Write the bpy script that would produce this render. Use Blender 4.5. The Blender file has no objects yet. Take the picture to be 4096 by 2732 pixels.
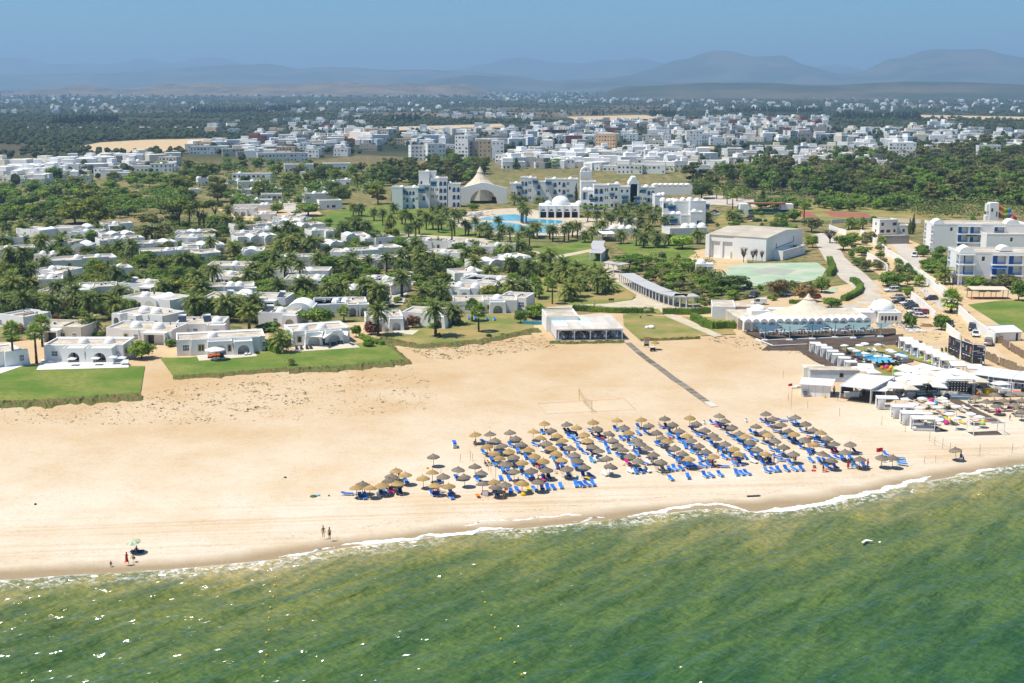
import bpy,math,random
import numpy as np
from mathutils import Vector,Matrix
rnd=random.Random(7)
PI=math.pi
sc=bpy.context.scene
##  camera, sky, sun, exposure
FPX,PITCH,CAMH=1280.0,math.radians(11.37),62.5
cam_d=bpy.data.cameras.new('camera');cam=bpy.data.objects.new('camera',cam_d)
sc.collection.objects.link(cam);sc.camera=cam
cam_d.sensor_width=36.0;cam_d.lens=36.0*FPX/1024.0
cam_d.clip_start=1.0;cam_d.clip_end=120000.0
cam.location=(0,0,CAMH);cam.rotation_euler=(PI/2-PITCH,0,0)
SUN_EL,SUN_AZ=math.radians(63),math.radians(-104)
to_sun=Vector((math.sin(SUN_AZ)*math.cos(SUN_EL),math.cos(SUN_AZ)*math.cos(SUN_EL),math.sin(SUN_EL)))
world=bpy.data.worlds.new('World');sc.world=world;world.use_nodes=True
wn=world.node_tree.nodes;wl=world.node_tree.links
sky=wn.new('ShaderNodeTexSky');sky.sky_type='NISHITA';sky.sun_disc=False
sky.sun_elevation=SUN_EL;sky.sun_rotation=SUN_AZ
sky.altitude=0;sky.air_density=1.0;sky.dust_density=0.3;sky.ozone_density=3.0
wmul=wn.new('ShaderNodeMix');wmul.data_type='RGBA';wmul.blend_type='MULTIPLY'
wmul.inputs['Factor'].default_value=1.0;wmul.inputs['B'].default_value=(0.42,0.78,1.0,1)
wl.new(sky.outputs[0],wmul.inputs['A']);wl.new(wmul.outputs['Result'],wn['Background'].inputs[0])
wn['Background'].inputs[1].default_value=0.09
sun_d=bpy.data.lights.new('sun','SUN');sun_d.energy=5.0;sun_d.angle=math.radians(0.55);sun_d.color=(1.0,0.945,0.85)
sun_o=bpy.data.objects.new('sun',sun_d);sc.collection.objects.link(sun_o)
sun_o.rotation_euler=(-to_sun).to_track_quat('-Z','Y').to_euler()
sc.view_settings.view_transform='Standard';sc.view_settings.look='None'
sc.view_settings.exposure=0.35;sc.view_settings.gamma=1.0;sc.view_settings.use_curve_mapping=False
sc.cycles.max_bounces=5;sc.cycles.diffuse_bounces=3;sc.cycles.glossy_bounces=2
sc.cycles.transmission_bounces=2;sc.cycles.transparent_max_bounces=6;sc.cycles.volume_bounces=0
sc.cycles.use_adaptive_sampling=True;sc.cycles.adaptive_threshold=0.02
##  measuring: a pixel of the 4096px photo > a point at height z
SP,CP=math.sin(PITCH),math.cos(PITCH)
def at(X,Y,z=0.0):
 xc=(X/4.0-512.0)/FPX;yc=(341.5-Y/4.0)/FPX
 d=Vector((xc,CP+yc*SP,-SP+yc*CP))
 t=(z-CAMH)/d.z
 return Vector((d.x*t,d.y*t,z))
def F(x,y,z=0.0):return at(x*1.74224,y*1.74224,z)
class Crop:
 def __init__(s,x0,y0,k):s.x0,s.y0,s.k=x0,y0,k
 def px(s,x,y):return s.x0+x/s.k,s.y0+y/s.k
 def __call__(s,x,y,z=0.0):return at(*s.px(x,y),z)
def ppm(p):
 depth=p.y*CP+(CAMH-p.z)*SP
 return 4.0*FPX/depth
def pix(p):
 x,y,z=p[0],p[1],p[2]-CAMH
 dep=y*CP-z*SP;up=y*SP+z*CP
 return 4*(512+FPX*x/dep),4*(341.5-FPX*up/dep)
def nums(s):return[[float(a)for a in r.split(',')]for r in s.split()]
##  collections and objects
COL=bpy.data.collections.new('place')
def O(name,me,parent=None,loc=None,rz=0.0,scale=None):
 o=bpy.data.objects.new(name,me);COL.objects.link(o)
 if parent is not None:o.parent=parent
 if loc is not None:o.location=loc
 if rz:o.rotation_euler=(0,0,rz)
 if scale is not None:o.scale=scale if hasattr(scale,'__len__')else(scale,)*3
 return o
THINGS=[]
def tag(o,label,cat,group=None,exact=False):
 o['category']=cat
 if group:o['group']=group
 THINGS.append((o,label,exact));return o
def thing(name,label,cat,loc,rz=0.0,group=None,scale=None,exact=False):
 return tag(O(name,None,None,loc,rz,scale),label,cat,group,exact)
def structure(o,kind='structure',label=None):
 o['kind']=kind
 if label:o['label']=label
 return o
def put(proto,label,loc,rz=0.0,scale=None,group=None,exact=False):
 ""
 t=thing(proto[0],label,proto[1],loc,rz,group,scale,exact)
 for p in proto[2]:
  po=O(p[0],p[1],t)
  if p[0]=='legs':po['kind']='stuff'
  for s in(p[2]if len(p)>2 else()):O(s[0],s[1],po)
 return t
class MB:
 def __init__(s):s.v=[];s.f=[];s.m=[];s.s=[];s.cm=0;s.T=None
 def tr(s,x=0,y=0,z=0,rz=0):s.T=(x,y,z,math.cos(rz),math.sin(rz));return s
 def add(s,vs,fs,smooth=False):
  n=len(s.v)
  if s.T:
   X,Y,Z,c,d=s.T
   vs=[(X+c*a[0]-d*a[1],Y+d*a[0]+c*a[1],Z+a[2])for a in vs]
  s.v+=vs
  for f in fs:s.f.append([n+i for i in f]);s.m.append(s.cm);s.s.append(smooth)
  return s
 def box(s,x0,y0,z0,x1,y1,z1,bottom=False):
  return s.frus(x0,y0,x1,y1,z0,x0,y0,x1,y1,z1,bottom)
 def frus(s,x0,y0,x1,y1,z0,a0,b0,a1,b1,z1,bottom=False):
  vs=[(x0,y0,z0),(x1,y0,z0),(x1,y1,z0),(x0,y1,z0),(a0,b0,z1),(a1,b0,z1),(a1,b1,z1),(a0,b1,z1)]
  fs=[(0,1,5,4),(1,2,6,5),(2,3,7,6),(3,0,4,7),(4,5,6,7)]
  if bottom:fs.append((3,2,1,0))
  return s.add(vs,fs)
 def cyl(s,x,y,z0,z1,r0,r1,n=8,cap=True,smooth=True):
  vs=[];fs=[]
  for z,r in((z0,r0),(z1,r1)):
   vs+=[(x+r*math.cos(2*PI*i/n),y+r*math.sin(2*PI*i/n),z)for i in range(n)]
  fs=[(i,(i+1)%n,n+(i+1)%n,n+i)for i in range(n)]
  s.add(vs,fs,smooth)
  if cap and r1>0:s.add(vs[n:],[tuple(range(n))])
  return s
 def lathe(s,x,y,prof,n=12,smooth=True):
  vs=[];fs=[]
  for z,r in prof:vs+=[(x+r*math.cos(2*PI*i/n),y+r*math.sin(2*PI*i/n),z)for i in range(n)]
  for k in range(len(prof)-1):
   fs+=[(k*n+i,k*n+(i+1)%n,(k+1)*n+(i+1)%n,(k+1)*n+i)for i in range(n)]
  return s.add(vs,fs,smooth)
 def dome(s,x,y,z,r,h=None,n=14,k=5):
  h=h or r
  return s.lathe(x,y,[(z+h*math.sin(PI/2*i/k),max(r*math.cos(PI/2*i/k),.01))for i in range(k+1)],n)
 def rod(s,a,b,r0,r1=None,n=5,smooth=True):
  a=Vector(a);b=Vector(b);r1=r0 if r1 is None else r1
  d=(b-a).normalized();u=d.orthogonal().normalized();w=d.cross(u)
  vs=[tuple(a+(u*math.cos(2*PI*i/n)+w*math.sin(2*PI*i/n))*r0)for i in range(n)]
  vs+=[tuple(b+(u*math.cos(2*PI*i/n)+w*math.sin(2*PI*i/n))*r1)for i in range(n)]
  return s.add(vs,[(i,(i+1)%n,n+(i+1)%n,n+i)for i in range(n)]+[tuple(range(2*n-1,n-1,-1)),tuple(range(n))],smooth)
 def bar(s,a,b,w):
  a=Vector(a);b=Vector(b);d=(b-a).normalized()
  u=Vector((0,0,1))if abs(d.z)<.9 else Vector((1,0,0))
  p=d.cross(u).normalized()*w/2;q=d.cross(p).normalized()*w/2
  vs=[tuple(e+k)for e in(a,b)for k in(p+q,p-q,-p-q,q-p)]
  return s.add(vs,[(0,1,5,4),(1,2,6,5),(2,3,7,6),(3,0,4,7),(4,5,6,7),(3,2,1,0)])
 def vault(s,x0,x1,y0,y1,z,rise,n=10,flare=0.0,ns=6,ends=True):
  ""
  vs=[];fs=[]
  cx=(x0+x1)/2;r=(x1-x0)/2
  for j in range(ns+1):
   t=j/ns;k=1+flare*(abs(2*t-1)**2)
   for i in range(n+1):
    a=PI*i/n
    vs.append((cx-r*math.cos(a)*(1+(k-1)*.3),y0+(y1-y0)*t,z+rise*k*math.sin(a)))
  for j in range(ns):
   for i in range(n):fs.append((j*(n+1)+i,j*(n+1)+i+1,(j+1)*(n+1)+i+1,(j+1)*(n+1)+i))
  s.add(vs,[f[::-1]for f in fs],True)
  if ends:
   for j in(0,ns):s.add(vs[j*(n+1):(j+1)*(n+1)],[tuple(range(n+1))])
  return s
 def archwall(s,x0,x1,z0,z1,y,ax,aw,az,ar,depth,n=10,back=True):
  ""
  a0,a1=ax-aw/2,ax+aw/2
  arc=[(ax-aw/2*math.cos(PI*i/n),az+ar*math.sin(PI*i/n))for i in range(n+1)]
  hole=[(a0,z0)]+arc+[(a1,z0)]
  s.add([(x0,y,z0),(a0,y,z0),(a0,y,z1),(x0,y,z1)],[(0,1,2,3)])
  s.add([(a1,y,z0),(x1,y,z0),(x1,y,z1),(a1,y,z1)],[(0,1,2,3)])
  for i in range(n):
   p,q=arc[i],arc[i+1]
   s.add([(p[0],y,p[1]),(q[0],y,q[1]),(q[0],y,z1),(p[0],y,z1)],[(0,1,2,3)])
  for i in range(len(hole)-1):
   p,q=hole[i],hole[i+1]
   s.add([(p[0],y,p[1]),(q[0],y,q[1]),(q[0],y+depth,q[1]),(p[0],y+depth,p[1])],[(0,1,2,3)])
  if back:s.add([(p[0],y+depth,p[1])for p in hole],[tuple(range(len(hole)))])
  return s
 def archblock(s,x0,y0,x1,y1,h,aw,ah,batter=0.0,z0=0.0,depth=None):
  ""
  cx=(x0+x1)/2;depth=depth or(y1-y0)*.8
  s.archwall(x0,x1,z0,h,y0,cx,aw,max(ah-aw/2,z0+.3),min(aw/2,ah-.3),depth)
  s.add([(x0,y0,z0),(x0,y0,h),(x0,y1,h),(x0,y1,z0)],[(0,1,2,3)])
  s.add([(x1,y0,z0),(x1,y1,z0),(x1,y1,h),(x1,y0,h)],[(0,1,2,3)])
  s.add([(x0,y0,h),(x1,y0,h),(x1,y1,h),(x0,y1,h)],[(0,1,2,3)])
  s.add([(x0,y1,z0),(x0,y1,h),(x1,y1,h),(x1,y1,z0)],[(0,1,2,3)])
  if batter:
   for sx in(x0-.002,x1+.002):
    k=-1 if sx<cx else 1
    s.add([(sx,y0,z0),(sx+k*batter,y0,z0),(sx,y0,h),(sx,y1,z0),(sx+k*batter,y1,z0),(sx,y1,h)],[(0,1,2),(3,5,4),(1,4,5,2)])
  return s
 def parapet(s,x0,y0,x1,y1,z0,z1,t=.25):
  for a in((x0,y0,x1,y0+t),(x0,y1-t,x1,y1),(x0,y0+t,x0+t,y1-t),(x1-t,y0+t,x1,y1-t)):
   s.box(a[0],a[1],z0,a[2],a[3],z1)
  return s
 def mesh(s,name,*mats):
  me=bpy.data.meshes.new(name);me.from_pydata(s.v,[],s.f)
  for m in mats:me.materials.append(m)
  if len(mats)>1:me.polygons.foreach_set('material_index',s.m)
  me.polygons.foreach_set('use_smooth',s.s)
  me.update();return me
##  materials
def rgb(h):
 c=[int(h[i:i+2],16)/255 for i in(0,2,4)]
 return[x/12.92 if x<=.04045 else((x+.055)/1.055)**2.4 for x in c]+[1]
class N:
 def __init__(s,name):
  s.m=bpy.data.materials.new(name);s.m.use_nodes=True
  s.t=s.m.node_tree;s.n=s.t.nodes;s.l=s.t.links;s.b=s.n['Principled BSDF']
 def new(s,kind,**kw):
  n=s.n.new('ShaderNode'+kind)
  for k,v in kw.items():setattr(n,k,v)
  return n
 def link(s,a,b):s.l.new(a,b)
 def val(s,sock,v):
  if hasattr(v,'is_output'):s.l.new(v,sock)
  else:sock.default_value=v
 def pos(s):return s.new('NewGeometry').outputs['Position']
 def objc(s):return s.new('TexCoord').outputs['Object']
 def noise(s,scale,vec=None,detail=3,rough=.55,out='Fac'):
  n=s.new('TexNoise');n.inputs['Scale'].default_value=scale;n.inputs['Detail'].default_value=detail
  n.inputs['Roughness'].default_value=rough
  s.link(vec if vec is not None else s.pos(),n.inputs['Vector']);return n.outputs[out]
 def scale(s,vec,sx,sy,sz,rz=0):
  m=s.new('Mapping');s.link(vec,m.inputs['Vector'])
  m.inputs['Scale'].default_value=(sx,sy,sz);m.inputs['Rotation'].default_value=(0,0,rz);return m.outputs[0]
 def streak(s,vec,sx,sy,rz):return s.scale(s.scale(vec,1,1,1,rz),sx,sy,1)
 def ramp(s,fac,*stops):
  r=s.new('ValToRGB');e=r.color_ramp.elements
  while len(e)<len(stops):e.new(.5)
  for k,(p,c)in enumerate(stops):e[k].position=p;e[k].color=c if len(c)==4 else(*c,1)
  s.link(fac,r.inputs[0]);return r.outputs[0]
 def mix(s,fac,a,b,mode='MIX'):
  m=s.new('Mix',data_type='RGBA',blend_type=mode)
  s.val(m.inputs[0],fac);s.val(m.inputs[6],a);s.val(m.inputs[7],b);return m.outputs[2]
 def math(s,op,a,b=0.0):
  m=s.new('Math',operation=op);s.val(m.inputs[0],a);s.val(m.inputs[1],b);return m.outputs[0]
 def step(s,x,lo,hi):
  m=s.new('MapRange',clamp=True);s.val(m.inputs[0],x);m.inputs[1].default_value=lo;m.inputs[2].default_value=hi
  return m.outputs[0]
 def attr(s,name):
  a=s.new('Attribute');a.attribute_name=name;return a.outputs['Fac']
 def bump(s,h,strength=.3,dist=.1):
  b=s.new('Bump');b.inputs['Strength'].default_value=strength;b.inputs['Distance'].default_value=dist
  s.link(h,b.inputs['Height']);s.link(b.outputs[0],s.b.inputs['Normal']);return s
 def rand(s):return s.new('ObjectInfo').outputs['Random']
 def out(s,col,rough=.8,spec=.3):
  s.val(s.b.inputs['Base Color'],col);s.val(s.b.inputs['Roughness'],rough)
  s.b.inputs['Specular IOR Level'].default_value=spec;return s.m
def g3(v):return(v,v,v,1)
def simple(name,col,rough=.7,spec=.3,nscale=1.2,amt=.12,rand=0.0,bump=0.0):
 ""
 n=N(name);c=rgb(col)if isinstance(col,str)else[*col,1]
 f=n.noise(nscale,n.objc(),4)
 lo=[x*(1-amt)for x in c[:3]]+[1];hi=[min(1,x*(1+amt*.6))for x in c[:3]]+[1]
 k=n.mix(n.step(f,.3,.7),lo,hi)
 if rand:
  r=n.step(n.rand(),0,1)
  k=n.mix(1.0,k,n.ramp(r,(0,g3(1-rand)),(1,g3(1))),'MULTIPLY')
 if bump:n.bump(n.noise(nscale*6,n.objc(),3),bump,.03)
 return n.out(k,rough,spec)
M={}
def wallmat(name,col,dirt=.18):
 n=N(name);p=n.objc();c=rgb(col)if isinstance(col,str)else[*col,1]
 streak=n.noise(.5,n.scale(p,2.2,2.2,.35),4,.65)
 d=n.step(streak,.45,.8)
 base=n.mix(n.math('MULTIPLY',d,dirt),c,[c[0]*.72,c[1]*.68,c[2]*.60,1])
 base=n.mix(n.math('MULTIPLY',n.step(n.rand(),0,1),.10),base,[c[0]*.8,c[1]*.76,c[2]*.68,1])
 n.bump(n.noise(3.0,p,4),.15,.03)
 return n.out(base,.85,.2)
M['wall']=wallmat('whitewashed_plaster',(.81,.80,.775))
M['cream']=wallmat('cream_plaster',(.70,.65,.55),.3)
M['white']=simple('white_paint',(.80,.80,.79),.6,amt=.05)
M['fabric']=simple('white_canvas',(.68,.67,.65),.9,amt=.06,nscale=.6)
M['cabric']=simple('cream_canvas',(.62,.54,.41),.9,amt=.10,nscale=.5)
n=N('roof_screed');p=n.pos()
c=n.mix(n.step(n.noise(.35,p,4),.35,.65),(.42,.35,.26,1),(.62,.55,.45,1))
c=n.mix(n.step(n.noise(2.0,p,3),.55,.75),c,(.30,.24,.18,1));M['roof']=n.out(c,.9,.1)
M['blue']=simple('blue_paint',(.018,.14,.50),.5,amt=.2)
M['dkblue']=simple('dark_blue_shutter',(.012,.04,.16),.5,amt=.2)
M['green']=simple('green_tile',(.04,.12,.075),.6,amt=.2)
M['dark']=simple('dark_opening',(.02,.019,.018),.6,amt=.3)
M['glass']=simple('window_glass',(.045,.055,.065),.15,.5,amt=.3)
M['metal']=simple('grey_metal',(.25,.26,.27),.45,.5)
M['dkmetal']=simple('dark_metal',(.03,.03,.032),.5,.4)
M['wood']=simple('timber',(.22,.13,.07),.8,nscale=3,amt=.3)
M['deck']=simple('weathered_deck',(.135,.098,.07),.85,nscale=2,amt=.35)
M['panel']=simple('solar_panel',(.03,.045,.07),.2,.6)
M['tan']=simple('tan_surround',(.52,.43,.25),.8)
M['grey']=wallmat('bare_concrete',(.27,.26,.24),.4)
M['brick']=wallmat('red_brick',(.26,.10,.065),.4)
M['ochre']=wallmat('ochre_render',(.58,.44,.28),.25)
M['stone']=simple('pale_paving',(.60,.53,.42),.85,nscale=.8,amt=.12)
M['black']=simple('black_plastic',(.012,.012,.014),.4,.5)
M['pink']=simple('terracotta',(.50,.20,.13),.8)
##  shoreline
SH=nums("-900,1425 -400,1362 0,1324 200,1310 400,1299 560,1284 640,1276 780,1252 900,1236 1000,1224 1100,1215 1200,1206 1300,1196 1400,1186 1500,1176 1600,1163 1660,1160 1730,1168 1800,1160 1900,1147 2000,1127 2100,1104 2200,1086 2351,1058 2700,1003")
SHW=[F(*p)for p in SH]
d0=(SHW[0]-SHW[1]).normalized();d1=(SHW[-1]-SHW[-2]).normalized()
SHW=[SHW[0]+d0*6000]+SHW+[SHW[-1]+d1*6000]
shx=np.array([p.x for p in SHW]);shy=np.array([p.y for p in SHW])
def yshore(x):return np.interp(x,shx,shy)
def shore_dist(X,Y):
 ""
 best=np.full(X.shape,1e9)
 for i in range(len(shx)-1):
  ax,ay,bx,by=shx[i],shy[i],shx[i+1],shy[i+1]
  dx,dy=bx-ax,by-ay;L=dx*dx+dy*dy
  t=np.clip(((X-ax)*dx+(Y-ay)*dy)/L,0,1)
  best=np.minimum(best,np.hypot(X-ax-t*dx,Y-ay-t*dy))
 return np.where(Y>yshore(X),best,-best)
SEAZ=-0.45
def grid_mesh(name,X,Y,Z,mat,attrs=None,smooth=True):
 r,c=X.shape
 me=bpy.data.meshes.new(name)
 idx=np.arange(r*c).reshape(r,c)
 f=np.stack([idx[:-1,:-1],idx[:-1,1:],idx[1:,1:],idx[1:,:-1]],-1).reshape(-1,4)
 me.vertices.add(r*c);me.vertices.foreach_set('co',np.stack([X,Y,Z],-1).astype(np.float32).ravel())
 me.loops.add(f.size);me.loops.foreach_set('vertex_index',f.astype(np.int32).ravel())
 me.polygons.add(len(f));me.polygons.foreach_set('loop_start',np.arange(0,f.size,4,dtype=np.int32))
 me.polygons.foreach_set('use_smooth',np.full(len(f),smooth))
 me.update(calc_edges=True)
 for k,v in(attrs or{}).items():
  a=me.attributes.new(k,'FLOAT','POINT');a.data.foreach_set('value',v.astype(np.float32).ravel())
 me.materials.append(mat);return me
rs=np.random.RandomState(3)
def vnoise(X,Y,s,seed=0):
 ""
 r=np.random.RandomState(seed);T=r.rand(256,256)
 u,v=X/s,Y/s;i,j=np.floor(u).astype(int),np.floor(v).astype(int);a,b=u-i,v-j
 a=a*a*(3-2*a);b=b*b*(3-2*b)
 g=lambda p,q:T[p%256,q%256]
 return(g(i,j)*(1-a)+g(i+1,j)*a)*(1-b)+(g(i,j+1)*(1-a)+g(i+1,j+1)*a)*b
##  sea
n=N('sea_water');p=n.pos();sh=n.attr('shore')
dep=n.math('MULTIPLY',sh,-1.0)
wob=n.math('MULTIPLY',n.math('SUBTRACT',n.noise(.045,p,3),.5),34.0)
dw=n.math('ADD',dep,wob)
col=n.ramp(n.step(dw,-4,100),(0,(.40,.32,.165)),(.05,(.28,.250,.100)),(.14,(.155,.180,.056)),(.34,(.085,.140,.042)),(.60,(.040,.105,.036)),(.82,(.024,.080,.030)),(1,(.012,.050,.024)))
mott=n.noise(1.2,n.streak(p,1.3,.75,-.82),4,.68)
col=n.mix(n.step(mott,.36,.70),n.mix(1.0,col,(.62,.74,.78,1),'MULTIPLY'),n.mix(1.0,col,(1.40,1.22,1.0,1),'MULTIPLY'))
band=n.noise(.20,n.streak(p,.34,1.3,-.85),4,.6)
col=n.mix(n.step(band,.40,.60),n.mix(1.0,col,(1.12,1.08,1.0,1),'MULTIPLY'),n.mix(1.0,col,(.62,.75,.80,1),'MULTIPLY'))  # light and dark bands of the broad swells put into the water colour
lace=n.noise(1.1,p,5,.75)
fmask=n.math('MULTIPLY',n.step(dep,4.2,.8),n.step(lace,.49,.60))
edge=n.math('MULTIPLY',n.step(n.math('ADD',dep,n.math('MULTIPLY',n.noise(.5,p,3),1.5)),1.35,.6),.8)
foam=n.math('MAXIMUM',n.math('MULTIPLY',fmask,n.step(n.noise(.05,p,2),.30,.46)),n.math('MULTIPLY',edge,n.step(n.noise(.09,p,2),.33,.5)))
col=n.mix(foam,col,(.80,.76,.68,1))
swell=n.noise(.50,n.streak(p,.40,1.2,-.82),3,.6);chop=n.noise(.95,n.streak(p,.8,1.1,-.5),3,.65);face=n.noise(.62,n.streak(p,.55,1.25,-.55),1.2,.5)
def nrm(hh,d):b_=n.new('Bump');b_.inputs['Strength'].default_value=1.0;b_.inputs['Distance'].default_value=d;n.link(hh,b_.inputs['Height']);return b_.outputs[0]
n1=nrm(n.math('ADD',swell,n.math('MULTIPLY',chop,.22)),.9);n2=nrm(face,2.2)
df=n.new('BsdfDiffuse');n.link(col,df.inputs[0]);n.link(n1,df.inputs['Normal'])
gl=n.new('BsdfGlossy');gl.inputs['Color'].default_value=(1,1,1,1);n.val(gl.inputs['Roughness'],n.math('ADD',n.math('MULTIPLY',foam,.6),.15));n.link(n2,gl.inputs['Normal'])
fr=n.new('Fresnel');fr.inputs[0].default_value=1.33;n.link(n1,fr.inputs['Normal']);mx=n.new('MixShader');n.link(n.math('MULTIPLY',fr.outputs[0],.5),mx.inputs[0]);n.link(df.outputs[0],mx.inputs[1]);n.link(gl.outputs[0],mx.inputs[2]);n.link(mx.outputs[0],n.n['Material Output'].inputs[0]);n.n.remove(n.b);M['sea']=n.m
gx=np.arange(-112,112.1,.5);gy=np.arange(96,232.1,.5)
X,Y=np.meshgrid(gx,gy);S=shore_dist(X,Y)
Z=np.zeros_like(X)
for wl_,amp,ang,ph in((8.5,.15,2.40,0),(5.6,.11,2.2,1),(3.9,.08,2.55,2),(2.6,.05,2.3,.5),(13,.12,2.1,4)):
 kx,ky=math.cos(ang),math.sin(ang)
 warp=(vnoise(X,Y,14,int(wl_*10))-.5)*5
 Z+=amp*(1-np.abs(np.sin(PI*((X*kx+Y*ky+warp)/wl_+ph)))*2)*(.4+1.2*vnoise(X,Y,9,int(wl_*10)+3))
bord=np.clip(np.minimum(np.minimum(X+112,112-X),np.minimum(Y-96,232-Y))/8,0,1)
Z=SEAZ+Z*np.clip(-S/10,0.0,1)*bord
keep=S<3.0
sea=O('sea',grid_mesh('sea',X,Y,np.where(S>1.2,SEAZ-(S-1.2)*.3,Z),M['sea'],{'shore':S}))
structure(sea,label='shallow green sea with small waves')
def ring_sheet(name,mat,z,pts):
 mb=MB();mb.add([(a[0],a[1],z)for a in pts],[tuple(range(len(pts)))])
 return mb.mesh(name,mat)
def flat_attr(me,name,v):
 a=me.attributes.new(name,'FLOAT','POINT');a.data.foreach_set('value',np.full(len(me.vertices),v,np.float32))
for k,pts in enumerate((((-6000,-4000),(6000,-4000),(6000,96),(-6000,96)),((-6000,96),(-112,96),(-112,float(yshore(-112.))+1.5),(-6000,float(yshore(-6000.)))),((112,96),(6000,96),(6000,float(yshore(6000.))),(112,float(yshore(112.))+1.5)))):
 me=ring_sheet('open_sea',M['sea'],SEAZ,pts);flat_attr(me,'shore',-70.0)
 structure(O('open_sea',me),label='open green sea beyond the bay')
##  beach
n=N('beach_sand');p=n.pos();sh=n.attr('shore')
col=n.ramp(n.step(sh,0,110),(0,(.62,.52,.39)),(.10,(.66,.565,.445)),(.28,(.65,.55,.42)),(.46,(.61,.49,.345)),(1,(.56,.415,.25)))
big=n.noise(.05,p,4,.6)
col=n.mix(n.step(big,.42,.66),col,n.mix(1.0,col,(.90,.82,.70,1),'MULTIPLY'))
col=n.mix(n.math('MULTIPLY',n.step(n.noise(.9,n.scale(p,.7,1.2,1,.5),5,.7),.52,.74),.42),col,n.mix(1.0,col,(.74,.62,.47,1),'MULTIPLY'))
fp=n.new('TexVoronoi');fp.inputs['Scale'].default_value=1.7;n.link(p,fp.inputs['Vector'])
col=n.mix(n.math('MULTIPLY',n.math('MULTIPLY',n.step(fp.outputs['Distance'],.34,.10),n.step(n.noise(.12,p,3),.40,.60)),.55),col,n.mix(1.0,col,(.70,.60,.48,1),'MULTIPLY'))
grain=n.noise(5.0,p,3,.7)
col=n.mix(n.step(grain,.60,.76),col,n.mix(1.0,col,(.80,.71,.58,1),'MULTIPLY'))
trk=n.noise(.35,n.streak(p,.03,2.4,-.10),4,.65)
col=n.mix(n.math('MULTIPLY',n.math('MULTIPLY',n.step(trk,.50,.60),n.step(sh,30,12)),n.math('MULTIPLY',n.step(sh,3,8),.8)),col,n.mix(1.0,col,(.86,.78,.68,1),'MULTIPLY'))
wet=n.step(n.math('ADD',sh,n.math('MULTIPLY',n.math('SUBTRACT',n.noise(.07,p,3),.5),5.0)),4.6,1.6)
col=n.mix(wet,col,(.345,.25,.14,1))
line=n.math('MULTIPLY',n.step(n.math('ABSOLUTE',n.math('SUBTRACT',n.math('ADD',sh,n.math('MULTIPLY',n.noise(.10,p,3),6.0)),9.5)),.55,.1),n.step(n.noise(2.0,p,4,.7),.52,.62))
col=n.mix(n.math('MULTIPLY',line,.5),col,(.26,.18,.10,1))
n.bump(n.math('ADD',n.noise(1.4,p,5,.7),n.math('MULTIPLY',n.noise(.25,p,3),1.5)),.75,.16)
M['sand']=n.out(col,n.math('SUBTRACT',.92,n.math('MULTIPLY',wet,.45)),.25)
BT=[F(*q)for q in nums("-1500,780 -300,790 0,785 400,765 900,735 1230,735 1480,706 1700,690 2050,650 2351,600 3000,600")]
btx=np.array([q.x for q in BT]);bty=np.array([q.y for q in BT])
xs=np.concatenate([np.linspace(-6000,-200,20)[:-1],np.arange(-200,200,.9),np.linspace(200,6000,20)])
ts=np.concatenate([np.linspace(-5,12,26),np.linspace(12,1000,150)[1:]])
ysh=yshore(xs);yt=np.maximum(np.interp(xs,btx,bty),ysh+60)
Yb=np.where(ts[:,None]<=12,ysh[None,:]+ts[:,None],ysh[None,:]+12+(ts[:,None]-12)/988*(yt-ysh-12)[None,:])
Xb=np.broadcast_to(xs,Yb.shape).copy();Sb=shore_dist(Xb,Yb)
ramp_=np.clip(Sb/9,-.8,1);Zb=np.where(ramp_<1,SEAZ*(1-ramp_),0)+np.minimum(Sb+1.0,0)*.35
Zb+=(vnoise(Xb,Yb,3.2,5)-.5)*.09*np.clip(Sb/6,0,1)+(vnoise(Xb,Yb,13,6)-.5)*.12*np.clip((Sb-4)/10,0,1)
Zb=np.where(np.abs(Xb)>210,np.minimum(Zb,0),Zb)
structure(O('beach',grid_mesh('beach',Xb,Yb,Zb,M['sand'],{'shore':Sb})),label='pale sand beach')
n=N('sea_foam');p=n.pos();k=n.noise(1.6,p,4,.7)
M['foam']=n.out(n.mix(n.step(k,.3,.6),(.62,.64,.56,1),(.86,.85,.82,1)),.75,.3)
def breaker(pts,w):
 P=[F(a,b,SEAZ)for a,b in pts];out=[]
 for i in range(len(P)-1):
  L=(P[i+1]-P[i]).length;m=max(1,int(L/.35))
  out+=[P[i].lerp(P[i+1],j/m)for j in range(m)]
 out.append(P[-1]);mb=MB();NP=len(out);prof=(-1,-.55,0,.5,1);hz=(0,.16,.26,.12,0)
 vs=[];fs=[]
 for i,q in enumerate(out):
  d=(out[min(i+1,NP-1)]-out[max(i-1,0)]).normalized();s=Vector((-d.y,d.x,0))
  e=min(1,i/12,(NP-1-i)/12);
  ww=w*(.25+.75*e)*(.55+.9*rnd.random()*vn1(q.x*1.3)+.35*vn1(q.x*.4+9));off=(vn1(q.x*.5+3)-.5)*1.2
  for a,h in zip(prof,hz):
   j=(rnd.random()-.5)*.28
   c=q+s*(a*ww+off+j);vs.append((c.x,c.y,SEAZ+.02+h*(.5+.8*vn1(q.x*2))*min(1,e+.2)))
 for i in range(NP-1):
  for j in range(4):fs.append((i*5+j,(i+1)*5+j,(i+1)*5+j+1,i*5+j+1))
 mb.add(vs,fs,True);return mb.mesh('breaking_wave',M['foam'])
def vn1(x):
 i=math.floor(x);t=x-i;t=t*t*(3-2*t)
 h=lambda k:(math.sin(k*127.1+31.7)*43758.5453)%1
 return h(i)*(1-t)+h(i+1)*t
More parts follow.
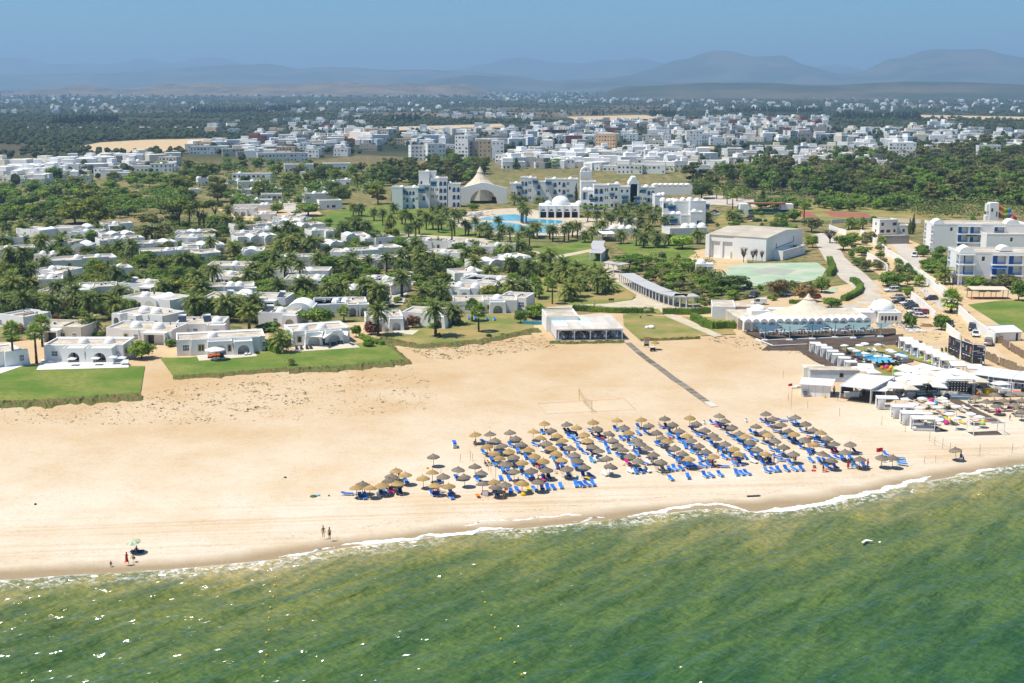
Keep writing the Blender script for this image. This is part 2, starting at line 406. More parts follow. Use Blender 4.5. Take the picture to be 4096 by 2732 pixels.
for pts,w in((nums("640,1279 700,1271 770,1258"),.45),(nums("782,1254 860,1245 930,1238 1010,1228 1100,1219 1180,1212"),.62),(nums("1040,1210 1120,1200 1200,1193 1290,1186 1380,1176"),.42),(nums("1312,1199 1350,1193 1395,1186"),.35),(nums("1440,1186 1500,1176 1560,1166 1640,1158 1690,1163 1722,1172"),.62),(nums("1728,1176 1790,1170 1850,1163 1920,1149 2000,1131 2080,1109 2145,1092"),.85),(nums("2195,1092 2240,1084 2300,1072"),.5),(nums("2086,1131 2100,1124"),.35),(nums("1180,1217 1208,1216"),.25),(nums("1978,1246 1990,1240 2003,1243"),.5),(nums("945,1252 955,1250"),.22)):
 structure(O('breaking_wave',breaker(pts,w)),'stuff','white foam of a small wave breaking near the beach')
##  inland ground to the horizon
n=N('inland_ground');p=n.pos()
y=n.new('SeparateXYZ');n.link(p,y.inputs[0]);yy=y.outputs[1]
soil=n.mix(n.step(n.noise(.03,p,4),.40,.62),(.33,.225,.11,1),(.20,.185,.07,1))
soil=n.mix(n.step(n.noise(.22,p,4,.65),.44,.60),soil,(.085,.12,.03,1))
soil=n.mix(n.math('MULTIPLY',n.step(n.noise(1.2,p,3),.55,.75),.5),soil,(.22,.15,.08,1))
vor=n.new('TexVoronoi');n.link(n.scale(p,.0036,.0026,1,.35),vor.inputs['Vector']);vor.inputs['Scale'].default_value=1.0
sep=n.new('SeparateColor');n.link(vor.outputs['Color'],sep.inputs[0])
field=n.ramp(sep.outputs[0],(0,(.024,.034,.018)),(.42,(.034,.045,.022)),(.66,(.05,.056,.028)),(.84,(.10,.085,.05)),(.93,(.20,.145,.09)),(1,(.16,.11,.065)))
field=n.mix(n.step(n.noise(.004,p,4),.48,.60),field,(.038,.052,.028,1))
field=n.mix(n.math('MULTIPLY',n.step(n.noise(.12,p,3),.45,.65),.6),field,(.025,.035,.02,1))
M['land']=n.out(n.mix(n.step(yy,900,1250),soil,field),.95,.1)
gp=[(float(a),float(np.interp(a,btx,bty))-14)for a in np.concatenate([[-60000,-6000],np.linspace(-400,400,60),[6000,60000]])]
gp=[(a,max(b,float(yshore(a))+14))for a,b in gp]
XX=np.array([g[0]for g in gp]);rows=[np.array([g[1]for g in gp])]
for yy_ in(500,700,1000,1500,2500,4000,7000,12000,20000,60000):rows.append(np.maximum(rows[-1]+5,yy_))
Yg=np.array(rows);Xg=np.broadcast_to(XX,Yg.shape)
structure(O('ground',grid_mesh('ground',Xg,Yg,np.full(Yg.shape,-.06),M['land'])),label='dry plain with groves reaching to the hills')
##  hills and mountains
n=N('hill_scrub');p=n.pos()
c=n.mix(n.step(n.noise(.0016,p,5),.42,.60),(.035,.05,.03,1),(.12,.10,.06,1));M['scrub']=n.out(c,.95,.1)
n=N('bare_hill');p=n.pos()
c=n.mix(n.step(n.noise(.004,p,5),.38,.62),(.20,.14,.09,1),(.07,.065,.045,1))
c=n.mix(n.step(n.noise(.02,p,4),.5,.7),c,(.26,.20,.14,1));M['bare']=n.out(c,.95,.1)
def ridge(name,dist,spec,mat,width,label,rough=.10):
 ""
 P=[]
 for X_,Y_ in spec:
  xc=(X_/4-512)/FPX;yc=(341.5-Y_/4)/FPX
  d=Vector((xc,CP+yc*SP,-SP+yc*CP));t=dist/d.y
  P.append((d.x*t,CAMH+d.z*t))
 xs_=np.linspace(P[0][0],P[-1][0],260);hz=np.interp(xs_,[a[0]for a in P],[max(a[1],0)for a in P])
 hz=hz*np.clip(np.minimum(np.arange(260),259-np.arange(260))/22,0,1)**1.5;k=np.ones(7)/7;hz=np.convolve(np.pad(hz,3,mode='edge'),k,'valid')
 ts_=np.linspace(-1,1.0,33)
 Xm,Tm=np.meshgrid(xs_,ts_);Hm=np.broadcast_to(hz,Xm.shape)
 Ym=dist+Tm*width*(.6+.8*vnoise(Xm,Xm*0,width*.9,11))
 prof=np.clip(1-np.abs(Tm),0,1)**1.15
 spur=(vnoise(Xm+Tm*width*.25,Ym,width*.35,21)-.5)*(1-prof)*prof*4
 Zm=Hm*prof*(1+rough*3*spur)+Hm*rough*(vnoise(Xm,Ym,width*.12,4)-.5)*prof*.8-2*(1-prof)-.5
 structure(O(name,grid_mesh(name,Xm,Ym,Zm,mat)),label=label)
def c4(k,s):return[(1024*k+a/2.296,150+b/2.296)for a,b in nums(s)]
ridge('mountain',23000,c4(0,"-900,300 -300,230 0,195 200,190 330,200 430,240 700,235 1000,240 1250,200 1400,190 1530,235 1800,190 2000,170 2100,190 2250,245 2351,262")+c4(1,"300,330 700,420"),M['scrub'],3200,'faint far mountain ridge')
ridge('mountain',16000,c4(0,"-900,360 0,335 300,340 700,320 1000,330 1500,290 1900,260 2351,250")+c4(1,"80,235 250,265 370,290 650,260 850,275 1150,295 1550,290 1800,310 2200,330 2351,345")+c4(2,"300,370 700,420"),M['scrub'],2600,'blue mountain chain in the haze')
ridge('mountain',21000,c4(1,"1200,420 1600,330 1900,280 2200,220 2351,195")+c4(2,"100,178 250,200 400,240 700,230 1000,200 1180,185 1280,215 1400,240 1700,330 2000,430"),M['scrub'],3000,'pale peaks behind the big mountain')
ridge('mountain',14500,c4(2,"500,420 800,385 1100,335 1250,300 1400,240 1500,205 1650,190 1700,160 1850,120 1950,117 2100,145 2200,165 2351,165")+c4(3,"150,165 220,200 300,245 400,270 500,290 620,320 760,345 1000,420"),M['scrub'],2500,'large dark blue mountain')
ridge('mountain',13800,c4(3,"300,420 620,335 800,325 900,300 1000,250 1120,185 1240,180 1300,155 1400,125 1600,100 1900,105 2000,115 2130,150 2351,185 2900,300"),M['scrub'],2600,'broad flat topped mountain')
ridge('mountain',22000,c4(3,"200,330 500,258 700,253 860,290 1100,380"),M['scrub'],2500,'faint hill in the gap between mountains')
ridge('hill',11500,c4(1,"1300,430 1700,360 2000,345 2351,362")+c4(2,"300,395 700,380 1000,360 1300,385 1700,410 2000,430"),M['scrub'],1500,'low foothills before the mountains')
ridge('hill',7600,c4(0,"-200,500 150,500 400,470 640,450 740,434 820,436 940,462 1100,470 1350,452 1500,425 1750,424 1950,428 2150,438 2351,436")+c4(1,"130,424 350,432 560,422 800,412 960,416 1200,426 1450,428 1620,440 1800,425 1900,418 2050,425 2200,450 2351,465"),M['bare'],700,'bare tan hills behind the plain',.16)
ridge('hill',6200,c4(2,"600,470 1000,448 1500,430 1800,415 2000,418 2351,412")+c4(3,"300,432 600,437 900,420 1250,400 1600,410 2000,418 2351,432 2900,450"),M['scrub'],1100,'low wooded rise')
##  haze
n=N('haze_air');vol=n.new('VolumePrincipled');n.l.new(vol.outputs[0],n.n['Material Output'].inputs['Volume']);n.n.remove(n.b)
vol.inputs['Color'].default_value=(.46,.72,1.0,1);vol.inputs['Density'].default_value=HAZE=1.15e-4
vol.inputs['Anisotropy'].default_value=0.1
hz_o=O('haze',MB().box(-40000,-4500,-6,40000,30000,720,True).mesh('haze',n.m))
hz_o['kind']='stuff';hz_o['label']='pale blue haze over the plain'
##  lawns, paths, roads, pools, courts
n=N('lawn_grass');p=n.pos()
c=n.mix(n.step(n.noise(.09,p,4,.6),.38,.64),(.095,.17,.022,1),(.24,.24,.06,1))
c=n.mix(n.step(n.noise(.8,p,4,.7),.45,.75),c,(.085,.155,.022,1));c=n.mix(n.step(n.noise(6,p,2,.6),.55,.8),c,(.17,.21,.05,1))
n.bump(n.noise(8,p,3,.7),.6,.05);M['grass']=n.out(c,.95,.15)
n=N('dry_grass');p=n.pos()
c=n.mix(n.step(n.noise(.07,p,4,.6),.40,.60),(.16,.20,.045,1),(.36,.26,.105,1))
c=n.mix(n.step(n.noise(.7,p,4,.7),.50,.75),c,(.24,.20,.07,1));n.bump(n.noise(6,p,3,.7),.6,.05);M['drygrass']=n.out(c,.95,.15)
n=N('road_surface');p=n.pos()
c=n.mix(n.step(n.noise(.15,p,4,.6),.35,.65),(.46,.40,.33,1),(.56,.50,.42,1))
c=n.mix(n.step(n.noise(1.5,p,4,.7),.55,.8),c,(.36,.30,.23,1));M['road']=n.out(c,.9,.2)
n=N('path_paving');p=n.pos()
c=n.mix(n.step(n.noise(.3,p,4,.6),.35,.65),(.48,.39,.27,1),(.58,.50,.38,1))
c=n.mix(n.step(n.noise(4,p,3,.7),.55,.8),c,(.40,.33,.24,1));M['path']=n.out(c,.9,.2)
n=N('sandy_soil');p=n.pos()
c=n.mix(n.step(n.noise(.12,p,4,.65),.38,.62),(.52,.37,.20,1),(.58,.44,.27,1))
c=n.mix(n.step(n.noise(.5,p,5,.7),.55,.75),c,(.34,.27,.12,1));n.bump(n.noise(2,p,4,.7),.6,.08);M['soil']=n.out(c,.95,.1)
n=N('pool_water');p=n.pos()
c=n.mix(n.step(n.noise(.5,p,3),.4,.6),(.09,.42,.62,1),(.14,.52,.70,1));n.bump(n.noise(2.5,p,3),.3,.05)
n.b.inputs['IOR'].default_value=1.33;M['poolw']=n.out(c,.08,.5)
n=N('green_court');p=n.pos()
c=n.mix(n.step(n.noise(.10,p,4,.6),.40,.62),(.30,.42,.28,1),(.46,.48,.36,1));c=n.mix(n.step(n.noise(.6,p,4),.6,.8),c,(.50,.42,.32,1));M['court']=n.out(c,.9,.2)
M['clay']=simple('clay_court',(.34,.12,.075),.95,nscale=.2,amt=.2)
n=N('plank_deck');p=n.pos()
w=n.new('TexWave',wave_type='BANDS',bands_direction='X');n.link(n.scale(p,1,1,1,.45),w.inputs[0]);w.inputs['Scale'].default_value=2.2
c=n.mix(n.step(n.noise(.4,p,4,.7),.35,.65),(.085,.058,.040,1),(.15,.11,.08,1));c=n.mix(n.step(w.outputs['Fac'],.0,.25),(.03,.02,.015,1),c);M['deckp']=n.out(c,.85,.2)
NSH=[0]
def sheet(name,pts,mat,z,label,conv=F):
 NSH[0]+=1;z+=.0012*(NSH[0]%11)
 P=[conv(*q)for q in(nums(pts)if isinstance(pts,str)else pts)]
 mb=MB();mb.add([(q.x,q.y,z)for q in P],[tuple(range(len(P)))])
 me=mb.mesh(name,mat);me.polygons[0].use_smooth=False
 if me.polygons[0].normal.z<0:me.flip_normals()
 return structure(O(name,me),label=label)
K1=Crop(1400,820,3.3586);K2=Crop(2048,1000,2.296);K3=Crop(3072,1300,2.296);K4=Crop(3072,1000,2.296)
KA=Crop(0,1000,2.296);KB=Crop(1024,1000,2.296);U1=Crop(1300,1550,2.296);U2=Crop(2324,1550,2.296)
T1=Crop(0,500,2.296);T2=Crop(1024,500,2.296);T3=Crop(2048,500,2.296);T4=Crop(3072,500,2.296)
SOIL='bare sandy ground'
sheet('lawn',"-80,852 85,840 333,842 322,906 200,916 0,927 -80,932",M['grass'],.18,'large lawn before the terrace with white parasols')
sheet('lawn',"367,823 440,822 560,800 640,802 652,815 660,846 520,858 398,866",M['grass'],.18,'lawn before the villa with the big white parasol')
sheet('lawn',"652,812 700,808 880,781 905,800 930,828 800,843 668,852 661,846",M['grass'],.18,'lawn before the villa with sail awnings')
sheet('lawn',"868,768 900,762 1010,742 1080,722 1218,718 1226,757 1170,772 1100,785 960,797 900,786",M['drygrass'],.18,'lawn with fan palms beside the beach restaurant')
sheet('lawn',"1430,722 1535,727 1596,750 1606,776 1470,783 1432,748",M['drygrass'],.12,'square lawn with white stone balls')
sheet('lawn',"1400,706 1500,706 1540,722 1440,722",M['drygrass'],.12,'strip of lawn behind the white stone balls')
sheet('lawn',"1560,728 1660,728 1690,768 1610,772",M['drygrass'],.12,'lawn beside the round fronted restaurant')
sheet('lawn',"1165,706 1180,660 1250,632 1330,628 1400,640 1462,678 1440,697 1300,707",M['drygrass'],.12,'lawn planted with short date palms')
sheet('lawn',"1215,592 1290,575 1385,570 1388,612 1320,634 1240,628 1205,610",M['grass'],.12,'bright green lawn beside the roofed walk')
sheet('lawn',"1100,556 1180,556 1270,566 1365,545 1380,572 1250,582 1130,572",M['grass'],.12,'green lawn below the pool')
sheet('lawn',"690,512 760,484 900,470 1040,486 1090,520 1130,545 1090,556 930,550 780,532",M['grass'],.12,'wide lawn under the date palms')
sheet('lawn',"1412,566 1460,552 1560,560 1600,580 1545,606 1470,602",M['grass'],.12,'green lawn behind the walk')
sheet('lawn',"1630,508 1690,486 1760,490 1790,502 1740,520 1660,526",M['drygrass'],.12,'dry lawn at the hotel corner')
sheet('lawn',"2222,700 2300,690 2500,690 2500,770 2320,762",M['grass'],.12,'lawn behind the long white wall')
sheet('lawn',"2110,610 2180,612 2170,640 2120,630",M['drygrass'],.12,'patch of grass by the apartment block')
sheet('soil',"1700,690 2030,640 2120,660 2260,700 2260,790 2120,790 1990,730 1900,700",M['soil'],.03,'sandy car park')
sheet('soil',"0,650 260,640 330,690 200,735 0,745",M['soil'],.03,'dry garden soil among palms')
sheet('soil',"500,480 720,470 760,520 560,530",M['soil'],.03,'dry soil behind the villas')
sheet('soil',"1880,540 2010,520 2110,560 2260,700 2180,715 2060,610 2030,640 1960,590",M['soil'],.03,'dusty verge beside the road')
sheet('soil',"2180,700 2330,840 2500,880 2500,800 2300,740 2240,690",M['soil'],.05,'sandy lane between wall and reed fence')
sheet('soil',"1560,580 1700,560 1720,612 1650,640 1580,610",M['soil'],.03,'dry ground before the hall')
sheet('road',"1862,540 1905,530 1940,592 1990,632 2022,664 2022,690 1988,700 1962,692 1972,668 1930,640 1895,598",M['road'],.05,'pale concrete road behind the restaurant')
sheet('road',"2030,540 2078,556 2120,600 2098,632 2180,705 2158,712 2062,618 2068,590",M['road'],.07,'road beside the apartment block')
sheet('road',"1560,460 1640,448 1760,462 1860,478 1850,496 1720,476 1640,470 1570,476",M['road'],.05,'hotel drive')
sheet('road',"690,505 640,475 640,460 680,462 716,492 730,508",M['road'],.05,'drive with the white van')
sheet('road',"925,700 940,660 1005,606 960,604 935,600 930,625 900,668 880,700",M['road'],.05,'drive curving between the villas')
sheet('road',"1940,700 1985,695 1960,712 1900,712",M['road'],.05,'end of the road')
sheet('path',"1240,708 1300,702 1395,698 1450,690 1475,676 1560,700 1600,708 1550,712 1542,722 1560,726 1660,772 1640,775 1530,728 1510,710",M['path'],.14,'paved path to the roofed walk')
sheet('path',"1215,600 1380,568 1380,574 1220,606",M['path'],.15,'footpath across the lawn')
sheet('path',"1405,600 1440,640 1560,700 1600,706 1680,720 1600,722 1470,690 1400,640 1380,600",M['path'],.10,'floor of the roofed walk')
sheet('path',"690,528 900,536 1110,548 1240,580 1240,585 1100,555 900,542 690,533",M['path'],.15,'path along the villas')
sheet('pool_deck',[(1800,866),(1870,848),(1980,838),(2080,832),(2200,850),(2330,872),(2440,876),(2560,890),(2540,915),(2400,935),(2250,946),(2050,950),(1900,930),(1800,898)],M['path'],.16,'tan paving around the hotel pool',at)
sheet('hotel_pool',[(1912,878),(1950,869),(2013,860),(2060,859),(2100,866),(2117,875),(2145,877),(2208,881),(2252,885),(2243,901),(2213,902),(2166,905),(2140,899),(2105,889),(2060,884),(2000,884),(1930,882)],M['poolw'],.22,'upper basin of the curved hotel pool',at)
sheet('hotel_pool',[(1876,896),(1915,890),(2020,890),(2070,897),(2110,907),(2150,911),(2200,912),(2228,920),(2190,934),(2100,932),(2040,928),(1980,921),(1905,913),(1876,905)],M['poolw'],.22,'lower basin of the curved hotel pool',at)
sheet('sports_court',"1640,645 1678,612 1705,605 1876,603 1897,618 1885,640 1830,652 1690,660",M['court'],.08,'worn pale green sports court')
sheet('sports_court',"1715,625 1760,615 1830,620 1800,634",simple('grey_court_patch',(.36,.38,.31),.9,nscale=.3),.085,'grey patch of the sports court')
sheet('sports_court',"1888,668 1925,660 1918,672",M['court'],.08,'small green slab by the road')
for q in("1668,492 1730,482 1752,490 1690,502","1752,480 1860,486 1880,500 1760,494","1890,486 1990,490 2010,502 1910,498",):
 sheet('clay_court',q,M['clay'],.09,'red clay tennis court')
sheet('tennis_ground',"1640,500 1700,476 1900,470 2180,480 2230,512 1900,508",M['drygrass'],.06,'pale ground around the tennis courts')
n=N('ice_plant');p=n.pos()
c=n.mix(n.step(n.noise(.8,p,4,.7),.40,.60),(.105,.150,.035,1),(.21,.145,.06,1));c=n.mix(n.step(n.noise(4,p,3,.7),.5,.72),c,(.06,.085,.02,1));n.bump(n.noise(7,p,3,.8),1.0,.12);M['iceplant']=n.out(c,.9,.2)
def cover(pts,w0,w1,h,label):
 P=[F(a,b)for a,b in nums(pts)];out=[]
 for i in range(len(P)-1):
  m=max(1,int((P[i+1]-P[i]).length/.4));out+=[P[i].lerp(P[i+1],j/m)for j in range(m)]
 out.append(P[-1]);vs=[];fs=[];NP=len(out);K=9
 for i,q in enumerate(out):
  d=(out[min(i+1,NP-1)]-out[max(i-1,0)]).normalized();s=Vector((d.y,-d.x,0))
  wv=w1*(.45+.7*vn1(q.x*.35)*vn1(q.x*.9+5)+.06*rnd.random())
  for j in range(K):
   t=j/(K-1);c=q+s*(-w0+(w0+wv)*t)
   e=math.sin(PI*min(1,t*1.15+.12))
   vs.append((c.x+(rnd.random()-.5)*.15,c.y+(rnd.random()-.5)*.15,.10+h*e*(.5+rnd.random())-.16*t))
 for i in range(NP-1):
  for j in range(K-1):fs.append((i*K+j,i*K+j+1,(i+1)*K+j+1,(i+1)*K+j))
 mb=MB();mb.add(vs,fs,False)
 return structure(O('ground_cover',mb.mesh('ground_cover',M['iceplant'])),'stuff',label)
cover("-80,934 0,927 100,922 200,916 322,906",.3,9.0,.7,'dark creeping plants along the big lawn')
cover("398,866 460,863 520,858 600,852 660,847",.3,6.0,.5,'patchy creeping plants below the second lawn')
cover("664,850 720,848 800,843 870,836 934,829",.3,7.5,.7,'creeping plants below the third lawn')
cover("934,829 915,812 900,799 885,790",.3,1.6,.4,'creeping plants on the lawn corner')
cover("880,778 960,796 1040,790 1100,785 1170,772 1226,757",.8,5.5,.6,'creeping plants edging the palm lawn')
cover("1262,788 1300,789 1360,788 1432,785",.3,2.2,.5,'creeping plants before the beach restaurant')
cover("1470,783 1540,781 1606,777",.3,1.8,.5,'creeping plants before the square lawn')
def tufts(poly,cnt,label,smin=.12,smax=.4):
 P=[F(*q)for q in nums(poly)];mb=MB();k=0
 x0,x1=min(q.x for q in P),max(q.x for q in P);y0,y1=min(q.y for q in P),max(q.y for q in P)
 def inside(x,y):
  r=False
  for i in range(len(P)):
   a,b=P[i],P[i-1]
   if(a.y>y)!=(b.y>y)and x<(b.x-a.x)*(y-a.y)/(b.y-a.y)+a.x:r=not r
  return r
 while k<cnt:
  x,y=rnd.uniform(x0,x1),rnd.uniform(y0,y1)
  if not inside(x,y):continue
  if vn1(x*.25+y*.31)*vn1(x*.11-y*.4+7)<.10 and rnd.random()<.7:continue
  k+=1;s=rnd.uniform(smin,smax)*(1 if rnd.random()<.85 else 2)
  for j in range(5):
   a=rnd.random()*2*PI;h=s*rnd.uniform(.2,.6)
   mb.add([(x,y,.0),(x+s*math.cos(a),y+s*math.sin(a),h*.3),(x+s*.7*math.cos(a+.7),y+s*.7*math.sin(a+.7),h)],[(0,1,2)])
 return structure(O('dune_grass',mb.mesh('dune_grass',M['tuft'])),'stuff',label)
n=N('dune_tuft');r=n.new('NewGeometry').outputs['Random Per Island']
M['tuft']=n.out(n.ramp(r,(0,(.17,.17,.07)),(.5,(.33,.245,.135)),(1,(.42,.32,.185))),.95,.1)
tufts("0,940 320,915 400,875 660,860 940,840 1010,890 1000,940 700,965 400,975 0,975",1900,'dry tufts and litter on the dune slope',.07,.22)
tufts("400,880 700,860 720,930 520,970 330,940",420,'scrubby plants on the dune slope',.12,.32)
tufts("930,800 1250,770 1280,800 1000,830",900,'dry grass on the bank of sand',.1,.3)
tufts("1600,775 1770,770 1850,815 1700,800",260,'sparse grass before the restaurant deck',.1,.3)
tufts("2030,640 2120,660 2260,760 2130,790 1990,720",420,'weeds in the car park',.15,.4)
FIELDS=[]
for q in("170,338 230,327 330,321 470,318 525,328 430,344 330,351 230,350","1190,347 1400,338 1640,336 1640,343 1400,346 1200,352","745,312 870,306 880,318 800,330 740,325","880,292 1150,284 1160,290 900,300","1300,268 1480,264 1520,272 1340,280","2020,262 2351,268 2351,276 2060,270"):FIELDS.append([F(*k_)for k_ in nums(q)]);sheet('dry_field',q,M['soil'],.0,'dry tan field on the plain')
##  plants
def leafmat(name,a,b,c,tint=.35):
 n=N(name);r=n.new('NewGeometry').outputs['Random Per Island']
 col=n.ramp(r,(0,a),(.55,b),(1,c))
 k=n.ramp(n.rand(),(0,(.62,.66,.6)),(.5,(.95,.95,.95)),(1,(1.25,1.12,.9)))
 col=n.mix(1.0,col,k,'MULTIPLY')
 n.b.inputs['Transmission Weight'].default_value=0.0
 m=n.out(col,.75,.25)
 tr=n.new('BsdfTranslucent');n.link(col,tr.inputs[0]);ms=n.new('MixShader');ms.inputs[0].default_value=.22
 n.link(n.b.outputs[0],ms.inputs[1]);n.link(tr.outputs[0],ms.inputs[2]);n.link(ms.outputs[0],n.n['Material Output'].inputs[0])
 return m
L={}
L['dark']=leafmat('dark_leaves',(0.045,0.077,0.019),(0.091,0.140,0.030),(0.189,0.237,0.043))
L['mid']=leafmat('green_leaves',(0.081,0.149,0.023),(0.151,0.259,0.036),(0.289,0.394,0.059))
L['lime']=leafmat('bright_leaves',(0.139,0.249,0.023),(0.253,0.407,0.040),(0.416,0.564,0.063))
L['olive']=leafmat('grey_green_leaves',(0.126,0.140,0.054),(0.215,0.226,0.086),(0.340,0.328,0.136))
L['pine']=leafmat('pine_needles',(0.060,0.095,0.014),(0.139,0.185,0.026),(0.352,0.361,0.036))
L['euc']=leafmat('gum_leaves',(0.065,0.077,0.026),(0.126,0.140,0.040),(0.265,0.259,0.069))
L['brown']=leafmat('dry_leaves',(0.151,0.102,0.047),(0.265,0.180,0.082),(0.378,0.282,0.109))
L['rose']=leafmat('oleander_bloom',(0.126,0.136,0.036),(0.289,0.147,0.082),(0.600,0.193,0.191))
L['frond']=leafmat('date_fronds',(0.073,0.113,0.028),(0.151,0.208,0.046),(0.330,0.360,0.097))
L['fan']=leafmat('fan_fronds',(0.135,0.208,0.039),(0.256,0.382,0.070),(0.463,0.568,0.131))
L['dead']=leafmat('dead_fronds',(0.293,0.186,0.079),(0.415,0.273,0.114),(0.536,0.372,0.158))
n=N('palm_trunk');p=n.objc();w=n.new('TexWave',wave_type='BANDS',bands_direction='Z');n.link(p,w.inputs[0]);w.inputs['Scale'].default_value=1.6;w.inputs['Distortion'].default_value=2
M['ptrunk']=n.out(n.mix(w.outputs['Fac'],(.05,.034,.022,1),(.125,.092,.062,1)),.95,.1)
M['bark']=simple('bark',(.085,.062,.045),.95,nscale=4,amt=.4)
def leaf(mb,c,nrm,s,r):
 nrm=nrm.normalized();u=nrm.orthogonal().normalized();a=r.random()*2*PI
 v=nrm.cross(u);p=(u*math.cos(a)+v*math.sin(a))*s*.5;q=nrm.cross(p).normalized()*s*.36
 mb.add([tuple(c+p),tuple(c+q),tuple(c-p),tuple(c-q)],[(0,1,2,3)])
def crown(clumps,nl,size,seed,core=True,up=.35):
 ""
 r=random.Random(seed);mb=MB();tot=sum(c[3]*c[3]for c in clumps)
 for(x,y,z,rx,rz)in clumps:
  if core:
   vs=[];
   mb.lathe(x,y,[(z-rz*.62,rx*.18),(z-rz*.35,rx*.55),(z+rz*.15,rx*.62),(z+rz*.5,rx*.38),(z+rz*.66,.02)],7)
  for i in range(max(4,int(nl*rx*rx/tot))):
   while True:
    d=Vector((r.gauss(0,1),r.gauss(0,1),r.gauss(0,1)))
    if d.length>.01:break
   d.normalize()
   if d.z<-.55:d.z*=-.6
   k=r.uniform(.62,1.06)
   c=Vector((x+d.x*rx*k,y+d.y*rx*k,z+d.z*rz*k))
   leaf(mb,c,d+Vector((r.gauss(0,.5),r.gauss(0,.5),up+r.gauss(0,.4))),size*r.uniform(.6,1.35),r)
 return mb
def trunk(h,r,limbs,seed,lean=0.0):
 q=random.Random(seed);mb=MB();top=Vector((lean,0,h))
 mb.rod((0,0,-.2),top*.55,r,r*.78,6);mb.rod(top*.55,top,r*.78,r*.55,6)
 for l in limbs:mb.rod(top*.6,l,r*.5,r*.2,5)
 return mb
def make_tree(kind,seed):
 ""
 q=random.Random(seed);cl=[];limbs=[]
 if kind=='round':
  for i in range(16):
   a=q.random()*2*PI;rr=.36*math.sqrt(q.random());z=q.uniform(.24,.86-.5*rr)
   cl.append((rr*math.cos(a),rr*math.sin(a),z,q.uniform(.15,.25),q.uniform(.13,.20)))
  cl.append((0,0,.52,.38,.30));th=.4
 elif kind=='umbrella':
  for i in range(15):
   a=q.random()*2*PI;rr=.38*math.sqrt(q.random());z=.80-.45*rr*rr+q.uniform(-.06,.06)
   cl.append((rr*math.cos(a),rr*math.sin(a),z,q.uniform(.12,.18),q.uniform(.09,.14)))
  th=.55
 elif kind=='tall':
  for i in range(20):
   a=q.random()*2*PI;z=q.uniform(.16,.9);rr=q.uniform(.08,.40)*(1.1-abs(z-.5))
   cl.append((rr*math.cos(a),rr*math.sin(a),z,q.uniform(.12,.20),q.uniform(.075,.13)))
  th=.5
 elif kind=='cypress':
  for i in range(11):
   z=.06+.088*i;w=.5*(1-abs(z-.34)/.72)**.8 if z>.34 else .5*(.55+z*1.3)
   cl.append((q.uniform(-.05,.05),q.uniform(-.05,.05),z,max(.05,w*.86),.085))
  th=.2
 elif kind=='conifer':
  for i in range(12):
   z=.12+.075*i;w=.46*(1.04-z)
   for j in range(3):
    a=q.random()*2*PI;cl.append((w*.5*math.cos(a),w*.5*math.sin(a),z,max(.05,w*.6),.06))
  th=.3
 elif kind=='bush':
  for i in range(9):
   a=q.random()*2*PI;rr=.28*math.sqrt(q.random())
   cl.append((rr*math.cos(a),rr*math.sin(a),q.uniform(.28,.68),q.uniform(.18,.26),q.uniform(.2,.3)))
  th=.2
 elif kind=='bare':
  mb=MB();mb.rod((0,0,-.1),(0.02,0,.4),.04,.03,5)
  for i in range(26):
   a=q.random()*2*PI;b=Vector((.02,0,q.uniform(.25,.42)));m=b+Vector((math.cos(a)*.2,math.sin(a)*.2,q.uniform(.18,.35)))
   mb.rod(b,m,.018,.01,4)
   for j in range(7):mb.rod(m,m+Vector((q.gauss(0,.13),q.gauss(0,.13),q.uniform(.05,.28))),.009,.003,3)
  return mb,None
 for c in cl[:7]:limbs.append((c[0]*.8,c[1]*.8,c[2]-.02))
 nl={'round':1900,'umbrella':1600,'tall':1900,'cypress':900,'conifer':1000,'bush':800}[kind]
 sz={'round':.075,'umbrella':.075,'tall':.07,'cypress':.075,'conifer':.075,'bush':.13}[kind]
 cr=crown(cl,nl,sz,seed+50)
 return(trunk(th,.035 if kind!='umbrella' else .03,limbs,seed),cr)
TREE={}
def tree_proto(kind,leaves,var):
 key=(kind,leaves,var)
 if key not in TREE:
  t,c=make_tree(kind,var*7+hash_(kind))
  nm={'round':{'mid':'leafy_tree','dark':'evergreen_tree','lime':'bright_tree','olive':'olive_tree','pine':'pine_tree','brown':'tamarisk_tree'}.get(leaves,'leafy_tree'),'umbrella':'umbrella_pine','tall':'gum_tree','cypress':'cypress_tree','conifer':'norfolk_pine','bush':{'rose':'oleander_bush','olive':'grey_bush','dark':'dark_bush'}.get(leaves,'garden_bush'),'bare':'bare_tree'}[kind]
  parts=[('trunk' if kind!='bush' else 'stem',t.mesh('trunk',M['bark']))]
  if c:parts.append(('crown' if kind!='bush' else 'foliage',c.mesh('crown',L[leaves])))
  TREE[key]=(nm,'bush' if kind=='bush' else 'tree',parts)
 return TREE[key]
def hash_(s):return sum(ord(ch)*(i+3)for i,ch in enumerate(s))%97
NPLANT={}
OCC=[]
def plant(kind,leaves,p,w,h,label,group=None):
 k=NPLANT.get((kind,leaves),0);NPLANT[(kind,leaves)]=k+1
 pr=tree_proto(kind,leaves,k%4)
 OCC.append((p.x,p.y,w*.3))
 return put(pr,label,p,rnd.random()*6.28,(w*rnd.uniform(.92,1.08),w*rnd.uniform(.92,1.08),h),group)
def px_plant(kind,leaves,C,cx,by,wpx,hpx,label,group=None):
 ""
 p=C(cx,by);s=ppm(p)*C.k
 dep=math.atan2(CAMH,p.y)
 return plant(kind,leaves,p,wpx/s,max(.3,(hpx/s-.25*wpx/s*math.sin(dep))/math.cos(dep)),label,group)
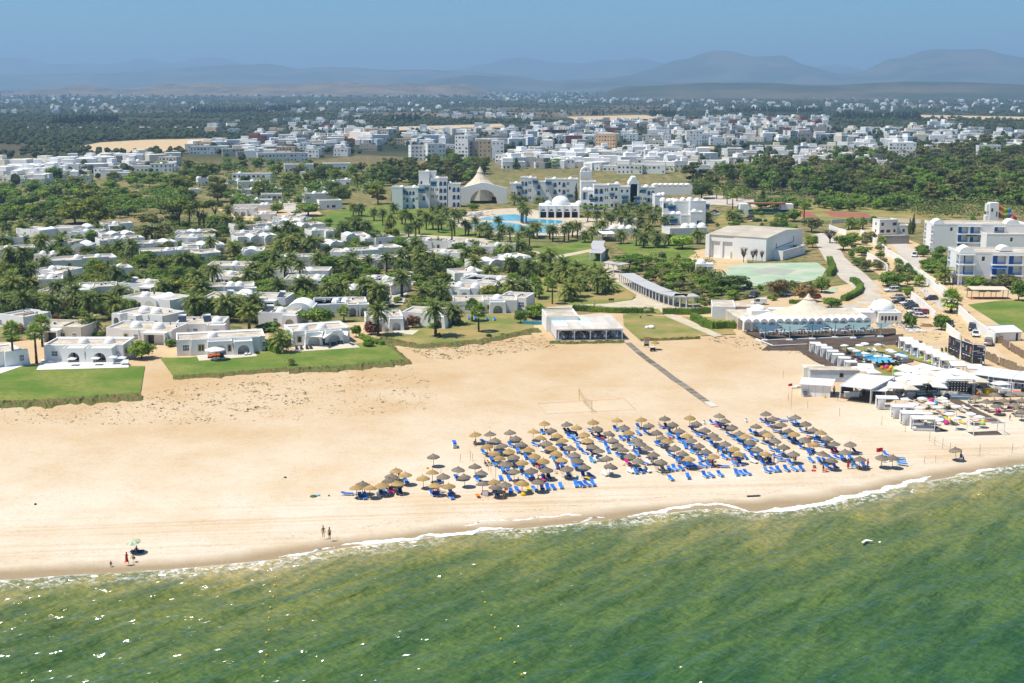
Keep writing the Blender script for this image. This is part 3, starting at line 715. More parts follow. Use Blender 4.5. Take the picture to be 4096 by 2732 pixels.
def frond(mb,base,az,elev,length,droop,r,width=.52,ns=6):
 pts=[];p=Vector(base);e=elev;seg=length/ns
 for i in range(ns+1):
  pts.append(p.copy())
  p=p+Vector((math.cos(az)*math.cos(e),math.sin(az)*math.cos(e),math.sin(e)))*seg;e-=droop/ns*(1+.5*i/ns)
 side=Vector((-math.sin(az),math.cos(az),0))
 for i in range(ns):
  a,b=pts[i],pts[i+1];d=(b-a).normalized();up=side.cross(d)*-1
  wa=width*length*math.sin(PI*min(1,.16+.80*(i+.3)/ns))*.42
  for s in(-1,1):
   for k in(0,.5):
    o=a.lerp(b,k);t=o+side*s*wa*r.uniform(.8,1.15)+d*seg*.75-Vector((0,0,wa*r.uniform(.25,.7)))
    q=o+d*seg*.55
    mb.add([tuple(o),tuple(q),tuple(t)],[(0,1,2)])
 mb.rod(pts[0],pts[ns//2],.035,.02,3)
def date_crown(seed,R=4.2):
 r=random.Random(seed);mb=MB()
 for i in range(46):
  t=(i+.5)/46;el=1.35-1.75*t+r.gauss(0,.1)
  frond(mb,(0,0,-.15*t),i*2.39996+r.gauss(0,.15),el,R*r.uniform(.85,1.1),1.0+.55*r.random(),r)
 return mb
def dead_skirt(seed):
 r=random.Random(seed);mb=MB()
 for i in range(13):frond(mb,(0,0,-.3),i*2.4,-.55-.5*r.random(),1.6*r.uniform(.7,1.1),.9,r,.3,4)
 mb.lathe(0,0,[(-.95,.26),(-.5,.42),(-.05,.46),(.25,.2)],8);return mb
def fan_crown(seed,R=1.9):
 r=random.Random(seed);mb=MB()
 for i in range(34):
  t=(i+.5)/34;el=1.4-2.1*t+r.gauss(0,.1);az=i*2.39996+r.gauss(0,.2)
  d=Vector((math.cos(az)*math.cos(el),math.sin(az)*math.cos(el),math.sin(el)));b=d*R*.45;mb.rod((0,0,0),b,.03,.02,3)
  sd=Vector((-math.sin(az),math.cos(az),0));up=d.cross(sd)
  for k in range(9):
   a=(k-4)*.33;e=b+(d*math.cos(a)+sd*math.sin(a))*R*.62*r.uniform(.85,1.1)+Vector((0,0,-.18*R*abs(a)*r.uniform(.6,1.3)))
   w=(sd*math.cos(a)-d*math.sin(a))*R*.07
   mb.add([tuple(b),tuple(b.lerp(e,.6)+w),tuple(e),tuple(b.lerp(e,.6)-w)],[(0,1,2,3)])
 return mb
DC=[date_crown(i).mesh('date_crown',L['frond'])for i in range(4)]
DS=[dead_skirt(i).mesh('old_fronds',L['dead'])for i in range(2)]
FC=[fan_crown(i).mesh('fan_crown',L['fan'])for i in range(3)]
def ptrunk(r0,r1,h=1.0):
 mb=MB();prof=[(-.05,r0*1.25),(.06,r0*1.05)]+[(.06+.94*i/6,(r0+(r1-r0)*i/6)*(1.06 if i%2 else .95))for i in range(1,7)]
 return mb.lathe(0,0,prof,8).mesh('palm_trunk',M['ptrunk'])
PT=[ptrunk(.36,.30),ptrunk(.42,.33),ptrunk(.22,.15)]
NPALM=[0]
def palm(p,h,label,fan=False,k=1.0,group=None):
 i=NPALM[0];NPALM[0]+=1
 t=thing('fan_palm' if fan else 'date_palm',label,'palm',p,rnd.random()*6.28,group)
 O('trunk',PT[2]if fan else PT[i%2],t,None,0,(k,k,h))
 O('crown',FC[i%3]if fan else DC[i%4],t,(0,0,h),0,k*rnd.uniform(.9,1.1))
 if not fan:O('old_fronds',DS[i%2],t,(0,0,h),0,k)
 OCC.append((p.x,p.y,1.2));return t
def px_palm(C,fx,fy,cy,label,fan=False,k=1.0,group=None):
 p=C(fx,fy);dep=math.atan2(CAMH,p.y)
 return palm(p,max(1.2,(fy-cy)/(ppm(p)*C.k*math.cos(dep))),label,fan,k,group)
##  villas
M['turqw']=wallmat('turquoise_wall',(.06,.33,.52),.2)
FX=Crop(0,0,.57398)
GA,GB,GC=Crop(0,820,3.3586),Crop(700,820,3.3586),Crop(1400,820,3.3586)
GD,GE=Crop(0,1080,3.3586),Crop(700,1080,3.3586)
FOOT=[]
def in_foot(x,y,m=.5):
 for cx,cy,hw,hd,rz in FOOT:
  dx,dy=x-cx,y-cy;c,s=math.cos(-rz),math.sin(-rz)
  u,v=dx*c-dy*s,dx*s+dy*c
  if abs(u)<hw+m and abs(v)<hd+m:return True
 return False
CACHE={}
def cached(key,fn):
 if key not in CACHE:CACHE[key]=fn()
 return CACHE[key]
def dome_mesh(r):
 def f():
  mb=MB();mb.cyl(0,0,-.05,.28,r*1.12,r*1.12,14,False,True);mb.lathe(0,0,[(.28,r*1.12),(.29,r)],14);mb.dome(0,0,.28,r,r*.92,16,6);mb.cyl(0,0,r*.92+.24,r*.92+.5,.07,.03,5);return mb.mesh('dome',M['wall'])
 return cached(('dome',round(r,1)),f)
def window_mesh(w,h,arched):
 def f():
  mb=MB();mb.cm=0;mb.box(-w/2-.16,-.05,-.16,w/2+.16,0,h+.2);return mb.mesh('window_surround',M['tan']if arched else M['wall'])
 def g():
  mb=MB()
  if arched:
   for cx in((-w/4,w/4)if w>1 else(0,)):
    ww=w/2*.8 if w>1 else w*.8
    arc=[(cx-ww/2,-.075,0),(cx+ww/2,-.075,0)]+[(cx+ww/2*math.cos(PI*i/6),-.075,h-ww/2+ww/2*math.sin(PI*i/6))for i in range(7)]
    mb.add(arc,[tuple(range(9))])
  else:
   mb.box(-w/2,-.075,0,w/2,-.05,h);mb.cm=1
   for i in range(1,4):mb.box(-w/2+w*i/4-.03,-.10,0,-w/2+w*i/4+.03,-.078,h)
   mb.box(-w/2,-.10,h*.48,w/2,-.078,h*.54)
  return mb.mesh('pane',M['glass'],M['white'])
 return cached(('wf',w,h,arched),f),cached(('wp',w,h,arched),g)
def add_window(t,x,y,z,w=1.2,h=1.2,arched=False,rz=0):
 a,b=window_mesh(w,h,arched);o=O('window',a,t,(x,y,z),rz);O('pane',b,o)
def solar_mesh():
 mb=MB();mb.cm=0;mb.add([(-1,-.9,.1),(1,-.9,.1),(1,.6,1.2),(-1,.6,1.2)],[(0,1,2,3)]);mb.add([(-1,-.9,.05),(1,-.9,.05),(1,.6,1.15),(-1,.6,1.15)],[(3,2,1,0)])
 mb.cm=1;mb.rod((-1.0,.75,1.45),(1.0,.75,1.45),.3,.3,10)
 for sx in(-.9,.9):mb.bar((sx,.75,0),(sx,.75,1.3),.06);mb.bar((sx,-.85,0),(sx,.75,1.15),.05)
 return mb.mesh('solar_heater',M['panel'],M['white'])
SOLAR=solar_mesh()
def ac_mesh():
 mb=MB();mb.box(-.4,-.2,0,.4,.2,.7);mb.cm=1;mb.cyl(0,0,0,0,0,0,3)
 mb.add([(-.1+.26*math.cos(a*PI/5),-.203,.35+.26*math.sin(a*PI/5))for a in range(10)],[tuple(range(10))]);return mb.mesh('air_conditioner',M['white'],M['dark'])
AC=ac_mesh()
def villa(p,rz,w,feats,label,h=3.7,d=9.0,mat='wall',group='whitewashed villas of the beach hotel',name='beach_villa',seed=None):
 r=random.Random(int(p.x*13+p.y*7));mt=M[mat]
 t=thing(name,label,'villa',p,rz,group)
 c,s=math.cos(rz),math.sin(rz)
 FOOT.append((p.x+c*w/2-s*d/2,p.y+s*w/2+c*d/2,w/2+1,d/2+2,rz))
 zr=h-.5;mb=MB()
 cuts=[0];x=0
 while w-x>7:x+=r.uniform(3.5,6.0);cuts.append(min(x,w-2.5));x=cuts[-1]
 cuts.append(w)
 for i in range(len(cuts)-1):
  x0,x1=cuts[i],cuts[i+1];off=0 if i%2==0 else-r.choice((.35,.7,.0));hh=h-r.choice((0,0,.25,.4))
  b0=d-r.choice((0,0,.8))
  e=.18 if off else .0
  mb.add([(x0-e,off,0),(x1+e,off,0),(x1,off,hh),(x0,off,hh)],[(0,1,2,3)])
  mb.add([(x0,off,hh),(x1,off,hh),(x1,off+.28,hh),(x0,off+.28,hh)],[(0,1,2,3)])
  mb.add([(x1,off+.28,hh),(x1,off+.28,zr),(x0,off+.28,zr),(x0,off+.28,hh)],[(0,1,2,3)])
  for sx,k in((x0,-1),(x1,1)):
   if off:mb.add([(sx+k*e,off,0),(sx,off,hh),(sx,.3,hh),(sx,.3,0)],[(0,1,2,3)])
   elif hh>0:mb.add([(sx,0,zr),(sx,0,hh),(sx,.28,hh),(sx,.28,zr)],[(0,1,2,3)])
  mb.box(x0,b0-.28,0,x1,b0,h)
  if b0<d:mb.box(x0,b0,0,x1,d,zr-.4)
 mb.box(0,.3,0,.28,d-.3,h-.15);mb.box(w-.28,.3,0,w,d-.3,h-.1)
 O('wall',mb.mesh('wall',mt),t)
 mb=MB();mb.add([(.28,.1,zr-.1),(w-.28,.1,zr-.1),(w-.28,d-.3,zr-.1),(.28,d-.3,zr-.1)],[(0,1,2,3)])
 if r.random()<.5:mb.box(w*.55,d*.35,zr-.1,w*.55+.25,d-.3,zr+.25)
 O('roof',mb.mesh('roof',M['roof']),t)
 used=[]
 for f in feats.split():
  k,v=f[0],f[1:].split('/');x=float(v[0])*w;a=float(v[1])if len(v)>1 else None
  if k=='D':O('dome',dome_mesh(a or 1.15),t,(x,d*.42+r.uniform(-1,1),zr-.1))
  elif k=='V':
   ww=a or 4.6
   def fv(ww=ww):
    mb=MB();L_=8.6
    mb.archblock(-ww/2,0,ww/2,.5,2.2,ww*.70,2.19,0,0,.45)
    mb.vault(-ww/2,ww/2,0,L_,2.19,ww*.36,12,.22,6,True)
    mb.box(-ww/2,.5,0,-ww/2+.3,L_,2.2);mb.box(ww/2-.3,.5,0,ww/2,L_,2.2)
    mb.cm=1;ar=[(ww*.36*math.cos(PI*i/10),-.012,1.35+ww*.36*math.sin(PI*i/10))for i in range(11)]  # arch-shaped panel over the front, coloured as a shaded recess
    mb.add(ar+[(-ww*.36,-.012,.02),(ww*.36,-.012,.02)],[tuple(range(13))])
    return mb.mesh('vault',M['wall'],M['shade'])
   O('vault',cached(('vault',round(ww,1)),fv),t,(x,-1.2,0));used.append((x-ww/2,x+ww/2))
  elif k=='A':
   ww=a or 3.6
   def fa(ww=ww):
    mb=MB();mb.archblock(-ww/2,0,ww/2,2.6,3.1,ww*.62,2.35,.28,0,2.2);mb.parapet(-ww/2,0,ww/2,2.6,3.1,3.35,.2);return mb.mesh('porch',M['wall'])
   O('porch',cached(('porch',round(ww,1)),fa),t,(x,-2.4,0));used.append((x-ww/2,x+ww/2))
  elif k=='B':
   ww=a or 4.2
   def fb(ww=ww):
    mb=MB();mb.box(-ww/2,0,0,-ww/2+.4,2.6,2.6);mb.box(ww/2-.4,0,0,ww/2,2.6,2.6);mb.box(-ww/2,0,2.6,ww/2,2.6,3.1);mb.cm=1;mb.box(-ww/2+.5,2.3,.02,ww/2-.5,2.35,2.3);return mb.mesh('porch',M['wall'],M['glass'])
   O('porch',cached(('bporch',round(ww,1)),fb),t,(x,-2.4,0));used.append((x-ww/2,x+ww/2))
  elif k in 'WT':add_window(t,x,-.72,1.0,1.3 if k=='W' else 1.25,1.25,k=='T');used.append((x-1,x+1))
  elif k=='S':O('solar_heater',SOLAR,t,(x,d*.5,zr-.1),r.uniform(-.4,.4))
  elif k=='C':O('air_conditioner',AC,t,(x,d*.7,zr-.1),r.uniform(-.4,.4))
 for i in range(r.randrange(1,4)):O('air_conditioner',AC,t,(r.uniform(1,w-1),d*r.uniform(.55,.85),zr-.1),r.uniform(-.5,.5))
 if r.random()<.4:O('satellite_dish',cached('satd',lambda:MB().rod((0,0,0),(0,0,.7),.04).lathe(0,0,[(.7,.02),(.75,.3),(.85,.5)],10).mesh('satellite_dish',M['white'])),t,(r.uniform(1,w-1),d*.8,zr-.1))
 if r.random()<.5:x=r.uniform(.2,.6)*w;O('roof_kerb',MB().box(x,.5,zr-.1,x+.22,d-.5,zr+.28).mesh('roof_kerb',mt),t)
 for i in range(int(w/4)):
  x=r.uniform(1.2,w-1.2)
  if all(not(a-.9<x<b+.9)for a,b in used):add_window(t,x,-.72,1.0,1.0,1.2,r.random()<.4);used.append((x-1,x+1))
 return t
M['shade']=wallmat('shaded_plaster',(.62,.58,.50),.2)  # wall plaster darkened: shade inside the vault arches put into the colour
def vline(C,x1,y1,x2,y2,feats,label,h=3.7,mat='wall',d=9.0,name='beach_villa'):
 a,b=C(x1,y1,h),C(x2,y2,h);a.z=b.z=0
 v=b-a;rz=math.atan2(v.y,v.x);w=v.length
 if abs(rz)>.55:
  wpx=(x2-x1)/C.k;m=(a+b)/2;rz=max(-.5,min(.5,rz));w=wpx/ppm(m)/math.cos(rz)
  a=m-Vector((math.cos(rz),math.sin(rz),0))*w/2
 return villa(a,rz,max(4.5,w),feats,label,h,d,mat,name=name)
W_='white villa '
VROWS=[(GA,'in the far left gardens',[(170,300,600,345,'V.85/5'),(-60,425,310,420,'D.35 A.2'),(0,590,450,560,'D.28'),(960,352,1335,352,'A.12 D.45 B.78'),(680,300,1165,300,'V.85/5.5'),(1370,395,1810,372,'V.4 V.82'),(1380,468,1900,425,'D.42 D.6'),(1430,255,1765,235,'D.4 B.3'),(1800,520,2335,485,'V.8 D.5'),(1880,622,2400,602,'D.72'),(600,485,945,495,'V.3'),(960,545,1190,545,'V.5/6'),(450,655,695,662,'D.2 D.7'),(720,742,1500,685,'D.45/1.3 D.75'),(440,855,850,885,'D.42/1.4 B.8'),(520,1000,845,985,'D.15/1.3 D.5/1.3'),(1530,852,1795,835,'D.45/1.3')]),(GB,'in the middle gardens',[(790,42,1060,42,'A.17 A.5'),(1060,115,1345,112,'D.35 D.5'),(1300,172,1725,170,'D.35'),(1300,218,1660,215,'V.45 V.9'),(820,272,1300,235,'C.5'),(1400,282,2025,245,'V.55'),(-10,365,240,362,'V.8'),(245,372,555,335,'D.4 A.7'),(0,425,500,420,'D.42 A.5'),(0,602,320,592,'D.25'),(200,545,635,505,'V.5 D.5 A.85'),(740,372,1080,372,'D.42'),(870,432,1355,395,'V.42/4.2 V.78/4.2'),(1060,322,1440,312,'D.5 A.5'),(1850,352,2185,315,'D.25 A.6'),(890,605,1195,600,'V.42'),(1970,512,2260,492,'V.6'),(290,642,620,622,'C.4'),(1410,702,1955,690,'D.18 D.43'),(2080,622,2400,622,'D.7'),(420,802,985,802,'D.65/1.3'),(460,922,912,952,'D.4'),(1320,882,2065,880,'D.26/1.3 A.31/3 V.58/4'),(1460,985,1965,985,'D.4/1.3 D.86/1.3 A.9')]),(GC,'below the palm lawn',[(200,442,605,425,'D.2'),(730,472,1300,482,'D.3 D.52'),(1310,492,1645,502,'D.7 A.4'),(1740,542,2225,542,'D.5'),(0,622,380,592,'D.06'),(385,582,705,545,'D.25'),(40,712,770,702,'D.38/1.2 D.57/1.2 A.5'),(1000,622,1485,642,'D.45 A.45'),(1700,772,2280,715,'V.42 V.85'),(1410,905,1800,885,'D.72/1.4 B.5'),(1480,975,2000,1000,'D.95'),(280,1005,595,985,'D.3/1.3'),(-60,402,245,390,'V.25')]),(GD,'near the left beach',[(500,268,1115,285,'V.78/5.6 T.55'),(1040,232,1560,212,'C.6'),(-60,560,370,650,'C.3'),(370,742,1085,765,'B.5 T.68'),(1640,340,2290,402,'D.3/1.3 V.62/5'),(1600,545,2180,612,'D.28/1.4 D.58/1.4 A.08/3 A.45/3'),(1420,762,2315,795,'D.35/1.4 D.7/1.4 B.78/6'),(1580,170,2140,195,'S.2 C.45 D.55/1.3 B.75')]),(GE,'behind the front row',[(0,705,655,698,'S.08 S.6 D.82/1.3 A.86/4.6'),(400,228,1065,208,'D.52/1.3 D.7/1.3 A.92'),(380,352,1482,372,'S.26 V.43/6 S.9 B.66/3.4 B.83/3.4'),(1110,565,1625,572,'D.52/1.3 S.2 A.88/3.8'),(1490,505,1850,505,'V.5/7'),(1860,452,2300,440,'D.7')]),(KB,'facing the fan palms',[(1010,612,1350,602,'D.5/1.2 A.32/2.6 A.8/3.4'),(1330,565,1735,585,'D.55 A.9'),(1810,458,2400,452,'D.7/1.3 A.69/4.2 W.22 T.56'),(1740,335,2180,342,'D.25/1.3 D.6/1.3 A.06/2.4 A.42/3'),(1880,255,2400,315,'D.88/1.3'),(800,375,1020,335,'D.65/1.3'),(1020,265,1285,305,'D.4/1.3 B.8'),(530,485,1020,472,'D.6 A.72/3 A.93/3')]),(K2,'by the short palms',[(-20,62,165,48,'V.4/4 A.75/3'),(-120,420,132,432,'W.85')]),(Crop(700,560,1.92),'two storeys tall on the slope behind the gardens',[]),]
for C_,where,rows in VROWS:
 for(a,b,c,d,f)in rows:vline(C_,a,b,c,d,f,W_+where,mat='cream' if(C_ is GD and b in(268,742))else 'wall')
V2=Crop(650,1300,4.702);V1=Crop(0,1250,4.702)
def base_line(C,x1,y1,x2,y2):
 a,b=C(x1,y1),C(x2,y2);v=b-a;return a,math.atan2(v.y,v.x),v.length
def front_villa(C,line,blocks,domes,wins,label,d=9.5,roofz=3.3):
 p,rz,w=base_line(C,*line);t=thing('beach_villa',label,'villa',p,rz,None)
 c,s=math.cos(rz),math.sin(rz);FOOT.append((p.x+c*w/2-s*d/2,p.y+s*w/2+c*d/2,w/2+1,d/2+3,rz))
 mb=MB();mb.parapet(0,0,w,d,0,3.75,.3);mb.box(.3,d-1.4,3.2,w-.3,d-.3,3.6);O('wall',mb.mesh('wall',M['wall']),t)
 mb=MB();mb.add([(.3,.3,roofz),(w-.3,.3,roofz),(w-.3,d-.3,roofz),(.3,d-.3,roofz)],[(0,1,2,3)]);O('roof',mb.mesh('roof',M['roof']),t)
 for(kind,x0,x1,out,h,aw,ah)in blocks:
  mb=MB();bt=.35
  if kind=='arch':mb.archblock(x0,-out,x1,.0,h,aw,ah,bt,0,max(.6,out-.2))
  else:
   mb.frus(x0-bt,-out,x1+bt,-.004,0,x0,-out,x1,-.004,h)
  mb.parapet(x0,-out,x1,0,h,h+.3,.2)
  o=O('porch' if kind=='arch' else 'bay',mb.mesh('porch',M['wall']),t)
  if kind=='arch':
   g=MB();g.box(-aw*.42,0,0,aw*.42,.05,ah-.5);g.cm=1
   for i in range(4):g.box(-aw*.42+i*aw*.28-.04,-.03,0,-aw*.42+i*aw*.28+.04,0,ah-.5)
   O('glass_door',g.mesh('glass_door',M['glass'],M['white']),o,((x0+x1)/2,-.32,0.02))
 for x,y,r_ in domes:O('dome',dome_mesh(r_),t,(x,y,roofz))
 for x,y,z,ww,hh,ar in wins:add_window(t,x,y,z,ww,hh,ar)
 return t,p,rz,w
tv2=front_villa(V2,(275,577,1937,492),[('bay',3.4,19.2,1.0,3.5,0,0),('arch',7.1,12.6,3.0,3.25,2.6,2.5),('arch',13.1,17.3,3.6,3.1,2.7,2.45)],[(8.4,4.6,1.15)],[(2.1,0,1.1,1.3,1.3,False),(5.6,-1.0,1.1,1.3,1.4,True),(12.0,-3.0,1.1,.7,1.4,True),(20.5,0,1.2,1.25,1.1,False)],'low white villa behind the big round white parasol')
S3=Crop(1024,1000,2.296)
tv3=front_villa(S3,(335,885,862,845),[('bay',0.0,13.6,.9,3.5,0,0),('arch',2.9,6.6,2.6,3.3,2.9,2.6),('arch',7.8,11.9,2.4,3.3,2.9,2.6)],[(3.6,3.8,1.2),(8.2,3.6,1.25)],[(1.6,-.9,1.1,1.0,1.4,True),(7.2,-.9,1.1,.8,1.3,True)],'white villa shaded by pointed sail awnings')
tv1=front_villa(V1,(840,905,2330,905),[('bay',0.4,4.9,.5,3.4,0,0),('arch',5.4,10.2,3.2,3.3,2.6,2.6),('arch',10.8,16.6,3.2,3.3,3.0,2.5)],[(7.8,4.4,1.25),(13.8,4.8,1.2)],[(2.6,-.5,1.2,1.3,1.1,False)],'white villa with four square parasols on its terrace')
tv0=front_villa(V1,(-420,1100,430,990),[('bay',6,11.0,.7,3.4,0,0)],[(2.0,4.0,1.1)],[(9.5,-.7,1.2,.9,1.3,False)],'white villa with a round daybed outside')
sheet('terrace',[(640,590),(690,690),(1780,602),(1735,520),(1260,545),(800,575)],M['stone'],.22,'stone terrace under the big round parasol',V2)
sheet('terrace',[(330,900),(375,942),(958,902),(870,848),(600,870)],M['stone'],.22,'stone terrace before the sail awnings',S3)
sheet('terrace',[(790,895),(685,1098),(2420,1050),(2420,880),(1200,920)],simple('white_terrace',(.74,.71,.66),.8),.22,'white terrace with square parasols',V1)
sheet('terrace',[(-100,1080),(-100,1180),(0,1165),(455,1012),(330,985)],M['white'],.22,'white terrace with a round daybed',V1)
sheet('terrace',[(1270,740),(1500,742),(1440,785),(1240,770)],M['stone'],.22,'angular stone terrace beside oleanders',KB)
def storey_house(C,x1,y1,x2,y2,hpx,label,feats='',mat='wall',name='white_house',cat='house',d=8.0,win=True,group=None,flat=False):
 ""
 a,b=C(x1,y1),C(x2,y2);v=b-a;rz=math.atan2(v.y,v.x)
 if abs(rz)>.5:
  m=(a+b)/2;w0=(x2-x1)/C.k/ppm(m);rz=max(-.4,min(.4,rz));w=w0;a=m-Vector((math.cos(rz),math.sin(rz),0))*w/2
 else:w=v.length
 h=max(2.8,hpx/C.k/ppm(a));return house(a,rz,w,d,h,label,feats,mat,name,cat,win,group)
def win_rows(w,h,y0,fl,r,sides=None,d=0):
 mb=MB()
 nf=max(1,int(h/2.9));nx=max(1,int(w/2.8))
 for f in range(nf):
  z=.9+f*(h-.5)/nf
  for i in range(nx):
   if r.random()<.22:continue
   x=w*(i+.5)/nx;ww=.5 if r.random()<.7 else .9;hh=1.25
   mb.box(x-ww,y0-.05,z,x+ww,y0,min(z+hh,h-.4))
 for f in range(nf):
  z=.9+f*(h-.5)/nf
  for i in range(max(1,int(d/4))):
   yy=d*(i+.5)/max(1,int(d/4))
   for sx in(-.05,w):mb.box(sx,yy-.45,z,sx+.05,yy+.45,min(z+1.2,h-.4))
 return mb
def house(p,rz,w,d,h,label,feats='',mat='wall',name='white_house',cat='house',win=True,group=None,seed=None):
 r=random.Random(int(p.x*3+p.y*11));t=thing(name,label,cat,p,rz,group)
 c,s=math.cos(rz),math.sin(rz);FOOT.append((p.x+c*w/2-s*d/2,p.y+s*w/2+c*d/2,w/2+.5,d/2+.5,rz))
 mb=MB();mb.box(0,0,0,w,d,h-.45);mb.parapet(-.05,-.05,w+.05,d+.05,h-.45,h,.25)
 if 'step' in feats:
  k=r.uniform(.35,.6);x0=r.choice((0.3,w*(1-k)-.3));mb.box(x0,d*.3,h-.45,x0+w*k,d-.3,h+2.5)
  if win:
   mb2=win_rows(w*k,2.9,0,1,r).tr(x0,d*.3,h-.45)
 O('wall',mb.mesh('wall',M[mat]),t)
 mb=MB();mb.add([(.2,.2,h-.43),(w-.2,.2,h-.43),(w-.2,d-.2,h-.43),(.2,d-.2,h-.43)],[(0,1,2,3)]);O('roof',mb.mesh('roof',M['roof']),t)
 if win:
  o=O('windows',win_rows(w,h,0,0,r,None,d).mesh('windows',M['glass']if mat!='grey' else M['dark']),t);o['kind']='stuff'
 for f in feats.split():
  if f[0]=='D':
   v=f[1:].split('/');O('dome',dome_mesh(float(v[1])if len(v)>1 else 1.3),t,(float(v[0])*w,d*.4,h-.45))
 if 'tank' in feats or r.random()<.25:
  mb=MB();mb.cyl(0,0,0,1.2,.55,.55,10);O('water_tank',mb.mesh('water_tank',M['white']if r.random()<.6 else M['metal']),t,(w*r.uniform(.2,.8),d*.6,h-.43))
 return t
HB=Crop(700,560,1.92)
for(a,b,c,d,hp,f)in[(440,332,735,332,75,'D.18'),(405,348,500,345,30,'D.9'),(485,380,668,376,60,'D.62'),(440,475,600,472,45,'D.55'),(480,432,670,428,50,'D.6/1.3'),(600,500,745,498,32,'D.2'),(665,465,825,462,48,''),(450,545,770,540,35,'D.7 D.8'),(180,350,262,345,55,'D.1'),(120,416,188,412,30,''),(1000,490,1200,480,75,'D.42/1.4 D.82/1.4'),(1015,410,1180,405,40,'D.6'),(1110,535,1285,530,70,''),(1130,360,1240,358,28,'D.8'),(1240,350,1344,350,45,'D.7'),(780,412,830,410,30,'D.1'),(960,290,1065,290,45,'')]:
 storey_house(HB,a,b,c,d,hp,'white domed house above the gardens',f)
##  larger buildings
def rectwall(mb,x0,x1,z0,z1,y,a0,a1,b0,b1,dep,glass=1):
 m=mb.cm
 for q in(((x0,z0),(x1,z0),(x1,b0),(x0,b0)),((x0,b1),(x1,b1),(x1,z1),(x0,z1)),((x0,b0),(a0,b0),(a0,b1),(x0,b1)),((a1,b0),(x1,b0),(x1,b1),(a1,b1))):
  mb.add([(c[0],y,c[1])for c in q],[(0,1,2,3)])
 h=[(a0,b0),(a1,b0),(a1,b1),(a0,b1)]
 for i in range(4):
  p,q=h[i],h[(i+1)%4];mb.add([(p[0],y,p[1]),(p[0],y+dep,p[1]),(q[0],y+dep,q[1]),(q[0],y,q[1])],[(0,1,2,3)])
 mb.cm=glass;mb.add([(c[0],y+dep,c[1])for c in h],[(0,1,2,3)]);mb.cm=m
def facade(mb,w,h,rows,y=0.0,z0=0.0,r=random):
 ""
 nr=len(rows);fh=(h-z0)/nr
 for k,row in enumerate(rows):
  cw=w/len(row);zb=z0+k*fh;zt=zb+fh
  for i,ch in enumerate(row):
   xa,xb=i*cw,(i+1)*cw;cx=(xa+xb)/2
   if ch=='a':
    aw=min(cw*.78,fh*.9);mb.archwall(xa,xb,zb+.002,zt,y,cx,aw,zb+fh*.42,min(aw/2,fh*.4),1.3,8)
    mb.cm=2;mb.box(cx-aw/2,y+.08,zb,cx+aw/2,y+.14,zb+.75);mb.cm=1;mb.box(cx-aw*.2,y+1.22,zb,cx+aw*.2,y+1.28,zb+fh*.6);mb.cm=0
   elif ch=='w':rectwall(mb,xa,xb,zb,zt,y,cx-.5,cx+.5,zb+fh*.32,zb+fh*.74,.2)
   elif ch=='p':
    rectwall(mb,xa,cx,zb,zt,y,cx-cw*.3,cx-cw*.08,zb+fh*.30,zb+fh*.70,.2);rectwall(mb,cx,xb,zb,zt,y,cx+cw*.08,cx+cw*.3,zb+fh*.30,zb+fh*.70,.2)
   elif ch=='b':
    rectwall(mb,xa,xb,zb,zt,y,xa+cw*.08,xb-cw*.08,zb+.05,zt-.45,1.5,0);mb.cm=2
    mb.box(cx-cw*.36,y+1.42,zb+.06,cx-cw*.04,y+1.48,zb+fh*.78);mb.box(xa+cw*.1,y+.06,zb+.75,xb-cw*.1,y+.10,zb+.82)
    for j in range(int(cw*4)):mb.box(xa+cw*.1+j*.25,y+.06,zb+.05,xa+cw*.1+j*.25+.05,y+.10,zb+.75)
    mb.cm=0
   else:mb.add([(xa,y,zb),(xb,y,zb),(xb,y,zt),(xa,y,zt)],[(0,1,2,3)])
 return mb
def block_mesh(w,d,h,rows,side=None):
 mb=MB();facade(mb,w,h,rows)
 mb.add([(0,0,0),(0,0,h),(0,d,h),(0,d,0)],[(0,1,2,3)])if not side else None
 if side:
  k=len(mb.v);f2=MB();facade(f2,d,h,side)
  mb.v+=[(q[1],d-q[0],q[2])for q in f2.v]
  for f,m_,s_ in zip(f2.f,f2.m,f2.s):mb.f.append([k+i for i in f]);mb.m.append(m_);mb.s.append(s_)
 mb.add([(w,0,0),(w,d,0),(w,d,h),(w,0,h)],[(0,1,2,3)]);mb.add([(0,d,0),(0,d,h),(w,d,h),(w,d,0)],[(0,1,2,3)])
 mb.parapet(-.04,-.04,w+.04,d+.04,h,h+.55,.28);mb.cm=3;mb.add([(.2,.2,h+.02),(w-.2,.2,h+.02),(w-.2,d-.2,h+.02),(.2,d-.2,h+.02)],[(0,1,2,3)]);mb.cm=0
 return mb.mesh('block',M['wall'],M['glass'],M['blue'],M['roof'])
def bay_mesh(w,h):
 def f():
  mb=MB();mb.cm=0;mb.box(-w/2,-1.1,.25,w/2,0,h);mb.cm=1;mb.box(-w/2-.1,-1.2,0,w/2+.1,0,.25,True);mb.cm=2
  mb.frus(-w/2-.5,-1.6,w/2+.5,0,h,-w/2-.1,-1.0,w/2+.1,0,h+.55,True);mb.cm=1
  for i in range(4):mb.box(-w/2+w*(i+.5)/4-.17,-1.13,.6,-w/2+w*(i+.5)/4+.17,-1.102,.95)
  mb.cm=3
  for i in range(5):mb.box(-w/2+w*i/4-.05,-1.14,.27,-w/2+w*i/4+.05,-1.104,h)
  return mb.mesh('bay_window',M['blue'],M['white'],M['green'],M['dkblue'])
 return cached(('bay',round(w,1),round(h,1)),f)
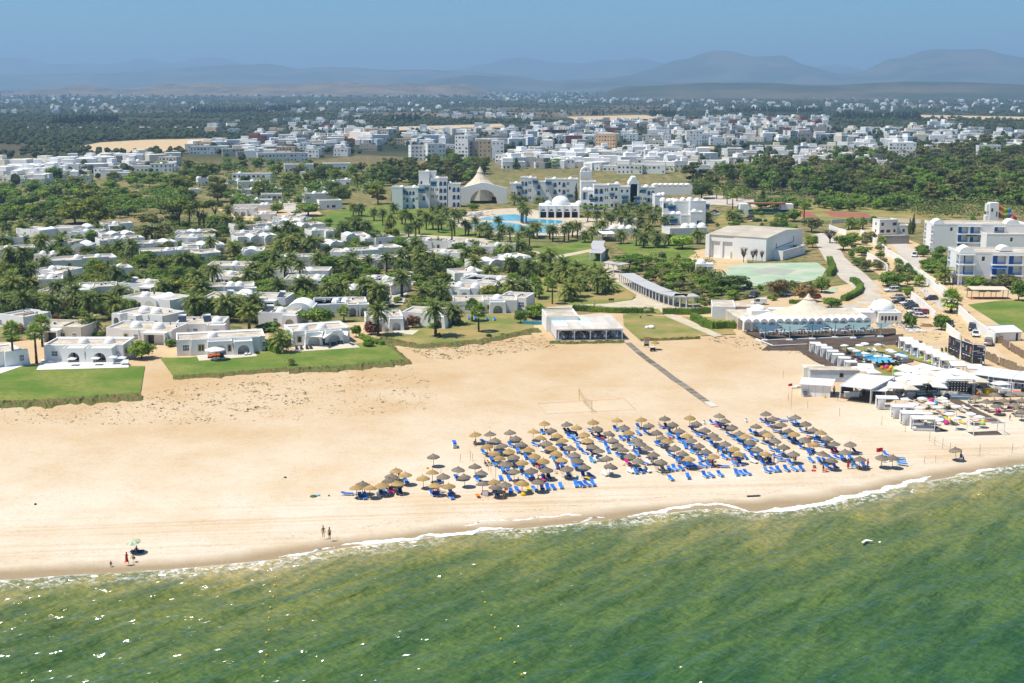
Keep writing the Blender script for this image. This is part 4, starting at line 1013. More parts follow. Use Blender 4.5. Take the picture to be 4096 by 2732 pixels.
class Wing:
 ""
 def __init__(s,C,ox,oy,label,name='hotel_wing',cat='hotel'):
  s.C=C;s.o=C(ox,oy);s.t=thing(name,label,cat,s.o);
 def loc(s,x,yb):p=s.C(x,yb);return p-s.o
 def m(s,yb):return ppm(s.C(500,yb))*s.C.k
 def block(s,x1,x2,ytop,yb,rows,d=9.0,rz=0.0,domes=(),side=None):
  k=s.m(yb);w=(x2-x1)/k;h=(yb-ytop)/k/.99;p=s.loc(x1,yb)
  o=O('wing',block_mesh(w/max(.5,math.cos(rz)),d,h-.5,rows,side),s.t,p,rz)
  q=s.o+p;FOOT.append((q.x+w/2,q.y+d/2,w/2+1,d/2+1,0))
  for fx,fy,r_ in domes:O('dome',dome_mesh(r_),s.t,p+Vector((fx*w,fy*d,h-.5)))
  return p,w,h
 def bay(s,x,ytop,ybot,yb,w=3.0,rz=0):
  k=s.m(yb);p=s.loc(x,yb);p.z=(yb-ybot)/k;p.y-=.02
  O('bay_window',bay_mesh(w,max(1.8,(ybot-ytop)/k*.86)),s.t,p,rz)
H5,H6,H7=Crop(1560,640,4.702),Crop(2060,660,4.702),Crop(2460,680,4.702)
w=Wing(H5,300,915,'left wing of the white hotel with blue bay windows and a square tower')
w.block(35,240,512,930,['...','...','...']);w.block(235,535,525,915,['.a.a.','pa.ap','.aaa.'],9,0,[(-.05,.5,1.2),(.72,.6,1.3)])
w.block(530,748,470,900,['...','.a.','waw'],9);w.block(548,745,228,880,['..','..','aa','w.','..'],6,0,[(.8,.5,1.1)]);w.block(742,868,228,860,['.']*5,7)
w.block(765,925,350,880,['..','pp','pp','..'],8,0,[(.8,.5,1.2)]);w.block(922,1076,345,885,['aa','aa','aa','aa'],8);w.block(1090,1325,452,885,['.aa','.aa','waa'],8,0,[(.15,.5,1.2)])
for x,a,b in((252,560,662),(595,528,628),(830,400,500)):w.bay(x,a,b,915,2.9)
w.bay(690,510,580,900,1.8)
hall=thing('tented_hall','white hotel arch with a tall cream canvas peak','hall',H5(1760,820))
k=ppm(H5(1760,820))*4.702
mb=MB();w0=880/k;mb.archwall(-w0/2,w0/2,0,290/k,0,0,510/k,.5,290/k-.5-.9,1.6,18,False)
mb.add([(-w0/2,0,290/k),(w0/2,0,290/k),(w0/2*.1,0,390/k),(-w0/2*.1,0,390/k)],[(0,1,2,3)]);mb.add([(-w0/2,1.6,290/k),(w0/2,1.6,290/k),(w0/2*.1,1.6,390/k),(-w0/2*.1,1.6,390/k)],[(3,2,1,0)])
mb.add([(-w0/2,0,290/k),(-w0/2*.1,0,390/k),(-w0/2*.1,1.6,390/k),(-w0/2,1.6,290/k)],[(3,2,1,0)]);mb.add([(w0/2*.1,0,390/k),(w0/2,0,290/k),(w0/2,1.6,290/k),(w0/2*.1,1.6,390/k)],[(3,2,1,0)]);mb.add([(-w0/2*.1,0,390/k),(w0/2*.1,0,390/k),(w0/2*.1,1.6,390/k),(-w0/2*.1,1.6,390/k)],[(0,1,2,3)])
O('arch',mb.mesh('arch',M['wall']),hall)
mb=MB();mb.lathe(0,9,[(0+1.5,9.5),(280/k,9.0),(350/k,7.0),(430/k,4.2),(520/k,2.2),(570/k,1.5)],12,False);O('canopy',mb.mesh('canopy',M['cabric']),hall,(-70/k,0,0))
mb=MB();mb.lathe(0,9,[(565/k,1.9),(680/k,.05)],12,False);O('canopy_cap',mb.mesh('canopy_cap',M['cabric']),hall,(-70/k,0,0))
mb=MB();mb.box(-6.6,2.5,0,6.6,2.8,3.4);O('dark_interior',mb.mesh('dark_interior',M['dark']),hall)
mb=MB();mb.add([(-6.9+13.8*i/10,2.4+.8*math.sin(PI*i/10),3.0+.2*math.sin(PI*i/10))for i in range(11)]+[(6.9-13.8*i/10,3.2,7.6)for i in range(11)],[tuple(range(22))]);O('canvas_curtain',mb.mesh('canvas_curtain',M['cabric']),hall)
FOOT.append((hall.location.x,hall.location.y+8,12,9,0))
w=Wing(H6,700,690,'middle wing of the white hotel with cypresses before it')
w.block(-90,135,352,690,['pa','pa','..'],8,0,[(.5,.5,1.2)]);w.block(110,240,240,690,['aa']*3,9);w.block(238,400,250,690,['p.','p.','p.'],8.5,0,[(.35,.5,1.2)]);w.block(400,575,320,690,['aa','a.','a.'],8)
w.block(572,715,270,690,['p.','p.','p.'],9);w.block(712,960,272,690,['aa.','awa','awa'],9,0,[(.15,.5,1.3)]);w.block(958,1182,272,690,['p..','p..','p..'],10,0,[(.4,.5,1.3)])
for x,a,b in((75,400,462),(380,285,372),(628,305,388),(1030,548,625)):w.bay(x,a,b,690,2.6)
tw=thing('bell_tower','white open arched tower on the hotel roof','tower',H6(1330,640));k=ppm(H6(1330,640))*4.702
W2=210/k
mb=MB();mb.archwall(-W2/2,W2/2,0,500/k,0,0,W2*.5,350/k,W2*.25,W2,10,False);mb.add([(-W2/2,0,0),(-W2/2,0,500/k),(-W2/2,W2,500/k),(-W2/2,W2,0)],[(0,1,2,3)]);mb.add([(W2/2,0,0),(W2/2,W2,0),(W2/2,W2,500/k),(W2/2,0,500/k)],[(0,1,2,3)])
mb.box(-W2/2,0,500/k,W2/2,W2,510/k);O('tower_shaft',mb.mesh('tower_shaft',M['wall']),tw)
mb=MB();mb.vault(-W2*.45,W2*.45,.3,W2-.3,510/k,W2*.42,10);O('tower_top',mb.mesh('tower_top',M['wall']),tw)
mb=MB();mb.add([(.7*math.cos(a*PI/5),.28,545/k+.7*math.sin(a*PI/5))for a in range(10)],[tuple(range(10))]);O('round_opening',mb.mesh('round_opening',M['tan']),tw)
w=Wing(H7,500,720,'right wing of the white hotel around the grand arch')
w.block(-640,-360,225,690,['...','a.a','...'],9);w.block(-620,-400,380,730,['aa','ba'],8,-.25,[(.3,.5,1.5),(.7,.5,1.5)]);w.block(-400,-120,290,740,['aap','aap','aap'],10)
w.block(-120,80,275,740,['p','p','p'],8,0,[(.8,.5,1.4)]);w.block(75,275,320,740,['..','..','ww'],9);w.block(430,600,330,740,['pp','pp','w.'],9,0,[(.95,.4,1.5)]);w.block(597,745,330,740,['aa']*3,9)
for x,a,b,ww in((-60,445,512,2.2),(185,490,560,3.2),(185,580,650,3.2),(410,500,580,2.8),(410,600,700,2.8),(530,375,440,2.2),(-425,525,600,2.6)):w.bay(x,a,b,742,ww)
ga=thing('grand_arch','tall white gabled arch in the hotel facade','arch',H7(350,735));k=ppm(H7(350,735))*4.702
mb=MB();mb.archwall(-95/k,95/k,0,520/k,0,0,130/k,430/k,65/k,2.5,12,True);mb.box(-95/k,2.5,0,95/k,9,510/k);O('gateway',mb.mesh('gateway',M['wall']),ga)
mb=MB();mb.add([(-105/k,-.05,470/k),(105/k,-.05,470/k),(30/k,-.05,600/k),(-30/k,-.05,600/k),(-105/k,9,470/k),(105/k,9,470/k),(30/k,9,600/k),(-30/k,9,600/k)],[(1,5,6,2),(4,0,3,7),(3,2,6,7),(0,1,2,3)]);O('gable',mb.mesh('gable',M['wall']),ga)
w=Wing(H7,1100,1040,'near end of the white hotel with stepped roofs and many domes')
w.block(745,905,480,860,['aw','aw','..'],12,0,[(.6,.3,1.3),(1.1,.5,1.3)]);w.block(900,1110,590,960,['w.','..','ba'],12,0,[(.1,.6,1.4),(.6,.3,1.4),(.95,.4,1.4)]);w.block(1108,1410,595,985,['...','...','...'],13,0,[(.15,.2,1.4),(.7,.8,1.4)]);w.block(1408,1700,585,1010,['...','...','...'],12,0,[(.1,.7,1.4),(.5,.35,1.4)])
w.block(905,1240,830,1045,['ab.','.a.'],6,0,[(.6,.5,1.3),(.9,.5,1.3)]);w.block(1238,1420,850,1050,['..','..'],6);w.block(1415,1645,790,1055,['.b','..'],7,0,[(.4,.6,1.3)])
for x,a,b,ww in((1060,660,770,3.2),(1705,640,745,2.6),(1098,905,1010,3.2)):w.bay(x,a,b,1045 if a>800 else 985,ww)
rb=thing('vaulted_annex','row of white vaults trailing behind the hotel','building',H7(1000,470));k=ppm(rb.location)*4.702
mb=MB();mb.box(-250/k,0,0,500/k,8,150/k);O('wall',mb.mesh('wall',M['wall']),rb)
for i in range(7):O('vault',cached('annexv',lambda:MB().vault(-2.3,2.3,0,8,0,1.6,10).mesh('vault',M['wall'])),rb,(-220/k+i*100/k,0,150/k))
FOOT.append((rb.location.x+3,rb.location.y+4,18,5,0))
pv=thing('pool_pavilion','white arcaded pavilion with one great dome beside the pool','pavilion',H6(830,1000));k=ppm(pv.location)*4.702
wp=740/k
mb=MB()
for i in range(5):
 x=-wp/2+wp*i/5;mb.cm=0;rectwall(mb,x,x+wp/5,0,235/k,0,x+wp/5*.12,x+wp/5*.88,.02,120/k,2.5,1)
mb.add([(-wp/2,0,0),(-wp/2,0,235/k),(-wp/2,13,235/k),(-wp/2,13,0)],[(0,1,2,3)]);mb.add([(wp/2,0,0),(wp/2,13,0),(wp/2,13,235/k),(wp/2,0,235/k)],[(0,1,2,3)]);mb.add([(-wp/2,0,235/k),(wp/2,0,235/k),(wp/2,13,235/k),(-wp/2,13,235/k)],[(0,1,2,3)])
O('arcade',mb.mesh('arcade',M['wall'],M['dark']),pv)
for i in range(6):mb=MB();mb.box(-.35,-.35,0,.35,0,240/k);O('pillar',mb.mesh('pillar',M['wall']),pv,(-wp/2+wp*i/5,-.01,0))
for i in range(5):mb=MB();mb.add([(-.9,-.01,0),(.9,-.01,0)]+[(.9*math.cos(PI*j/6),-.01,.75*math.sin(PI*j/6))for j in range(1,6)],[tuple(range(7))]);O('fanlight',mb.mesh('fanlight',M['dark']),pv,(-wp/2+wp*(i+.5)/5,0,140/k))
mb=MB();mb.cyl(0,0,0,1.0,185/k,185/k,20);mb.dome(0,0,1.0,165/k,125/k,24,8);O('great_dome',mb.mesh('great_dome',M['wall']),pv,(.8,6.5,235/k))
for x in(-200/k,560/k*.68):O('dome',dome_mesh(75/k),pv,(x,5,235/k))
FOOT.append((pv.location.x,pv.location.y+6,wp/2+2,8,0))
for C_,a,b,c,d,hp,f in((T3,880,1015,1150,1010,60,'D.25/1.6 D.55/1.4 D.8/1.4'),(T3,1450,1010,1790,1000,50,'D.5/2 D.7/2 D.95/2'),(T3,1030,935,1200,930,40,'')):
 storey_house(C_,a,b,c,d,hp,'low white domed bar among the hotel palms',f,name='domed_bar',cat='bar',win=False,d=10)
HL=Crop(2780,880,4.702)
a,b=HL(230,690),HL(1332,778);v=b-a;rz=math.atan2(v.y,v.x);wv=v.length;hh=(778-338)/4.702/ppm(b)
e=HL(2125,175,hh);dd=min(46,(Vector((e.x,e.y))-Vector((b.x,b.y))).length)
sh_=thing('sports_hall','big plain white hall with a wide beige roof','hall',a,rz)
mb=MB();rectwall(mb,0,wv*.24,0,hh,0,wv*.07,wv*.22,.05,hh*.72,.6,0);rectwall(mb,wv*.24,wv*.45,0,hh,0,wv*.26,wv*.43,.05,hh*.72,.6,0)
mb.add([(wv*.45,-.15,0),(wv,-.15,0),(wv,-.15,hh),(wv*.45,-.15,hh)],[(0,1,2,3)]);mb.add([(wv*.45,0,0),(wv*.45,-.15,0),(wv*.45,-.15,hh),(wv*.45,0,hh)],[(0,1,2,3)])
mb.add([(0,0,0),(0,0,hh),(0,dd/2,hh+1.3),(0,dd,hh),(0,dd,0)],[(0,1,2,3,4)]);mb.add([(wv,-.15,0),(wv,dd,0),(wv,dd,hh),(wv,dd/2,hh+1.3),(wv,-.15,hh)],[(0,1,2,3,4)]);mb.add([(0,dd,0),(0,dd,hh),(wv,dd,hh),(wv,dd,0)],[(0,1,2,3)])
mb.box(-.5,-.8,0,1.0,.0,hh*.98);O('wall',mb.mesh('wall',M['wall']),sh_)
mb=MB();mb.add([(-.2,-.3,hh+.02),(wv+.3,-.3,hh+.02),(wv+.3,dd/2,hh+1.35),(-.2,dd/2,hh+1.35),(wv+.3,dd+.2,hh+.05),(-.2,dd+.2,hh+.05),(-.2,-.3,hh-.2),(wv+.3,-.3,hh-.2)],[(0,1,2,3),(3,2,4,5),(6,7,1,0)]);O('roof',mb.mesh('roof',simple('hall_roofing',(.50,.44,.35),.9,nscale=.15,amt=.2)),sh_)
mb=MB();mb.box(wv*.40,-.05,0,wv*.43,.01,2.4);O('door',mb.mesh('door',M['tan']),sh_)
mb=MB();mb.box(wv,6,0,wv+4,dd*.8,2.9);mb.parapet(wv,6,wv+4,dd*.8,2.9,3.4,.25);O('annex',mb.mesh('annex',M['wall']),sh_)
for i in range(5):O('air_conditioner',AC,sh_,(wv+1.2,9+i*3.2,3.0),1.5)
mb=MB()
for q0,q1 in(((0,9,3.9),(0,9,5.6)),((0,9,3.9),(0,26,4.6)),((0,26,4.6),(0,26,6.6))):mb.bar(q0,q1,.16)
O('pipe',mb.mesh('pipe',M['dkmetal']),sh_,(wv+.12,0,0))
cq=(a+b)/2;FOOT.append((cq.x-math.sin(rz)*dd/2,cq.y+math.cos(rz)*dd/2,wv/2+3,dd/2+1,rz))
kx=K2(1690,215);ksk=thing('domed_kiosk','small white kiosk with a round dome beside the green court','kiosk',kx,-.05);k=ppm(kx)*2.296
mb=MB();mb.box(0,0,0,155/k,4.5,80/k);mb.parapet(0,0,155/k,4.5,80/k,80/k+.3);O('wall',mb.mesh('wall',M['wall']),ksk);O('dome',dome_mesh(1.6),ksk,(1.8,2.2,80/k))
mb=MB();mb.box(0,-.04,0,.9,0,2.2);O('door',mb.mesh('door',M['dark']),ksk,(75/k,0,0));add_window(ksk,20/k+.3,0,1.2,1.4,1.0);add_window(ksk,125/k,0,1.2,1.4,1.0)
FOOT.append((kx.x+3,kx.y+2,5,4,0))
ra,rb_=K2(420,832),K2(1016,822);v=rb_-ra;rz=math.atan2(v.y,v.x);wr=v.length;RH=2.75
e=K2(800,545,RH);dr=20.0
rs_=thing('beach_restaurant','open sided white beach restaurant with a flat pale roof','restaurant',ra,rz)
n=N('reed_mat_roof');p=n.objc();c_=n.mix(n.step(n.noise(.4,n.scale(p,1,.2,1),4),.4,.6),(.50,.46,.40,1),(.62,.57,.50,1));M['reedroof']=n.out(c_,.9,.1)
for i in range(5):
 for j in range(4):
  x0,x1,y0,y1=wr*i/5-.3*(i==0),wr*(i+1)/5+.3*(i==4),-.4+dr*j/4,-.4+dr*(j+1)/4
  if j==3 and i<2:continue
  mt=M['reedroof']if not((j==2 and i<3)or(j==1 and i in(0,1,2)and i!=1))else(M['fabric']if(i+j)%2 else simple('pale_green_sheet',(.52,.66,.60),.7))
  O('roof_panel',MB().box(x0+.02,y0+.02,RH,x1-.02,y1-.02,RH+.10+.01*((i+j)%3),True).mesh('roof_panel',mt),rs_)
post=MB().box(-.13,-.13,0,.13,.13,RH).mesh('post',M['white'])
for i in range(5):
 for y_ in(0,6.5,13):O('post',post,rs_,(.15+(wr-.3)*i/4,y_,0))
mb=MB()
for i in range(4):
 x0,x1=.15+(wr-.3)*i/4,.15+(wr-.3)*(i+1)/4;mb.bar((x0+.1,0,RH-.16),(x1-.1,0,RH-.16),.24);mb.bar((x0,0,RH-.9),(x0+.7,0,RH-.2),.12);mb.bar((x1,0,RH-.9),(x1-.7,0,RH-.2),.12)
O('beam',mb.mesh('beam',M['white']),rs_)
mb=MB();mb.box(-.5,-.6,.0,wr+1.2,dr,.14);O('floor',mb.mesh('floor',simple('grey_floor',(.22,.21,.20),.8)),rs_)
mb=MB();mb.box(-1.5,12,0,wr*.42,dr+3,3.6);mb.parapet(-1.5,12,wr*.42,dr+3,3.6,4.0);O('kitchen_block',mb.mesh('kitchen_block',M['wall']),rs_)
mb=MB();mb.add([(-1.2,12.3,3.63),(wr*.4,12.3,3.63),(wr*.4,dr+2.7,3.63),(-1.2,dr+2.7,3.63)],[(0,1,2,3)]);O('kitchen_roof',mb.mesh('kitchen_roof',M['roof']),rs_)
mb=MB()
for j in range(7):mb.box(-.3,1+j*1.6,0,-.1,2.2+j*1.6,RH-.1)
O('side_screen',mb.mesh('side_screen',M['white']),rs_)
FOOT.append((ra.x+wr/2,ra.y+dr/2,wr/2+2,dr/2+3,rz))
def table_mesh(mat,w=.9,d=.9,h=.74):
 mb=MB();mb.box(-w/2,-d/2,h-.05,w/2,d/2,h,True)
 for sx in(-1,1):
  for sy in(-1,1):mb.bar((sx*w*.42,sy*d*.42,0),(sx*w*.42,sy*d*.42,h-.05),.05)
 return mb.mesh('table',mat)
def chair_parts(mat):
 s=MB();s.box(-.24,-.24,.40,.24,.24,.46,True);b=MB();b.frus(-.24,.19,.24,.25,.46,-.22,.27,.22,.32,.92)
 l=MB()
 for sx in(-1,1):
  for sy in(-1,1):l.bar((sx*.22,sy*.22,0),(sx*.20,sy*.20,.42),.05)
 return[('seat',s.mesh('seat',mat)),('backrest',b.mesh('backrest',mat)),('legs',l.mesh('legs',mat))]
WCHAIR=('dining_chair','chair',chair_parts(M['white']));GCHAIR=('dining_chair','chair',chair_parts(simple('grey_resin',(.42,.45,.45),.6)))
WT=table_mesh(M['white']);GT=table_mesh(simple('pale_grey_top',(.50,.56,.56),.6),1.5,.9)
def dining(p,rz,tm,ch,tl,cl,nch=4,z=0.0):
 q=Vector((p.x,p.y,z));tag(O('dining_table',tm,None,q,rz),tl,'table')
 for i in range(nch):
  a=rz+PI/2*i if nch==4 else rz+(0 if i%2 else PI);dx=(i//2-.5)*.8 if nch>4 else 0
  o=Vector((math.sin(a)*-.75+dx*math.cos(rz),math.cos(a)*.75+dx*math.sin(rz),0));put(ch,cl,q+o,-a if False else a,None)
c_,s_=math.cos(rz),math.sin(rz)
for i in range(6):
 for y_ in(1.6,4.4,7.6):
  x_=1.6+i*(wr-3.0)/5+rnd.uniform(-.3,.3)
  dining(Vector((ra.x+c_*x_-s_*y_,ra.y+s_*x_+c_*y_,0)),rz+rnd.uniform(-.3,.3),WT,WCHAIR,'white table in the open sided beach restaurant','white chair in the open sided beach restaurant',4,.14)
def walk(bases,wdt,h,step,label,roofm,arch=True):
 P=[K2(*q)for q in nums(bases)];t=thing('roofed_walk',label,'pergola',P[0]);o0=P[0]
 colm=cached(('wcol',h),lambda:MB().box(-.14,-.14,0,.14,.14,h).mesh('column',M['white']));
 for i in range(len(P)-1):
  a,b=P[i]-o0,P[i+1]-o0;d=(b-a);Ls=d.length;d.normalize();nrm=Vector((-d.y,d.x,0));nrm=nrm if nrm.y>0 else-nrm
  m=max(1,round(Ls/step))
  for j in range(m):
   q=a.lerp(b,j/m);q2=a.lerp(b,(j+1)/m)
   for s in(0,1):
    O('column',colm,t,q+nrm*wdt*s)
    if arch:
     mb=MB();e=nrm*wdt*s;u=(q2-q)
     for w_ in range(6):
      t0,t1=w_/6,(w_+1)/6;z0,z1=h-.75*(1-math.sin(PI*t0))**2*.8-.12,h-.75*(1-math.sin(PI*t1))**2*.8-.12
      A,B=q+e+u*t0,q+e+u*t1;mb.add([(A.x,A.y,z0),(B.x,B.y,z1),(B.x,B.y,h),(A.x,A.y,h)],[(0,1,2,3)])
     O('arch',mb.mesh('arch',M['white']),t)
   mb=MB();A,B,Cc,D=q-nrm*.4,q2-nrm*.4,q2+nrm*(wdt+.4),q+nrm*(wdt+.4)
   mb.add([(A.x,A.y,h+.02),(B.x,B.y,h+.02),(Cc.x,Cc.y,h+.02),(D.x,D.y,h+.02),(A.x,A.y,h+.2),(B.x,B.y,h+.2),(Cc.x,Cc.y,h+.2),(D.x,D.y,h+.2)],[(0,1,2,3),(4,5,6,7),(0,1,5,4),(2,3,7,6),(1,2,6,5),(3,0,4,7)])
   O('roof_panel',mb.mesh('roof_panel',roofm),t)
  mid=(P[i]+P[i+1])/2;ang=math.atan2(d.y,d.x);FOOT.append((mid.x+nrm.x*wdt/2,mid.y+nrm.y*wdt/2,Ls/2+.5,wdt/2+1,ang))
 return t
M['reedgrey']=simple('grey_reed_mat',(.46,.45,.45),.95,nscale=2.5,amt=.25)
walk("985,308 1100,378 1230,442 1350,492 1480,528 1600,533 1720,528",4.4,3.1,2.4,'long arched white walk with a grey reed roof',M['reedgrey'])
walk("840,205 930,212 1010,222",4.0,3.0,2.6,'short white walk joining the long arched one',M['reedgrey'])
walk("815,110 850,80 830,30 845,-10",4.0,3.0,2.8,'white walk with grey roof beside the green lawn',M['reedgrey'])
walk("770,-120 840,-75",5.0,3.0,3.2,'white roofed walk leading up to the hotel bar',M['white'],False)
RP=Crop(3640,840,5.156)
def apart(C,x0,yb,w,d,h,rz,rows,side,label,vaults,awn):
 p=C(x0,yb);t=thing('apartment_block',label,'building',p,rz);FOOT.append((p.x+w/2,p.y+d/2,w/2+1,d/2+1,rz))
 O('wall',block_mesh(w,d,h,rows,side),t)
 for vx,vw,vy in vaults:
  O('vault',cached(('apv',vw),lambda:MB().vault(-vw/2,vw/2,0,5,0,vw*.38,12).mesh('vault',M['wall'])),t,(vx,vy,h+.3));
 for vx,vw,vy in vaults[:1]:O('dome',dome_mesh(1.7),t,(vx+.6,vy+6.5,h+.2))
 for ax,az,aw,m_ in awn:
  mb=MB();mb.add([(-aw/2,-1.0,-.7),(aw/2,-1.0,-.7),(aw/2,-.01,0),(-aw/2,-.01,0),(aw/2,-.01,-.7),(-aw/2,-.01,-.7)],[(0,1,2,3),(1,4,2),(0,3,5)]);O('awning',mb.mesh('awning',m_),t,(ax,0,az))
 fl=h/len(rows)
 for i in range(len(rows[0])):
  if rows[-1][i]=='b':
   cw=w/len(rows[0]);mb=MB()
   for j in range(int(cw/.4)):mb.box(i*cw+.2+j*.4,-1.1,h-.35,i*cw+.32+j*.4,.0,h-.18)
   mb.box(i*cw+.1,-.95,h-.5,(i+1)*cw-.1,-.8,h-.352);O('pergola',mb.mesh('pergola',M['white']),t)
   for fz in range(len(rows)):
    if rows[fz][i]=='b':
     mb=MB();mb.box(i*cw+.1,-.9,fz*fl-.25,(i+1)*cw-.1,-.004,fz*fl+.12,True);
     if fz>0:O('balcony',mb.mesh('balcony',M['wall']),t)
 return t
GRN=simple('green_awning',(.09,.20,.12),.8);BLA=simple('blue_awning',(.08,.25,.60),.8)
apart(RP,975,1560,40,13,10.2,-.06,['b.bb.bb.','b.bb.bb.','bwbb.bb.'],['b..b','b..b','b..b'],'near white apartment block with blue shutters and balconies',[(2.5,4.6,.5),(16,4,5)],[(12.4,6.4,5,BLA)])
apart(RP,455,840,36,13,9.8,-.05,['..b.bb..','..bb.b..','.wbb.b..'],['b..b','b..b','b..b'],'rear white apartment block with green awnings',[(2.2,4.4,.5),(30,5,1)],[(14.5,6.2,4.4,GRN)])
apart(RP,1560,900,22,9,7.0,-.05,['..w..w','..w..w'],None,'low white apartment wing with small square windows',[],[])
wt=thing('slide_tower','white stair tower of the water slide','tower',RP(1520,420),-.05);mb=MB();mb.box(2.0,0,0,5.8,4.2,12.0);mb.box(.6,.6,0,2.0,3.6,6.5);mb.box(.9,.6,8.2,2.0,3.6,11.4);O('shaft',mb.mesh('shaft',M['wall']),wt)
mb=MB();mb.box(2.6,-.04,8.2,3.4,0,9.6);mb.box(4.8,-.04,6.0,5.3,0,8.2);O('louvres',mb.mesh('louvres',M['glass']),wt);FOOT.append((wt.location.x+3,wt.location.y+2,4,3,0))
SC=[simple('slide_'+n_,c_,.35,.5)for n_,c_ in(('red',(.55,.03,.02)),('orange',(.75,.22,.01)),('yellow',(.80,.55,.01)),('green',(.10,.42,.03)),('blue',(.02,.20,.62)))]
def slide(pts,rr,seq,label):
 k=ppm(RP(1900,420))*5.156;o=RP(1520,420)+Vector((0,3,0));t=thing('water_slide',label,'water slide',o)
 P=[Vector(((x-1520)/k,1.5+dy,(455-y)/k))for x,y,dy in pts]
 sm=[]
 for i in range(len(P)-1):
  a,b,c,d=P[max(i-1,0)],P[i],P[i+1],P[min(i+2,len(P)-1)]
  for j in range(5):
   u=j/5;sm.append(.5*((2*b)+(c-a)*u+(2*a-5*b+4*c-d)*u*u+(-a+3*b-3*c+d)*u**3))
 sm.append(P[-1])
 for i in range(0,len(sm)-1,3):
  mb=MB()
  for j in range(i,min(i+3,len(sm)-1)):mb.rod(sm[j],sm[j+1]+(sm[j+1]-sm[j])*.08,rr,rr,10)
  O('tube',mb.mesh('tube',SC[seq[(i//3)%len(seq)]]),t)
 for j in range(2,len(sm)-1,7):O('strut',MB().rod((sm[j].x,sm[j].y,-sm[j].z*0),(sm[j].x,sm[j].y,sm[j].z-rr),.12).mesh('strut',M['metal']),t)
 return t
slide([(1850,10,0),(1950,30,1),(2050,70,2),(2175,85,4)],1.0,[0,1,2,3,4],'upper rainbow tube of the water slide')
slide([(1855,130,0),(1960,190,2),(2100,200,5),(2250,210,8),(2420,280,10)],1.0,[0,1,2,3,4,0],'lower rainbow tube of the water slide')
slide([(2040,290,0),(2200,285,4),(2290,265,7),(2310,235,9),(2260,215,11)],.95,[3,2,1,0,4],'coiled rainbow tube of the water slide')
slide([(2100,330,0),(2250,335,3),(2400,370,6)],.95,[2,3,0,4],'lowest bright tube of the water slide')
ph=K4(0,0)
storey_house(T4,1020,1010,1185,1005,140,'white pump house with a blue door beside the lane','',name='pump_house',cat='building',d=6);storey_house(T4,1060,1095,1295,1092,80,'bare concrete shed before the white pump house','','grey','concrete_shed','shed',6,False);storey_house(T4,1185,1000,1300,1000,80,'low white wing beside the pump house','',name='pump_house',cat='building',d=5)
def wall_run(C,pts,h,label,th=.25,mat='wall',name='boundary_wall',cat='wall',cap=True):
 P=[C(*q)for q in nums(pts)];t=thing(name,label,cat,P[0]);
 for i in range(len(P)-1):
  a,b=P[i]-P[0],P[i+1]-P[0];d=b-a;ang=math.atan2(d.y,d.x)
  O('wall_length',MB().box(0,-th/2,0,d.length+th*.45,th/2,h-.08*(i%2)).mesh('wall_length',M[mat]),t,a,ang)
  mid=(P[i]+P[i+1])/2;FOOT.append((mid.x,mid.y,d.length/2+.3,.8,ang))
 return t
wall_run(K4,"910,75 1060,170 1100,200",2.3,'white wall between road and verge')
wall_run(K4,"1080,40 1210,120 1345,225 1500,350 1650,470 1740,560",2.4,'long white wall below the apartment block')
wall_run(K4,"1745,590 1830,665 1920,745 2080,860",2.6,'white wall beside the lane with parked vans')
wall_run(K4,"1305,440 1420,530 1535,640",2.2,'white wall behind the row of parked cars');wall_run(K4,"1635,745 1700,800 1760,850",2.2,'short white wall left of the sandy lane')
wall_run(K4,"1400,195 1560,310 1660,395",.7,'low white kerb wall of the road');wall_run(T4,"560,960 640,990 720,1010",2.2,'white curved wall near the hall')
wall_run(T4,"580,905 1000,880 1400,905",1.8,'pale wall before the tennis courts',mat='cream');wall_run(T4,"850,1010 960,1080 1090,1180",2.4,'white wall of the lane by the pump house')
##  palms
def palms(C,s,label,fan=False,k=1.0):
 for fx,fy,cy in nums(s):px_palm(C,fx,fy,cy,label,fan,k*rnd.uniform(.9,1.08))
palms(K1,"45,150,30 155,162,30 120,145,40 325,212,95 440,275,100 590,115,30 560,412,180 520,405,270 745,278,110 790,436,320 885,432,265 930,400,230 1025,337,150 1115,328,195 1190,372,215 1230,345,170 1370,472,250 1405,418,110 1550,412,240 1590,402,290 1680,427,210 1740,442,320 1825,420,290 1865,467,340 1990,302,200 2010,520,420 2150,500,330 2260,520,420 2330,420,350 2040,400,320 950,220,100 1110,180,60 1210,170,40 700,260,130 820,270,150 1290,210,90 1180,260,120 1460,250,140",'date palm on the wide lawn',False,.82)
palms(K1,"560,605,530 305,540,430 455,540,455 890,600,540 1080,590,505 1190,590,515 1650,620,525 1580,780,640 1650,750,600 2030,695,600 2290,660,540 1120,795,710 920,888,700 960,850,640 250,890,740 610,910,770 700,930,790 680,1005,945 1090,930,850 1190,1000,890 1330,950,830 1400,960,850 1870,1000,880 2140,960,760 70,1055,880",'date palm beside villas',False,.82)
palms(GA,"305,415,310 410,345,285 130,530,440 335,530,470 565,760,480 815,620,500 730,580,510 1435,580,545 1610,660,550 1785,760,540 90,370,300 680,290,240 780,290,235 1330,375,320 1090,620,575 60,560,480",'date palm by the leftmost villas')
palms(GA,"185,535,465 320,260,150 650,140,60",'bright fan palm by the leftmost villas',True)
palms(GB,"1000,350,260 740,320,265 1360,440,345 1630,430,365 1770,405,355 2170,440,380 2240,445,385 1430,640,540 1555,660,490 1620,660,570 1760,660,600 1830,640,500 1930,610,510 2210,670,620 800,690,580 115,920,730 620,890,845 300,1060,940 1060,960,850 1365,940,830",'date palm amid the middle gardens')
palms(GD,"225,570,430 560,545,390 700,650,440 430,280,170 1365,575,380 1600,390,325 1565,640,460 1150,570,490 1230,870,700",'date palm in the dry garden')
